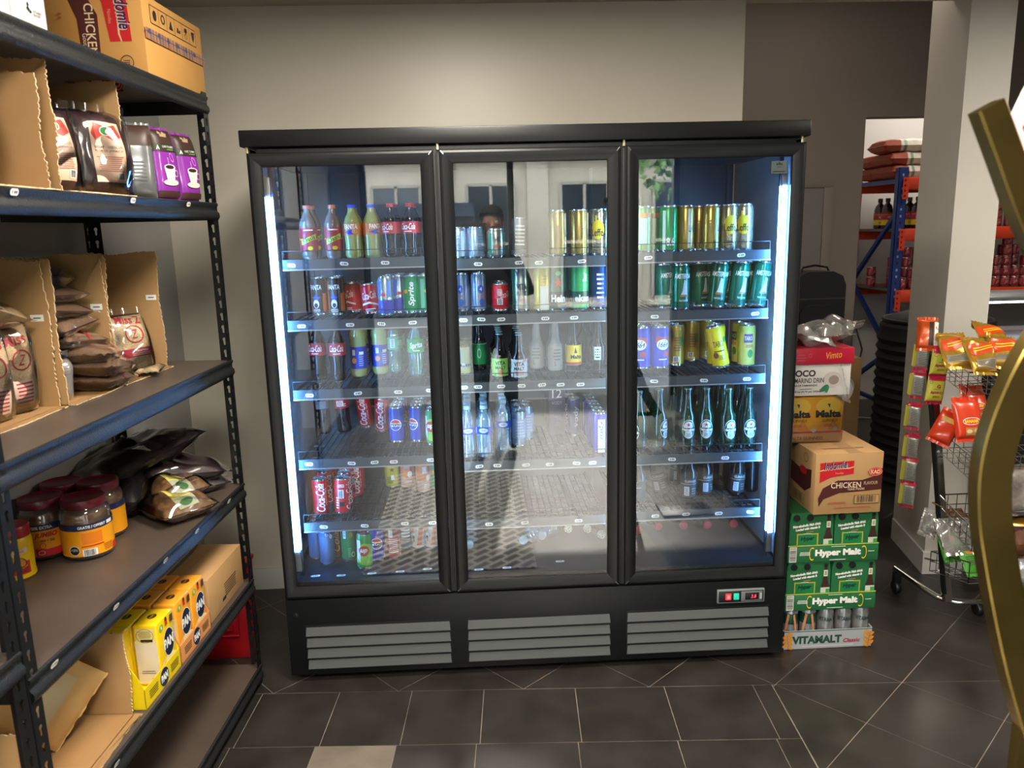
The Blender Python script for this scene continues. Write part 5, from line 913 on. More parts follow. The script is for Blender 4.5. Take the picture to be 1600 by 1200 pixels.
# ---- fifth level: flour packs in printed trays, brown carton, kraft pouch
def pan_case(label, t, colr, hexes, seed):
    cbox, cpack, ctop = hexes; L, Wc, H = 0.215, 0.235, 0.185
    o = thing('flour_tray', 'open %s cardboard tray of flour packs on the fifth level' % colr, 'tray', tuple(rk(t, 0.012, LV[4]+0.0008)), rot=RROT, group=None)
    mb_ = mat('tray_'+colr, C(cbox), 0.45)
    b = MB(); b.box(0, Wc, 0, L, 0, 0.002, mb_); b.box(0, 0.002, 0, L, 0, 0.058, mb_); b.box(Wc-0.002, Wc, 0, L, 0, 0.15, mb_)
    b.prism([(0.0, 0.0), (Wc, 0.0), (Wc, 0.15), (0.05, 0.15), (0.018, 0.10), (0.0, 0.058)], 0.0, 0.002, mb_)
    b.prism([(0.0, 0.0), (Wc, 0.0), (Wc, 0.15), (0.05, 0.15), (0.018, 0.10), (0.0, 0.058)], L-0.002, L, mb_)
    decor(b, [('ell', 0.005, 0.0, 0.026, 0.026, ink('1a2440')), ('text', 'PAN', 0.005, 0, 0.040, 0.022, W_, {'bold': 0.06}), ('lines', -0.060, 0.0, 0.05, 0.026, 4, ink('5a4a18')), ('lines', 0.068, 0.0, 0.05, 0.026, 4, ink('5a4a18'))], planemap((-0.0003, L/2, 0.029), (0, -1, 0), (0, 0, 1)))
    if colr == 'yellow': decor(b, [('ell', -0.075, 0.045, 0.022, 0.022, W_), ('ell', -0.075, 0.045, 0.020, 0.020, ink('1a2440'))], planemap((Wc/2-0.03, L+0.0003, 0), (-1, 0, 0), (0, 0, 1)))
    b.build('tray_body', o, smooth=False)
    nth = ['front', 'second row', 'back row']
    for i in range(3):
        for j in range(2):
            if colr == 'yellow' and i == 0 and j == 1: continue
            q = thing('flour_pack', '%s flour pack, %s, %s side of the %s tray' % (colr, nth[i], ('fridge', 'street')[j], colr), 'flour pack', tuple(rk(t+0.005+0.104*j, 0.018+0.072*i, LV[4]+0.0032)), rot=RROT, group='flour packs in the %s tray' % colr)
            pm = mat('pack_'+colr, C(cpack), 0.35, coat=0.15); b = MB(); b.rbox(0, 0.068, 0, 0.100, 0, H, pm, 0.006, seg=3)
            if i == 0:
                decor(b, [('poly', [(-0.046, -0.088), (0.046, -0.088), (0.046, -0.036), (0.0, -0.020), (-0.046, -0.040)], ink('e8dca8')), ('poly', [(-0.046, -0.088), (-0.015, -0.088), (-0.018, -0.03), (-0.046, -0.045)], ink('e0b840')), ('ell', 0.010, 0.010, 0.032, 0.042, W_), ('ell', 0.010, 0.010, 0.030, 0.040, ink('141c34')), ('text', 'PAN', 0.008, 0.012, 0.056, 0.030, W_, {'bold': 0.05}), ('ell', -0.026, 0.070, 0.011, 0.010, ink('7ab83c')), ('text', '1', -0.026, 0.070, 0.005, 0.010, W_), ('rect', 0.004, 0.074, 0.012, 0.020, ink('c82c28')), ('ell', 0.002, 0.084, 0.005, 0.006, K_), ('rect', 0.034, 0.072, 0.018, 0.022, ink('4a3c34')), ('rect', 0.018, -0.052, 0.036, 0.009, INK)], planemap((-0.0004, 0.05, H/2), (0, -1, 0), (0, 0, 1)))
            if j == 1 or (colr == 'yellow' and i == 0): decor(b, [('rect', 0, -0.02, 0.062, 0.13, ink('d8d2c0')), ('rect', 0, 0.060, 0.052, 0.044, ink('e0d498')), ('ring', 0, 0.060, 0.025, 0.021, ink('6a5a20'), {'t': 0.06}), ('lines', 0, 0.064, 0.038, 0.022, 5, ink('8a7a30')), ('rect', 0.004, 0.046, 0.034, 0.008, INK), ('lines', 0, -0.05, 0.045, 0.012, 2, ink('8a8678')), ('rect', 0.018, -0.075, 0.02, 0.014, ink('6a6a60'))], planemap((0.034, 0.1004, H/2), (-1, 0, 0), (0, 0, 1)))
            decor(b, [('ell', 0, 0, 0.015, 0.012, K_), ('text', 'PAN', 0, 0, 0.022, 0.008, mat('pack_'+colr, C(cpack)))], planemap((0.034, 0.05, H+0.0004), (0, -1, 0), (1, 0, 0)))
            b.build('pack_body', q)
pan_case('y', 0.582, 'yellow', ('e8cc10', 'f0c814', 'd8b010'), 1)
pan_case('o', 0.360, 'orange', ('e0965a', 'f0a02c', 'd88828'), 2)
carton('shipping_carton', 'plain brown carton with taped flaps at the fridge end of fifth level', 0.30, 0.30, 0.150, 0.035, 0.02, LV[4], CARD, specs_front=[('lines', 0.03, -0.02, 0.12, 0.05, 6, INK), ('rect', -0.03, -0.045, 0.03, 0.012, INK)], specs_top=[('poly', [(-0.02, -0.15), (0.0, -0.15), (0.02, 0.0), (0.0, 0.15), (-0.03, 0.15), (-0.004, 0.0)], ink('5a4428')), ('rect', 0.05, 0, 0.08, 0.3, ink('b89058'))])
KR = mat('kraft_paper', C('c09a60'), 0.6, noise=(7, 0.08, 4))
o = thing('kraft_pouch', 'flat kraft paper pouch with clear window leaning in the torn carton', 'pouch'); 
o.matrix_world = Matrix.Translation(rk(0.985, 0.165, LV[4]+0.172)) @ RT.to_3x3().to_4x4() @ Matrix.Rotation(-0.55, 4, 'Z') @ Matrix.Rotation(-0.75, 4, 'X') @ Matrix(((0, 0, -1, 0), (-1, 0, 0, 0), (0, 1, 0, 0), (0, 0, 0, 1)))
b = MB(); zt = bag(b, 0.20, 0.27, 0.030, KR, 91, wr=0.003, fringe=0.004, p=4); b.build('pouch_body', o, angle=180)
b = MB(); decor(b, [('rect', 0, -0.01, 0.13, 0.10, ink('b8a884', 0.2)), ('rect', 0.02, 0.055, 0.07, 0.07, W_), ('lines', 0.02, 0.068, 0.06, 0.035, 6, ink('8a8a86')), ('bars', 0.02, 0.034, 0.04, 0.016, K_)], bagmap(zt), 0.012); b.build('label', o, angle=180)
carton('storage_carton', 'brown carton low on the rack butted at the street end', 0.36, 0.5, 0.30, 1.28, 0.03, 0.10, CARD)
carton('storage_carton', 'brown carton on the shelf above, rack butted at the street end', 0.30, 0.3, 0.16, 1.33, 0.08, 0.50, CARD)
# red crate on the floor behind the rack's far end
REDP = mat('red_plastic', C('b01420'), 0.35)
o = thing('red_crate', 'shallow red plastic crate on the floor between rack end and wall', 'crate', (-1.30, 0.19, 0.0))
b = MB(); b.rbox(-0.20, 0.165, 0.0, 0.10, 0.0, 0.395, REDP, 0.008)
for i, r in enumerate((0.0, 0.025)):
    x0, x1, z0, z1 = -0.13+r, 0.12-r, 0.10+r, 0.31-r
    b.tube([(x0, -0.001, z0), (x1, -0.001, z0), (x1, -0.001, z1), (x0, -0.001, z1)], 0.004, REDP, 6, closed=True)
b.build('crate_body', o)
b = MB(); b.rbox(-0.205, 0.17, -0.004, 0.105, 0.385, 0.402, REDP, 0.005); b.build('crate_lid', o)
# ------------------------------------------------------------------ the stack of drinks beside the fridge
GRNB = ink('276a40', 0.4); GRND = ink('0c5a2c')
def stackbox(name, label, x0, x1, y0, dep, z0, z1, rz=0.0, cat='carton'):
    o = thing(name, label, cat, ((x0+x1)/2, y0, z0), rz=rz); return o, (x1-x0)/2, dep, z1-z0
# malt can tray at the bottom
o, hw, dp, h = stackbox('malt_tray', 'grey shrink-wrapped tray of malt cans, bottom of the stack beside the fridge', 0.968, 1.326, 0.060, 0.26, 0.0005, 0.166)
b = MB(); GREYP = ink('a4a8aa'); b.box(-hw+0.003, hw-0.003, 0.003, dp-0.003, 0.001, 0.0445, GREYP)
for q in ((-hw, hw, 0, 0.003), (-hw, hw, dp-0.003, dp), (-hw, -hw+0.003, 0, dp), (hw-0.003, hw, 0, dp)): b.box(*q, 0.002, 0.080, GREYP)
decor(b, [('rect', 0, 0.037, 0.356, 0.003, ink('2c6450')), ('text', 'VITAMALT', -0.045, 0.0, 0.200, 0.034, ink('24483c'), {'bold': 0.05, 'skew': 0.0}), ('text', 'Classic', 0.095, -0.008, 0.068, 0.017, ink('a82850'), {'shear': 0.1, 'bold': 0.03}),
          ('lines', 0, -0.027, 0.24, 0.008, 1, ink('c8cccc'))]+[('ell', sx*0.163+sx*(0.010 if k % 2 else -0.010)*1.0, -0.030+0.0095*k, 0.012, 0.006, ink('e08a18'), {'rot': (0.7 if k % 2 else -0.7)+PI/2*0}) for sx in (-1, 1) for k in range(7)]+[('rect', sx*0.163, -0.004, 0.002, 0.066, ink('c06a10'), {'rot': -0.15*sx}) for sx in (-1, 1)], planemap((0, -0.0003, 0.040), (1, 0, 0), (0, 0, 1)))
b.build('tray_body', o)
VC = paint('a9adb0', 0.22, 0.7); VG = paint('1d4c3c', 0.25, 0.4); OR_ = ink('d08a60')
m1 = MB(); r_ = 0.0325; m1.lathe([(r_*0.8, 0), (r_, 0.006, VC), (r_, 0.060, VG), (r_, 0.104, VC), (r_*0.86, 0.118), (r_*0.84, 0.120), (r_*0.80, 0.115), (0, 0.115)], VC, 20)
decor(m1, [('poly', [(-0.028, 0.02), (-0.018, 0.02), (-0.006, 0.100), (-0.014, 0.104)], OR_), ('poly', [(0.028, 0.02), (0.018, 0.02), (0.006, 0.100), (0.014, 0.104)], OR_)], cylmap(r_), 0.01)
me1 = m1.mesh('can_body')
m2 = MB(); m2.lathe([(r_*0.8, 0), (r_, 0.006, VC), (r_, 0.104, VC), (r_*0.86, 0.118), (r_*0.84, 0.120), (r_*0.80, 0.115), (0, 0.115)], VC, 20)
decor(m2, [('text', 'VITAMALT', 0.0, 0.075, 0.070, 0.018, ink('2a3c3c'), {'bold': 0.04}), ('poly', [(0.030, 0.02), (0.040, 0.02), (0.050, 0.100), (0.042, 0.104)], OR_)], cylmap(r_), 0.01)
me2 = m2.mesh('can_body')
for i in range(5):
    for j in range(3):
        q = bpy.data.objects.new('malt_can', me1 if i < 2 else me2); COL.objects.link(q)
        tag(q, 'green and silver malt can, %s along, %s row of the wrapped bottom tray' % (NTH[i], ('front', 'middle', 'rear')[j]), 'can', 'malt cans in the wrapped bottom tray',
            loc=(1.147-0.142+0.071*i, 0.060+0.038+0.073*j, 0.0452), rz=random.uniform(-0.25, 0.25))
# film over them is a part of the tray
b = MB(); b.rbox(-hw*0.995, hw*0.995, 0.001, dp-0.001, 0.078, 0.2035-0.0, FILM, 0.012, seg=3); b.build('shrink_film', o) if False else None
# two malt bottle trays
def bottle_tray(label, x0, x1, z0, z1, nm):
    o, hw, dp, h = stackbox('malt_bottle_tray', label, x0, x1, 0.060, 0.25, z0, z1)
    b = MB(); b.rbox(-hw-0.002, hw+0.002, -0.002, dp, 0.0, 0.072, GRNB, 0.002)
    decor(b, [('rect', 0, 0.0345, 2*hw+0.003, 0.003, ink('d8d040')), ('rect', -hw+0.018, -0.001, 0.028, 0.062, W_), ('bars', -hw+0.018, -0.001, 0.055, 0.024, K_, {'rot': PI/2}), ('text', 'Hyper Malt', 0.018, 0.0, 0.180, 0.034, W_, {'bold': 0.06}),
              ('ring', -0.083, 0.0, 0.012, 0.027, Y_, {'t': 0.18}), ('rect', -0.076, 0.0, 0.010, 0.040, GRNB), ('ring', 0.119, 0.0, 0.012, 0.027, Y_, {'t': 0.18}), ('rect', 0.112, 0.0, 0.010, 0.040, GRNB),
              ('text', 'Hyper Malt', 0.018, 0.0, 0.180, 0.034, W_, {'bold': 0.06}), ('lines', -0.112, 0.002, 0.044, 0.016, 3, W_), ('lines', 0.018, 0.028, 0.06, 0.005, 1, W_), ('lines', 0.018, -0.026, 0.07, 0.005, 1, W_), ('lines', hw-0.028, 0.004, 0.028, 0.005, 1, W_)], planemap((0, -0.0023, 0.036), (1, 0, 0), (0, 0, 1)), e0=0.0004, de=0.0002)
    b.build('tray_body', o)
    # two printed six-pack carriers with bottle tops showing through round windows
    for s in (-1, 1):
        cx = s*hw*0.5; wv = hw*0.485; bx = MB()
        T = Matrix.Translation((cx, 0.004, 0))
        pr = [(-wv, 0.004), (wv, 0.004), (wv, 0.165), (wv*0.93, 0.200), (-wv*0.93, 0.200), (-wv, 0.165)]
        bx.prism(pr, 0.0, dp-0.012, GRNB, T)
        decor(bx, [('lines', -0.014, 0.148, 0.108, 0.030, 2, W_, {'rot': 0.0, 'skew': 0.10}) if False else ('text', 'Non-alcoholic Malt drink', -0.018, 0.152, 0.108, 0.011, W_, {'bold': 0.05, 'skew': 0.12}), ('text', 'Loaded with vitamin B', -0.014, 0.138, 0.094, 0.010, W_, {'bold': 0.05, 'skew': 0.12}), ('lines', -0.006, 0.124, 0.036, 0.006, 1, ink('c87a5c'), {'skew': 0.1}),
                    ('rect', -0.014, 0.092, 0.084, 0.052, ink('a8a83c')), ('rect', -0.014, 0.090, 0.074, 0.046, ink('1c7a44')), ('rect', -0.014, 0.113, 0.030, 0.008, ink('1c7a44')), ('lines', -0.014, 0.117, 0.034, 0.005, 1, W_), ('text', 'Hyper', -0.014, 0.096, 0.054, 0.022, ink('16382c'), {'bold': 0.05, 'skew': 0.06, 'shear': 0.2}),
                    # the printed bottle at the carrier's side
                    ('poly', [(wv-0.036, 0.070), (wv-0.004, 0.070), (wv-0.004, 0.100), (wv-0.009, 0.116), (wv-0.013, 0.138), (wv-0.014, 0.180), (wv-0.026, 0.180), (wv-0.027, 0.138), (wv-0.031, 0.116), (wv-0.036, 0.100)], ink('3c2420')),
                    ('rect', wv-0.020, 0.153, 0.016, 0.026, ink('d8dcc8')), ('lines', wv-0.020, 0.153, 0.010, 0.016, 3, K_), ('rect', wv-0.020, 0.082, 0.036, 0.024, ink('c8d0c0')), ('rect', wv-0.010, 0.080, 0.015, 0.016, ink('3c9a4c')), ('ell', wv-0.020, 0.186, 0.008, 0.007, K_)], planemap((cx, 0.0036, 0), (1, 0, 0), (0, 0, 1)), e0=0.0004, de=0.0002)
        for k in (-1, 0):
            xx = cx+k*0.052-0.008; bx.lathe([(0.0, 0.0), (0.013, 0.0), (0.013, 0.012), (0.0, 0.012)], K_, 14, Matrix.Translation((xx, 0.0032, 0.182)) @ Matrix.Rotation(PI/2, 4, 'X') @ Matrix.Scale(0.35, 4, (0, 0, 1)))
            decor(bx, [('ell', xx, 0.182, 0.0125, 0.014, ink('161a18')), ('ell', xx+0.002, 0.174, 0.009, 0.004, ink('8a9a90'))], planemap((0, 0.0034, 0), (1, 0, 0), (0, 0, 1)), e0=0.0006)
        bx.build('bottle_carrier', o, smooth=False)
    return o
bottle_tray('green malt bottle tray directly on top of the malt can tray', 0.968, 1.324, 0.1670, 0.37, 1) 
bottle_tray('green malt bottle tray under the noodle carton, second of two', 0.970, 1.322, 0.3680, 0.58, 2)
for c in bpy.data.objects:
    if c.name.startswith('malt_bottle_tray'):
        c.scale = (1, 1, (0.2)/0.2); 
# noodle carton, turned a little so that its long side shows toward the fridge
o = thing('noodle_carton', 'brown noodle carton on the drink stack, between malt trays and malt pack', 'carton', (1.050, 0.040, 0.5690), rz=0.02)
b = MB(); b.rbox(0, 0.262, 0, 0.36, 0, 0.240, CARD, 0.003)
S_ = [tuple(x) for x in indomie(0.88)]
decor(b, indomie(0.86), planemap((0.131, -0.0004, 0.118), (1, 0, 0), (0, 0, 1)), e0=0.0004, de=0.0002)
decor(b, [('poly', [(-0.15, -0.03), (0.10, -0.05), (0.15, -0.02), (0.15, 0.05), (0.05, 0.03), (-0.15, 0.05)], MAR), ('ell', 0.08, 0.03, 0.03, 0.016, RED), ('ring', 0.10, 0.085, 0.018, 0.018, INK, {'t': 0.12}), ('rect', 0.05, -0.085, 0.10, 0.04, INK), ('rect', 0.05, -0.085, 0.095, 0.036, CARD), ('bars', 0.05, -0.085, 0.085, 0.03, INK)], planemap((-0.0004, 0.18, 0.12), (0, -1, 0), (0, 0, 1)))
decor(b, [('rect', 0.02, 0.0, 0.05, 0.36, ink('a8845c')), ('lines', 0.0, -0.12, 0.2, 0.02, 2, ink('7a5a48'))], planemap((0.131, 0.18, 0.2402), (1, 0, 0), (0, 1, 0)))
b.build('carton_body', o)
# malt pack
o = thing('malt_pack', 'yellow and orange shrink-wrapped malt pack on top of the noodle carton', 'pack', (1.098, 0.185, 0.8100))
b = MB(); OG = ink('e8a428'); b.rbox(-0.125, 0.118, 0, 0.20, 0, 0.190, OG, 0.012, seg=3)
sp = [('rect', -0.002, -0.075, 0.235, 0.035, ink('d8a070'))]
for s in (-1, 1):
    c = s*0.060-0.004
    sp += [('ell', c, 0.050, 0.050, 0.034, ink('f0c84c')), ('poly', [(c-0.004, -0.045), (c+0.020, 0.0), (c+0.052, -0.05)], ink('d8863c')), ('poly', [(c-0.055, -0.055), (c-0.02, -0.012), (c+0.01, -0.052)], ink('e09a50')), ('poly', [(c-0.006, 0.060), (c+0.006, 0.060), (c+0.004, 0.044)], ink('2c3a6c')),
           ('text', 'Malta', c, 0.020, 0.100, 0.030, ink('1c1c2c'), {'bold': 0.05}), ('text', 'GUINNESS', c+0.006, -0.006, 0.062, 0.011, ink('3a2c20')), ('lines', c, -0.026, 0.036, 0.012, 2, ink('a8503c'))]
sp += [('rect', 0, -0.052, 0.235, 0.008, ink('b84058')), ('text', 'MALTA GUINNESS', -0.03, -0.076, 0.135, 0.013, ink('4a2c3c')), ('ell', 0.0, -0.044, 0.009, 0.009, ink('c0b8b0')), ('ell', 0.085, -0.040, 0.009, 0.009, ink('c0b8b0'))]
decor(b, sp, planemap((0, -0.0006, 0.097), (1, 0, 0), (0, 0, 1)), e0=0.0004, de=0.0002); b.build('pack_body', o)
b = MB(); b.rbox(-0.128, 0.121, -0.005, 0.203, -0.0, 0.1935, FILM, 0.014, seg=3); b.build('shrink_film', o)
# tamarind drink carton
o = thing('drink_carton', 'white carton of tamarind drink with dark lettering, above the malt pack', 'carton', (1.106, 0.165, 1.0045))
b = MB(); WC = ink('c4c2c0'); b.rbox(-0.128, 0.118, 0, 0.26, 0, 0.122, WC, 0.002)
decor(b, [('text', 'FOCO', -0.066, 0.030, 0.094, 0.026, ink('3a2430'), {'bold': 0.04}), ('text', 'TAMARIND DRINK', -0.048, 0.002, 0.150, 0.019, ink('3a2c34'), {'bold': 0.01}), ('text', 'BEBIDA DE TAMARINDO', -0.066, -0.017, 0.11, 0.008, ink('3a2c34'), {'bold': 0.02}), ('text', '11.8 fl oz (0.74 pt) 350mL', -0.056, -0.042, 0.125, 0.009, ink('3a2c34'), {'bold': 0.02}), ('lines', -0.055, -0.031, 0.05, 0.006, 1, ink('6a5c64')),
          ('ell', 0.048, 0.004, 0.034, 0.030, ink('b8b0ac')), ('ell', 0.052, 0.002, 0.020, 0.018, ink('8a7c78')), ('ell', 0.018, -0.026, 0.016, 0.007, ink('2c6a4c'), {'rot': 0.6}), ('ell', 0.028, -0.032, 0.016, 0.006, ink('2c7a54'), {'rot': 1.4}), ('ell', 0.012, -0.036, 0.014, 0.006, ink('2c6a4c'), {'rot': 0.1})], planemap((0, -0.0005, 0.058), (1, 0, 0), (0, 0, 1)), e0=0.0004, de=0.0002); b.build('carton_body', o)
b = MB(); zt = bag(b, 0.17, 0.22, 0.10, FILM2, 95, T=Matrix.Translation((0.095, 0.12, 0.05)) @ Matrix.Rotation(1.3, 4, 'Y'), wr=0.02, fringe=0.02); b.build('plastic_wrap', o, angle=180)
# red topped box
o = thing('red_box', 'shallow red box with gold script on the drink carton, under loose plastic', 'box', (1.108, 0.155, 1.1275))
b = MB(); b.rbox(-0.128, 0.122, 0, 0.25, 0, 0.062, ink('a81c34', 0.3), 0.003)
decor(b, [('text', 'Vimto', 0.042, 0.004, 0.060, 0.026, ink('d8a040'), {'shear': 0.3, 'rot': 0.1}), ('ring', -0.05, 0.004, 0.006, 0.008, ink('c85060')), ('lines', -0.085, -0.004, 0.04, 0.03, 3, ink('c03c50'))], planemap((0, -0.0005, 0.031), (1, 0, 0), (0, 0, 1))); b.build('box_body', o)
b = MB()
for k in range(3): bag(b, 0.20-0.03*k, 0.16, 0.07, FILM2, 97+k, T=Matrix.Translation((-0.03+0.07*k, 0.10+0.03*k, 0.095+0.010*k)) @ Matrix.Rotation(0.35-0.3*k, 4, 'Y') @ Matrix.Rotation(0.5*k, 4, 'Z'), wr=0.018, fringe=0.03)
b.build('loose_plastic', o, angle=180)
b = MB(); b.add([(0.055, -0.012, -0.125), (0.083, -0.014, -0.105), (0.112, -0.012, -0.127), (0.080, -0.010, -0.130)], [(0, 1, 2, 3)], W_); 
# black case behind the stack, standing on two cartons
for k in range(2):
    o = thing('storage_carton', '%s brown carton behind the drink stack, carrying the black case' % ('lower', 'upper')[k], 'carton', (1.72, 1.72, 0.0005+0.45*k)); b = MB(); b.rbox(-0.24, 0.24, -0.2, 0.2, 0, 0.4495, CARD, 0.003); b.build('carton_body', o)
o = thing('black_case', 'black rounded carry case with handle behind the drink stack', 'case', (1.74, 1.70, 0.9015))
CSM = mat('case_black_fabric', C('22262a'), 0.6, bump=(200, 0.3, 0.002)); b = MB()
pr = [(-0.13, 0), (0.13, 0), (0.145, 0.05), (0.145, 0.40), (0.125, 0.455), (0.07, 0.48), (-0.07, 0.48), (-0.125, 0.455), (-0.145, 0.40), (-0.145, 0.05)]
b.prism(pr, -0.09, 0.09, CSM); b.box(-0.148, 0.148, -0.093, 0.093, 0.325, 0.331, mat('case_zip', C('4c5054'), 0.4)); b.prism([(p[0]*0.8, 0.03+p[1]*0.55) for p in pr], -0.105, -0.09, CSM); b.build('case_body', o, angle=25)
b = MB(); b.tube([(-0.08, 0, 0.478), (-0.07, 0, 0.50), (0, 0, 0.512), (0.07, 0, 0.50), (0.08, 0, 0.478)], 0.006, BLACK2, 8); b.build('handle', o)

# ------------------------------------------------------------------ stock room seen through the opening: blue and orange pallet racking
BLU = mat('racking_blue', C('1c3478'), 0.4); ORG = mat('racking_orange', C('d8401c'), 0.4); DECK = mat('racking_deck', C('6a5c54'), 0.7)
rk2 = thing('pallet_racking', 'blue and orange pallet racking in the back room behind the pillar', 'racking', (3.085, 3.34, 0))
for y in (0.0, 0.72):
    for x in (0.0, 2.72):
        b = MB(); b.box(0, 0.075, 0, 0.004, 0, 2.05, BLU, Matrix.Translation((x, y, 0))); b.box(0, 0.004, 0, 0.05, 0, 2.05, BLU, Matrix.Translation((x, y, 0))); b.box(0.071, 0.075, 0, 0.05, 0, 2.05, BLU, Matrix.Translation((x, y, 0)))
        for k in range(38): b.box(0.030, 0.042, -0.0012, 0.0, 0.06+0.052*k, 0.078+0.052*k, ink('9aa4bc') if k % 3 else K_, Matrix.Translation((x, y, 0)))
        b.rbox(-0.02, 0.10, -0.03, 0.07, 0, 0.006, BLU, 0.002, Matrix.Translation((x, y, 0))); b.build('rack_upright', rk2, smooth=False)
b = MB()
for x in (0.035,):
    for a, c in (((0.04, 1.95), (0.72, 1.95)), ((0.04, 1.72), (0.70, 1.15)), ((0.70, 1.12), (0.04, 0.62)), ((0.04, 0.60), (0.70, 0.22)), ((0.04, 0.18), (0.72, 0.18))): b.bar((x, a[0], a[1]), (x, c[0], c[1]), 0.03, BLU, 0.03)
b.build('cross_brace', rk2, smooth=False)
for i, zt in enumerate((1.975, 1.583, 1.105)):
    for y in (-0.014, 0.72):
        b = MB(); b.rbox(0.045, 2.76, y, y+0.045, zt-0.095, zt, ORG, 0.006); b.box(0.03, 0.075, y-0.004, y+0.0, zt-0.165, zt+0.0, ORG)
        for k in range(4): b.box(0.042, 0.052, y-0.006, y-0.003, zt-0.15+0.04*k, zt-0.135+0.04*k, K_)
        b.build('rack_beam', rk2)
    b = MB(); b.box(0.05, 2.76, 0.03, 0.72, zt-0.02, zt-0.004, DECK); b.build('rack_deck', rk2, smooth=False)
    price_tag(rk2, planemap((0.30-0.05*i, -0.0155, zt-0.02), (1, 0, 0), (0, 0, 1)), w=0.07, h=0.035)
RX, RY = 3.085, 3.34
SACK = mat('woven_sack_white', C('bdb4a4'), 0.7, noise=(60, 0.12, 3)); SACKR = mat('woven_sack_rust', C('8c3820'), 0.7, noise=(60, 0.12, 3))
for k in range(3):
    for j in range(2):
        z0 = 1.9725+0.099*k
        if j == 1 and k == 2: continue
        o = thing('rice_sack', '%s rust and white woven sack on top of the racking, %s' % (('lowest', 'middle', 'topmost')[k], ('near the blue upright', 'behind the others')[j]), 'sack', (RX+0.185+0.02*(k % 2)-0.02*k, RY+0.22+0.28*j, z0), rz=0.15-0.1*k, group='woven sacks on the racking')
        b = MB(); n = 20; w, l, hh = 0.46, 0.30, 0.100
        for sgn in (1, -1):
            zf = bag_surface(w, l, hh, 110+k*3+j, 0.005, 9.0)
            vs = [(w*(i/n-0.5), l*(q/n-0.5), hh/2+sgn*zf(w*(i/n-0.5), l*(q/n-0.5))) for q in range(n+1) for i in range(n+1)]
            for q in range(n):
                for i in range(n):
                    a = q*(n+1)+i; f = (a, a+1, a+n+2, a+n+1); u_ = i/n
                    mm = SACKR if (u_ < 0.27 or u_ > 0.85) else (ink('5c7a5c') if 0.33 <= u_ < 0.37 else SACK)
                    b.add([vs[t_] for t_ in f], [(0, 1, 2, 3) if sgn > 0 else (3, 2, 1, 0)], mm)
        b.build('sack_body', o, angle=180); b = MB(); b.tube([(-0.245+0.012*q, -0.05, 0.075+0.004*math.sin(q*2)) for q in range(6)], 0.003, ink('4c5c3c'), 5) if False else b.tube([(-0.229, -0.10+0.04*q, 0.05+0.003*math.sin(q*2)) for q in range(6)], 0.003, ink('4c5c3c'), 5); b.build('stitching', o)
o = thing('white_tub', 'white plastic tub on top of the racking beside the woven sacks', 'tub', (RX+0.66, RY+0.20, 1.9735)); b = MB(); b.rbox(-0.17, 0.17, -0.14, 0.14, 0, 0.30, ink('c4c4c6', 0.35), 0.02); b.rbox(-0.18, 0.18, -0.15, 0.15, 0.29, 0.345, ink('d4d4d6', 0.35), 0.01); b.build('tub_body', o)
# bottles of syrup
SY = MB(); SY.lathe([(0, 0), (0.040, 0), (0.044, 0.01), (0.044, 0.15), (0.034, 0.185), (0.016, 0.205), (0.016, 0.225)], mat('dark_syrup', C('2c1412'), 0.15, coat=0.5), 18); SYM = SY.mesh('bottle_body', angle=60)
b = MB(); b.lathe([(0.019, 0.215), (0.019, 0.245), (0, 0.247)], K_, 14); SYC = b.mesh('bottle_cap')
b = MB(); b.lathe([(0.0445, 0.03), (0.0448, 0.03), (0.0448, 0.075, ink('d8b818')), (0.0448, 0.115, ink('a82030')), (0.0448, 0.130, ink('2c1412'))], ink('d8b818'), 18); decor(b, [('rect', 0, 0.050, 0.16, 0.040, ink('dcc020')), ('rect', 0, 0.092, 0.16, 0.040, ink('a02438')), ('lines', 0, 0.094, 0.05, 0.02, 2, W_), ('lines', 0, 0.05, 0.05, 0.014, 1, ink('8a5a10'))], cylmap(0.0452), 0.01); SYL = b.mesh('label')
n_ = 0
for j in range(2):
    for i, x in enumerate((-0.0, 0.13, 0.235, 0.34, 0.445)):
        if x == 0.0: x, dark = -0.0+0.02, True
        y = 0.09+0.12*j+(0.25 if i == 0 else 0)
        t = thing('syrup_bottle', 'dark bottle with yellow and red label, %s along, %s row on the middle racking beam' % (NTH[i], ('front', 'rear')[j]), 'bottle', (RX+0.09+x*1.0, RY+y, 1.5835), rz=random.uniform(-0.3, 0.3), group='dark bottles on the racking')
        for nm, me in (('bottle_body', SYM), ('bottle_cap', SYC), ('label', SYL)):
            q = bpy.data.objects.new(nm, me); COL.objects.link(q); q.parent = t
# red tins
TIN = paint('8c2030', 0.3, 0.2); b = MB(); b.lathe([(0, 0), (0.036, 0, STEEL), (0.037, 0.003, TIN), (0.037, 0.079, STEEL), (0.036, 0.082), (0, 0.080)], TIN, 16)
decor(b, [('text', 'JR', 0, 0.04, 0.03, 0.03, ink('d8b0a8'), {'shear': 0.2}), ('lines', 0, 0.068, 0.04, 0.01, 1, ink('c89a90')), ('lines', 0.035, 0.04, 0.02, 0.05, 4, ink('c08078')), ('lines', -0.035, 0.04, 0.02, 0.05, 4, ink('c08078'))], cylmap(0.037), 0.012); TM = b.mesh('red_tin')
def tin(x, y, z, lab, grp, sc=1.0):
    q = bpy.data.objects.new('red_tin', TM); COL.objects.link(q); q.scale = (sc, sc, sc)
    tag(q, lab, 'tin', grp, loc=(x, y, z), rz=random.uniform(-0.4, 0.4))
hts = [(0.0, 3, 0.30), (0.07, 2, 0.30), (0.125, 2, 0.08), (0.235, 2, 0.20), (0.15, 4, 0.30)]
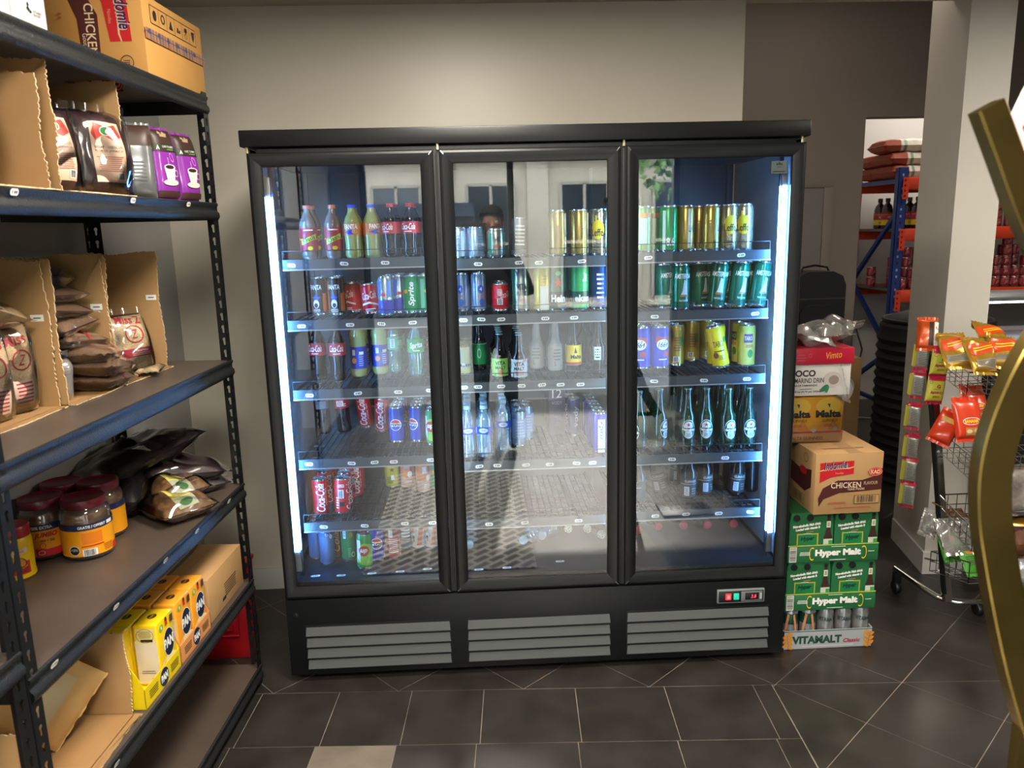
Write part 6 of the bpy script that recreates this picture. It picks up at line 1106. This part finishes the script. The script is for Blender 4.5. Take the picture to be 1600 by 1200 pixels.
stk = [(0.02, 0.42, 2), (0.13, 0.30, 3), (0.105, 0.10, 1), (0.20, 0.10, 2), (0.275, 0.10, 1), (0.20, 0.22, 4), (0.30, 0.24, 4), (0.38, 0.22, 3), (0.355, 0.10, 1), (0.44, 0.10, 2)]
for a, (x, y, n) in enumerate(stk):
    for k in range(n): tin(RX+0.03+x, RY+y, 1.1055+0.0823*k, 'dark red tin, %s up in the %s stack on the lowest orange beam' % (NTH[k], NTH[a]), 'red tins left of the pillar')
stk2 = [(0.74, 0.09, 2), (0.82, 0.09, 4), (0.90, 0.09, 3), (0.98, 0.09, 5), (1.06, 0.09, 2), (1.14, 0.09, 3), (0.78, 0.20, 5), (0.90, 0.20, 5), (1.02, 0.20, 4), (1.12, 0.20, 4)]
for a, (x, y, n) in enumerate(stk2):
    for k in range(n): tin(RX+x, RY+y, 1.1055+0.0823*k, 'dark red tin, %s up in the %s stack beyond the pillar, lowest orange beam' % (NTH[k], NTH[a]), 'red tins beyond the pillar')
stk3 = [(0.80, 0.09, 3), (0.88, 0.09, 5), (0.96, 0.09, 5), (1.04, 0.09, 3), (0.84, 0.20, 5), (0.96, 0.20, 6), (1.06, 0.20, 4)]
for a, (x, y, n) in enumerate(stk3):
    for k in range(n): tin(RX+x, RY+y, 1.5835+0.06*k, 'small red tin, %s up in the %s stack beyond the pillar, middle orange beam' % (NTH[k], NTH[a]), 'small red tins on the middle beam', 0.73)
# black ribbed drum, cable, lit counter
o = thing('ribbed_drum', 'black ribbed drum standing between the racking and the pillar', 'drum', (2.70, 2.05, 0.0)); b = MB(); pr = [(0, 0), (0.33, 0)]
for k in range(16): pr += [(0.345, 0.02+0.06*k), (0.33, 0.05+0.06*k)]
pr += [(0.33, 1.0), (0.29, 1.05), (0.18, 1.085), (0, 1.09)]; b.lathe(pr, mat('rubber_black', C('17181a'), 0.6), 36); b.build('drum_body', o); b = MB(); b.tube([(0.31*math.cos(2*PI*k/30), 0.31*math.sin(2*PI*k/30), 1.035) for k in range(30)], 0.012, BLACK2, 8, closed=True); b.build('rim', o)
b = MB(); b.tube([(2.62, 3.9, 0.006), (2.8, 3.6, 0.006), (3.0, 3.62, 0.006), (3.25, 3.5, 0.006), (3.6, 3.75, 0.006), (4.0, 3.7, 0.006)], 0.006, ink('b8b8b4'), 6); tag(b.build('power_cable'), 'pale power cable lying on the floor under the racking', 'cable')
b = MB(); b.tube([(3.02, 3.95, 1.05), (3.08, 3.9, 0.8), (3.16, 3.88, 0.55), (3.10, 3.86, 0.28), (2.92, 3.85, 0.02)], 0.007, BLACK2, 6); tag(b.build('power_cable'), 'black cable hanging behind the rear blue upright', 'cable')
o = thing('display_counter', 'dark counter with a lit tube under its steel top beyond the pillar', 'counter', (2.36, 1.0, 0)); b = MB(); b.rbox(0, 1.6, 0, 0.6, 0, 1.02, mat('counter_dark', C('1b1b1d'), 0.4), 0.006); b.build('counter_body', o)
b = MB(); b.rbox(-0.03, 1.63, 0.30, 0.63, 1.22, 1.25, ALU, 0.006); b.rbox(-0.03, -0.0, 0.58, 0.63, 1.02, 1.22, ALU, 0.004); b.rbox(-0.02, 1.62, 0.0, 0.6, 1.02, 1.045, ALU, 0.004); b.build('steel_top', o)
b = MB(); b.tube([(0.0, 0.45, 1.205), (1.6, 0.45, 1.205)], 0.012, mat('counter_tube', (1, 1, 1), 0.4, emit=((0.80, 0.92, 1.0), 5.0)), 10); b.build('light_tube', o)

# ------------------------------------------------------------------ chrome snack stand in front of the pillar
SN = thing('snack_stand', 'chrome wheeled wire basket stand in front of the pillar', 'display stand', (1.757, 0.279, 0))
def sp_(px, py, y): P = at(px, py, 1, y); return (P.x-1.757, P.y-0.279, P.z)
b = MB(); b.tube([(-0.107, 0.225, 0.115), (-0.06, 0.12, 0.085), (-0.02, 0.03, 0.066), (0.04, -0.012, 0.062), (0.11, -0.022, 0.062), (0.40, -0.022, 0.062), (0.47, 0.0, 0.062), (0.50, 0.1, 0.08), (0.50, 0.30, 0.115)], 0.0125, CHROME, 12); b.build('base_tube', SN)
for lab, off in (('post', 0.0), ('post', 0.46)):
    b = MB(); b.bar((off+0.004, 0.0, 0.062), (off-0.035, 0.22, 1.18), 0.030, CHROME, 0.030); b.bar((off-0.014, -0.004, 0.10), (off-0.052, 0.212, 1.16), 0.006, BLACK2, 0.030); b.build(lab, SN)
for x, y in ((-0.10, 0.21), (0.13, -0.02), (0.40, -0.02), (0.50, 0.28)):
    b = MB(); b.lathe([(0.0, -0.012), (0.026, -0.012), (0.03, -0.006), (0.03, 0.006), (0.026, 0.012), (0, 0.012)], BLACK2, 16, Matrix.Translation((x, y, 0.031)) @ Matrix.Rotation(PI/2, 4, 'Y')); b.box(x-0.015, x+0.015, y-0.012, y+0.012, 0.04, 0.064 if y < 0.1 else 0.10, BLACK2); b.build('caster', SN)
def basket(z, y0, wx=(-0.02, 0.46), dep=0.24, h=0.09, tilt=0.25):
    b = MB(); x0, x1 = wx; yf, yb = y0-dep, y0
    def P(x, f, u): # f 0 back..1 front
        return (x, yb+(yf-yb)*f, z+u-tilt*dep*f)
    for u in (0, h*0.5, h): b.tube([P(x0, 0, u), P(x1, 0, u), P(x1, 1, u), P(x0, 1, u)], 0.0022 if u < h else 0.0035, CHROME, 6, closed=True)
    for k in range(13): x = x0+(x1-x0)*k/12; b.bar(P(x, 1, h), P(x, 1, 0), 0.0022, CHROME); b.bar(P(x, 0, h), P(x, 0, 0), 0.0022, CHROME); b.bar(P(x, 0, 0), P(x, 1, 0), 0.0022, CHROME)
    for k in range(7): f = k/6; b.bar(P(x0, f, h), P(x0, f, 0), 0.0022, CHROME); b.bar(P(x1, f, h), P(x1, f, 0), 0.0022, CHROME); b.bar(P(x0, f, 0), P(x1, f, 0), 0.0022, CHROME)
    b.tube([P(x0, 0.15, h*0.6), (x0-0.02, yb+0.01, z+h*0.6)], 0.004, CHROME, 6); b.build('wire_basket', SN)
basket(1.030, 0.20); basket(0.700, 0.13); basket(0.420, 0.08); basket(0.155, 0.10, dep=0.26, tilt=-0.25)
def crisp(name, label, w, l, h, m, px, py, y, rot, seed, specs=None, cat='snack bag', fm=None, wr=0.007, group=None, film=None):
    o = thing(name, label, cat, tuple(at(px, py, 1, y)), rot=rot, group=group); b = MB(); zt = bag(b, w, l, h, m, seed, wr=wr, fringe=0.012, fm=fm, p=3.5); b.build('bag_body', o, angle=180)
    if specs: b = MB(); decor(b, specs, bagmap(zt), 0.012); b.build('label', o, angle=180)
    return o
FOIL = mat('gold_foil', C('c89a3c'), 0.22, 0.6); ORF = mat('orange_foil', C('c8501c'), 0.28, 0.2, coat=0.3); REDF = mat('deep_orange_bag', C('c8381a'), 0.3, coat=0.3); YGF = mat('lime_yellow_bag', C('b8b43c'), 0.3, coat=0.3); SILB = mat('silver_print_back', C('9a9a92'), 0.3, 0.3)
PINK = ink('a8203c', 0.3)
OSP = [('rect', 0, 0.02, 0.10, 0.05, ink('c8481c', 0.3)), ('rect', 0, -0.045, 0.09, 0.035, ink('8a8474', 0.3)), ('lines', 0, -0.045, 0.08, 0.025, 5, ink('4a463c')), ('lines', 0, 0.02, 0.07, 0.02, 2, Y_)]
UP = lambda z=0, x=PI/2: (x, 0, z)
for k, (px, py, y, rx, rz, lab) in enumerate(((1492, 548, 0.33, 0.85, -0.1, 'gold and orange snack bag in the top basket nearest the hanging strips'), (1530, 556, 0.28, 0.9, 0.15, 'gold and orange snack bag leaning in the middle of the top basket'), (1566, 550, 0.30, 0.8, -0.2, 'gold and orange snack bag in top basket beside the brass bar'), (1545, 528, 0.40, 0.7, 0.1, 'gold snack bag lying at the back of the top basket'))):
    crisp('snack_bag', lab, 0.115, 0.150, 0.050, FOIL, px, py, y, (rx, 0.1*k, rz), 120+k, OSP, wr=0.014)
crisp('snack_bag', 'orange snack bag with barcode clipped at the top of the stand corner', 0.075, 0.12, 0.04, ORF, 1448, 522, 0.42, (1.2, 0.0, -0.5), 125, [('rect', 0.016, 0, 0.016, 0.1, ink('2c2420')), ('rect', 0.034, 0, 0.014, 0.10, W_), ('lines', 0.034, 0, 0.012, 0.09, 9, ink('6a6a66'))])
TSP = [('ell', 0, -0.01, 0.034, 0.015, W_), ('ell', 0, -0.01, 0.032, 0.013, ink('c83a1c')), ('text', 'BANANA', 0, -0.01, 0.052, 0.014, ink('e8c020'), {'bold': 0.04}), ('rect', 0.005, -0.050, 0.060, 0.030, ink('a87c4c')), ('ell', -0.01, -0.050, 0.012, 0.008, ink('d8b880')), ('ell', 0.018, -0.048, 0.010, 0.009, ink('d8b880'))]
crisp('snack_bag', 'bright orange plantain chip bag standing in the second basket', 0.115, 0.155, 0.05, REDF, 1511, 655, 0.24, (1.25, 0, 0.05), 130, TSP)
crisp('snack_bag', 'orange chip bag behind the plantain bag in the second basket', 0.11, 0.145, 0.045, REDF, 1520, 632, 0.33, (1.15, 0.1, 0.1), 131, TSP)
crisp('snack_bag', 'orange chip bag turned aside at the basket end by the post', 0.09, 0.13, 0.045, REDF, 1478, 668, 0.30, (1.2, 0.4, -0.6), 132, [('rect', 0, 0.03, 0.06, 0.02, ink('c89a4c'))])
# hanging strips: two full face bags, five seen from their backs
CRS = [('rect', 0, 0.052, 0.070, 0.030, PINK), ('text', 'Crunchy', 0, -0.012, 0.050, 0.015, ink('8a1c3c'), {'bold': 0.05, 'rot': PI+0.05}), ('text', 'G', 0.004, 0.014, 0.014, 0.016, ink('7a1c3c'), {'bold': 0.05}), ('ring', -0.026, 0.030, 0.006, 0.006, K_), ('lines', 0, 0.002, 0.03, 0.006, 1, ink('5a8a4c')), ('lines', 0, -0.030, 0.034, 0.010, 2, ink('8a1c3c')), ('rect', 0, -0.052, 0.07, 0.008, PINK)]
for k, (px, py) in enumerate(((1468, 566), (1461, 608))):
    crisp('crunchy_snack', '%s lime yellow snack bag of the strip hanging beside the post' % ('upper', 'lower')[k], 0.074, 0.105, 0.030, YGF, px, py, 0.36, (PI/2, 0.08, 0.0), 140+k, CRS, fm=PINK, wr=0.003)
SVS = [('rect', -0.026, 0, 0.014, 0.09, YGF), ('lines', 0.006, 0, 0.034, 0.07, 10, ink('4c4c4c')), ('rect', 0, 0.046, 0.06, 0.010, PINK)]
for k, (px, py) in enumerate(((1440, 556), (1433, 601), (1427, 650), (1424, 698), (1421, 735), (1418, 772))):
    crisp('crunchy_snack', '%s silver backed snack bag down the long strip at the pillar side' % NTH[k], 0.055, 0.098, 0.026, SILB, px, py, 0.42, (PI/2, 0.05, -0.55), 150+k, SVS, fm=PINK, wr=0.003, group='snack bags hanging in the long strip')
GBR = mat('green_snack_bag', C('4c9a34'), 0.3, coat=0.3); BRB = mat('brown_foil_bag', C('5c3a24'), 0.3, 0.3)
crisp('snack_bag', 'green snack bag with orange dot in the bottom basket', 0.08, 0.13, 0.035, GBR, 1512, 872, 0.22, (0.9, 0.1, 0.25), 160, [('text', 'pufuletti', 0, 0.045, 0.05, 0.010, W_, {'bold': 0.03}), ('ell', 0, 0.022, 0.018, 0.010, ink('e07c1c')), ('lines', 0, -0.015, 0.05, 0.04, 5, ink('1c5a1c'))])
crisp('snack_bag', 'green snack bag with orange oval behind the post, bottom basket', 0.08, 0.13, 0.04, GBR, 1483, 850, 0.30, (1.0, -0.1, -0.1), 161, [('ell', 0, 0.02, 0.018, 0.010, ink('e07c1c'))])
crisp('snack_bag', 'brown foil snack bag at the back of the bottom basket', 0.12, 0.12, 0.05, BRB, 1495, 818, 0.36, (0.7, 0, 0.1), 162, None, wr=0.012)
crisp('plastic_bag', 'crumpled clear plastic bag over the bottom basket bags', 0.16, 0.14, 0.06, FILM2, 1497, 838, 0.27, (0.8, 0, 0), 163, None, wr=0.015)
crisp('plastic_bag', 'crumpled clear plastic bag poking out at the pillar side', 0.07, 0.10, 0.04, FILM2, 1452, 818, 0.40, (1.0, 0.3, -0.4), 164, None, wr=0.015)
crisp('dried_food_bag', 'grey clear bag on the third basket seen past the brass bar', 0.20, 0.18, 0.08, mat('grey_dried_food', C('6c6460'), 0.35, noise=(60, 0.3, 4), coat=0.3), 1596, 765, 0.16, (1.2, 0, 0), 165, None, wr=0.012)
crisp('dried_food_bag', 'brown and gold bag at the picture edge below the third basket', 0.13, 0.15, 0.06, BRB, 1590, 838, 0.14, (1.1, 0, 0), 166, [('rect', 0, 0, 0.05, 0.07, ink('5a3020')), ('rect', 0, 0.055, 0.1, 0.03, FOIL)], wr=0.008)
crisp('dried_food_bag', 'round pale clear bag at the picture edge in the bottom basket', 0.14, 0.14, 0.09, FILM2, 1594, 885, 0.12, (1.1, 0, 0), 167, None, wr=0.012)

# ------------------------------------------------------------------ brass-coloured bent bar close to the viewer
BRS = mat('brass_zinc_plate', C('8a7640'), 0.24, 0.92, noise=(5, 0.35, 3)); YF = -1.585
bs = thing('brass_stand', 'out of focus brass-coloured bent metal stand close to the viewer', 'metal stand', tuple(at(1780, 1200, 1, YF)[:2])+(0,))
bo = Vector(bs.location)
def strip(mb, pts, w, t, m):
    P = [at(px, py, 1, YF)-bo for px, py in pts]
    # smooth the path
    def cr(p0, p1, p2, p3, s): return 0.5*((2*p1)+(p2-p0)*s+(2*p0-5*p1+4*p2-p3)*s*s+(3*p1-p0-3*p2+p3)*s**3)
    Q = []; E_ = [P[0]*2-P[1]]+P+[P[-1]*2-P[-2]]
    for i in range(1, len(E_)-2):
        for s in range(6): Q.append(cr(E_[i-1], E_[i], E_[i+1], E_[i+2], s/6))
    Q.append(P[-1]); n = len(Q); vs = []
    for i, p in enumerate(Q):
        tg = (Q[min(i+1, n-1)]-Q[max(i-1, 0)]).normalized(); nx = Vector((0, 1, 0)).cross(tg).normalized()
        c = 0.003
        for a, b_ in ((-w/2, -t/2+c), (-w/2+c, -t/2), (w/2-c, -t/2), (w/2, -t/2+c), (w/2, t/2-c), (w/2-c, t/2), (-w/2+c, t/2), (-w/2, t/2-c)): vs.append(p+nx*a+Vector((0, b_, 0)))
    fs = [(i*8+k, i*8+(k+1) % 8, (i+1)*8+(k+1) % 8, (i+1)*8+k) for i in range(n-1) for k in range(8)]+[tuple(range(7, -1, -1)), tuple((n-1)*8+k for k in range(8))]
    mb.add(vs, fs, m)
b = MB(); strip(b, [(1541, 166), (1568, 240), (1604, 338), (1650, 430), (1686, 500)], 0.041, 0.03, BRS); b.build('upper_bar', bs)
b = MB(); strip(b, [(1686, 462), (1655, 498), (1606, 570), (1566, 660), (1549, 730), (1547, 800), (1556, 870), (1572, 960), (1592, 1050), (1618, 1140), (1650, 1240), (1700, 1330)], 0.054, 0.03, BRS); b.build('curved_bar', bs)
b = MB(); p1 = at(1690, 400, 1, YF)-bo; b.bar((p1.x, 0, 0.012), (p1.x, 0, p1.z+0.15), 0.03, BRS, 0.022); b.rbox(-0.05, 0.25, -0.10, 0.10, 0, 0.012, BLACK2, 0.003)
b.bar((p1.x, 0, at(1700, 1330, 1, YF).z+0.01), (at(1700, 1330, 1, YF).x-bo.x, 0, at(1700, 1330, 1, YF).z+0.01), 0.03, BRS, 0.022); b.build('stand_base', bs)
pS = at(1590, 200, 1, YF+0.03); o = thing('hanging_card', 'white card with a red patch hanging beside the brass bar', 'card', tuple(pS))
b = MB(); pts = [(1.5*a, 1.5*c) for a, c in [(-0.013, 0.0), (-0.002, -0.032), (0.004, -0.028), (0.01, -0.05), (0.06, -0.06), (0.06, 0.07), (0.016, 0.07)]]
b.prism(pts, -0.001, 0.001, W_); b.prism([(0.006, 0.0), (0.024, -0.033), (0.082, -0.03), (0.082, 0.067), (0.033, 0.067)], -0.0016, -0.001, ink('c83020')); b.build('card_body', o, smooth=False)
b = MB(); b.tube([(0.03, 0, 0.068), (0.05, -0.02, 0.14), (0.075, -0.03, 0.20)], 0.001, K_, 5); b.build('string', o)

# ------------------------------------------------------------------ what the glass mirrors: the doorway mat, the street, the photographer
MATM = bpy.data.materials.new('mat_herringbone'); MATM.use_nodes = True; nt = MATM.node_tree; bs_ = nt.nodes['Principled BSDF']
tc = nt.nodes.new('ShaderNodeTexCoord'); bt = nt.nodes.new('ShaderNodeTexBrick'); mp = nt.nodes.new('ShaderNodeMapping'); mp.inputs['Rotation'].default_value = (0, 0, PI/4)
bt.inputs['Scale'].default_value = 4.5; bt.inputs['Color1'].default_value = (*C('777468'), 1); bt.inputs['Color2'].default_value = (*C('56534a'), 1); bt.inputs['Mortar'].default_value = (*C('e8e4d8'), 1); bt.inputs['Mortar Size'].default_value = 0.05
nt.links.new(tc.outputs['Object'], mp.inputs[0]); nt.links.new(mp.outputs[0], bt.inputs[0]); nt.links.new(bt.outputs[0], bs_.inputs['Base Color']); bs_.inputs['Roughness'].default_value = 0.5
b = MB(); b.rbox(-0.80, 0.06, -2.5, -0.88, 0.0005, 0.008, MATM, 0.002); tag(b.build('entrance_mat'), 'pale herringbone mat on the tiles in front of the fridge', 'mat')
STONE = mat('street_stone', C('b8ad98'), 0.8, noise=(2.0, 0.15, 6)); STONED = mat('facade_dark_stone', C('8c8474'), 0.8); PAVE = mat('street_paving', C('55524c'), 0.8, noise=(3, 0.2, 6)); WGL = mat('facade_window_glass', C('20262c'), 0.1)  # second stone is a darker tone for the street-level window bars
b = MB(); b.box(-20, 20, -16, -4.83, -0.12, -0.02, PAVE); struct(b.build('street_pavement', smooth=False))
fa = thing('facade_house', 'pale stone town house across the street, mirrored in the glass doors', 'building', (0, -13, -0.02)); b = MB()
b.box(-9, 9, -0.8, -0.4, 0, 5.6, STONE)
for k in range(10):
    x = -8.4+1.9*k; b.rbox(x-0.22, x+0.22, -0.42, -0.30, 0, 5.6, STONE, 0.03)
for z in (3.0, 3.4, 5.5): b.rbox(-9, 9, -0.42, -0.12, z, z+0.22, STONE, 0.05)
b.build('house_wall', fa)
for k in range(9):
    for j, (z0, z1) in enumerate(((0.2, 2.55), (4.1, 5.3))):
        x = -7.45+1.9*k; b = MB(); b.box(x-0.48, x+0.48, -0.42, -0.38, z0, z1, WGL)
        for q in (-0.48, 0, 0.48): b.box(x+q-0.03, x+q+0.03, -0.385, -0.34, z0, z1, WHITE if j else STONED)
        for q in (z0, (z0+z1)/2, z1): b.box(x-0.48, x+0.48, -0.385, -0.34, q-0.03, q+0.03, WHITE if j else STONED)
        b.rbox(x-0.6, x+0.6, -0.42, -0.22, z0-0.16, z0-0.04, STONE, 0.02); b.build('house_window', fa, smooth=False)
AW = thing('shop_awning', 'dark shop front and awning at street level across the road', 'awning', (-2.2, -12.9, 0)); b = MB(); b.prism([(-2.4, 1.9), (2.0, 1.9), (2.0, 2.15), (-2.4, 2.15)], 0.03, 0.8, mat('awning_navy', C('1c2430'), 0.7)); b.rbox(-2.4, 2.0, 0.2, 0.35, 0.0, 2.1, mat('shop_dark', C('23262a'), 0.4), 0.01)
b.build('awning_body', AW, smooth=False)
# a street tree
tr = thing('street_tree', 'green street tree outside the shop, mirrored in the right-hand glass door'.replace('right-hand glass door', 'door by the box stack'), 'tree', (3.3, -9.2, 0)); b = MB(); b.tube([(0, 0, 0), (0.05, 0, 1.2), (-0.05, 0.05, 2.4), (0.1, 0, 3.6), (0.0, 0, 4.6)], [0.14, 0.12, 0.10, 0.07, 0.03], mat('bark', C('4a4036'), 0.9), 10); b.build('trunk', tr)
b = MB(); rr = random.Random(5); LF = [mat('leaf_green', C('3c5a2c'), 0.6), mat('leaf_light', C('6c8a48'), 0.6)]
for k in range(2600):
    a = rr.uniform(0, 2*PI); ph = math.acos(rr.uniform(-1, 1)); q = rr.uniform(0.5, 1)**0.5; c = Vector((1.7*q*math.sin(ph)*math.cos(a), 1.5*q*math.sin(ph)*math.sin(a), 3.6+1.7*q*math.cos(ph)))
    E3 = Euler((rr.uniform(0, 6), rr.uniform(0, 6), rr.uniform(0, 6))).to_matrix().to_4x4(); E3.translation = c; s = rr.uniform(0.05, 0.10)
    b.add([(0, -s, 0), (s*0.6, 0, 0.01), (0, s, 0), (-s*0.6, 0, 0.01)], [(0, 1, 2, 3)], LF[k % 2], E3)
b.build('leaves', tr, smooth=False)

# the photographer, standing behind the camera and holding a phone up
SKIN = mat('skin', C('8a5c44'), 0.5); JKT = mat('jacket_dark', C('1c1e22'), 0.8); TRS = mat('trousers_dark', C('22242a'), 0.8); HAIR = mat('hair_black', C('0a0908'), 0.85, spec=0.2)
px0, py0 = -0.07, -3.06
person = thing('person', 'person in dark clothes photographing the fridge, mirrored in the middle door', 'person', (px0, py0, 0)); person.scale = (1, 1, 0.985)
def skin_body(name, nodes, edges, m, parent, sub=2, root=0):
    me = bpy.data.meshes.new(name); me.from_pydata([n[0] for n in nodes], edges, []); o = bpy.data.objects.new(name, me); COL.objects.link(o); o.parent = parent
    sk = o.modifiers.new('s', 'SKIN'); sk.use_smooth_shade = True
    if not me.skin_vertices: me.attributes.new('skin', 'FLOAT', 'POINT')
    for i, n in enumerate(nodes):
        r = n[1]; me.skin_vertices[0].data[i].radius = (r if isinstance(r, tuple) else (r, r)); me.skin_vertices[0].data[i].use_root = (i == root)
    ss = o.modifiers.new('d', 'SUBSURF'); ss.levels = sub; ss.render_levels = sub
    dg = bpy.context.evaluated_depsgraph_get(); nm = bpy.data.meshes.new_from_object(o.evaluated_get(dg)); o.modifiers.clear(); o.data = nm; nm.name = name
    nm.materials.clear(); nm.materials.append(m)
    for p in nm.polygons: p.use_smooth = True
    return o
N = [((0, 0, 0.95), (0.16, 0.11)), ((0, 0.0, 1.15), (0.15, 0.10)), ((0, 0.01, 1.36), (0.17, 0.11)), ((0, 0.02, 1.50), (0.07, 0.06)), ((0, 0.04, 1.585), (0.052, 0.052)), ((0, 0.05, 1.66), (0.075, 0.085)), ((0, 0.05, 1.74), (0.078, 0.095)), ((0, 0.045, 1.80), (0.055, 0.07)),
     ((0.17, 0.02, 1.44), 0.065), ((0.27, 0.06, 1.20), 0.048), ((0.02, 0.28, 1.50), 0.034), ((-0.01, 0.315, 1.575), 0.024),
     ((-0.17, 0.02, 1.44), 0.065), ((-0.27, 0.06, 1.20), 0.048), ((-0.20, 0.28, 1.50), 0.034), ((-0.175, 0.315, 1.575), 0.024),
     ((0.10, 0, 0.86), 0.088), ((0.11, 0.01, 0.48), 0.060), ((0.115, -0.02, 0.09), 0.042), ((0.12, 0.12, 0.035), 0.034),
     ((-0.10, 0, 0.86), 0.088), ((-0.11, 0.01, 0.48), 0.060), ((-0.115, -0.02, 0.09), 0.042), ((-0.12, 0.12, 0.035), 0.034)]
Ed = [(0, 1), (1, 2), (2, 3), (3, 4), (4, 5), (5, 6), (6, 7), (2, 8), (8, 9), (9, 10), (10, 11), (2, 12), (12, 13), (13, 14), (14, 15), (0, 16), (16, 17), (17, 18), (18, 19), (0, 20), (20, 21), (21, 22), (22, 23)]
body = skin_body('body', N, Ed, JKT, person)
me = body.data; me.materials.append(SKIN); me.materials.append(TRS)
for p in me.polygons:
    c = p.center
    if c.z > 1.555 and abs(c.x) < 0.13 and c.y < 0.2: p.material_index = 1
    elif c.z > 1.54 and c.y > 0.24: p.material_index = 1
    elif c.z < 0.93: p.material_index = 2
for s in (1, -1):       # palms, four fingers and a thumb each, closed on the phone's edges
    hx = -0.01 if s > 0 else -0.175
    nodes = [((hx, 0.315, 1.575), 0.022), ((hx-0.004*s, 0.335, 1.610), (0.030, 0.014)), ((hx-0.006*s, 0.345, 1.640), (0.032, 0.013))]; edges = [(0, 1), (1, 2)]
    for k in range(4):
        o0 = len(nodes); L = (0.88, 1.0, 0.95, 0.75)[k]; zz_ = 1.612+0.017*k
        nodes += [((hx+0.006*s, 0.352, zz_), 0.0085), ((hx-0.004*s, 0.352+0.028*L, zz_+0.006), 0.0080), ((hx-0.026*s*L, 0.352+0.034*L, zz_+0.008), 0.0070)]; edges += [(2, o0), (o0, o0+1), (o0+1, o0+2)]
    o0 = len(nodes); nodes += [((hx-0.012*s, 0.322, 1.618), 0.010), ((hx-0.026*s, 0.330, 1.640), 0.009), ((hx-0.034*s, 0.338, 1.658), 0.0078)]; edges += [(1, o0), (o0, o0+1), (o0+1, o0+2)]
    skin_body('hand', nodes, edges, SKIN, person, 1)
b = MB()     # hair cap, nose, ears, eyes, mouth
bm = bmesh.new(); bmesh.ops.create_uvsphere(bm, u_segments=24, v_segments=16, radius=1); vs = [(v.co.x*0.092, v.co.y*0.108+0.035, v.co.z*0.098+1.765) for v in bm.verts]; bm.verts.index_update(); fs = [tuple(v.index for v in f.verts) for f in bm.faces if not (f.calc_center_median().y > 0.35 and f.calc_center_median().z < 0.35) and f.calc_center_median().z > -0.75]; bm.free(); b.add(vs, fs, HAIR); b.build('hair', person)
b = MB(); b.tube([(0, 0.145, 1.735), (0, 0.163, 1.705), (0, 0.150, 1.698)], [0.006, 0.013, 0.010], SKIN, 8)
for s in (1, -1): b.lathe([(0, -0.012), (0.02, -0.008), (0.024, 0), (0.0, 0.01)], SKIN, 10, Matrix.Translation((s*0.084, 0.05, 1.715)) @ Matrix.Rotation(PI/2, 4, 'Y') @ Matrix.Diagonal((1.3, 0.8, 0.6, 1)))
b.build('nose_and_ears', person)
b = MB()
for s in (1, -1): b.lathe([(0, -0.006), (0.010, 0), (0.006, 0.005), (0, 0.007)], W_, 12, Matrix.Translation((s*0.032, 0.136, 1.735)) @ Matrix.Rotation(-PI/2, 4, 'X')); b.lathe([(0.005, 0.0055), (0.003, 0.0078), (0, 0.008)], K_, 10, Matrix.Translation((s*0.032, 0.136, 1.735)) @ Matrix.Rotation(-PI/2, 4, 'X'))
b.build('eye_pair', person); b = MB(); b.tube([(-0.022, 0.136, 1.664), (0, 0.142, 1.662), (0.022, 0.136, 1.664)], 0.004, ink('7a3c34'), 6); b.build('mouth', person)
b = MB(); b.rbox(-0.285, -0.115, -2.715, -2.706, 1.625, 1.702, BLACK2, 0.003); b.lathe([(0, 0), (0.008, 0), (0.008, 0.004), (0, 0.004)], K_, 12, Matrix.Translation((CAM.x, -2.706, CAM.z)) @ Matrix.Rotation(-PI/2, 4, 'X')); tag(b.build('mobile_phone'), 'black mobile phone held up sideways by the person', 'phone')
# recessed lamps in the ceiling
for k, (x, y) in enumerate(((-0.28, -0.96), (-0.3, -2.6), (2.7, -0.9))):
    o = thing('ceiling_lamp', 'round recessed ceiling lamp %s' % ('in front of the fridge', 'above the photographer', 'by the counter side')[k], 'lamp', (x, y, ZC)); b = MB(); b.lathe([(0.045, -0.002), (0.060, -0.006), (0.062, 0.0)], ALU, 24); b.build('trim_ring', o)
    b = MB(); b.lathe([(0, -0.002), (0.045, -0.002)], mat('lamp_face', (1, 1, 1), 0.5, emit=((1, 0.85, 0.62), 30.0)), 24); b.build('lamp_face', o)
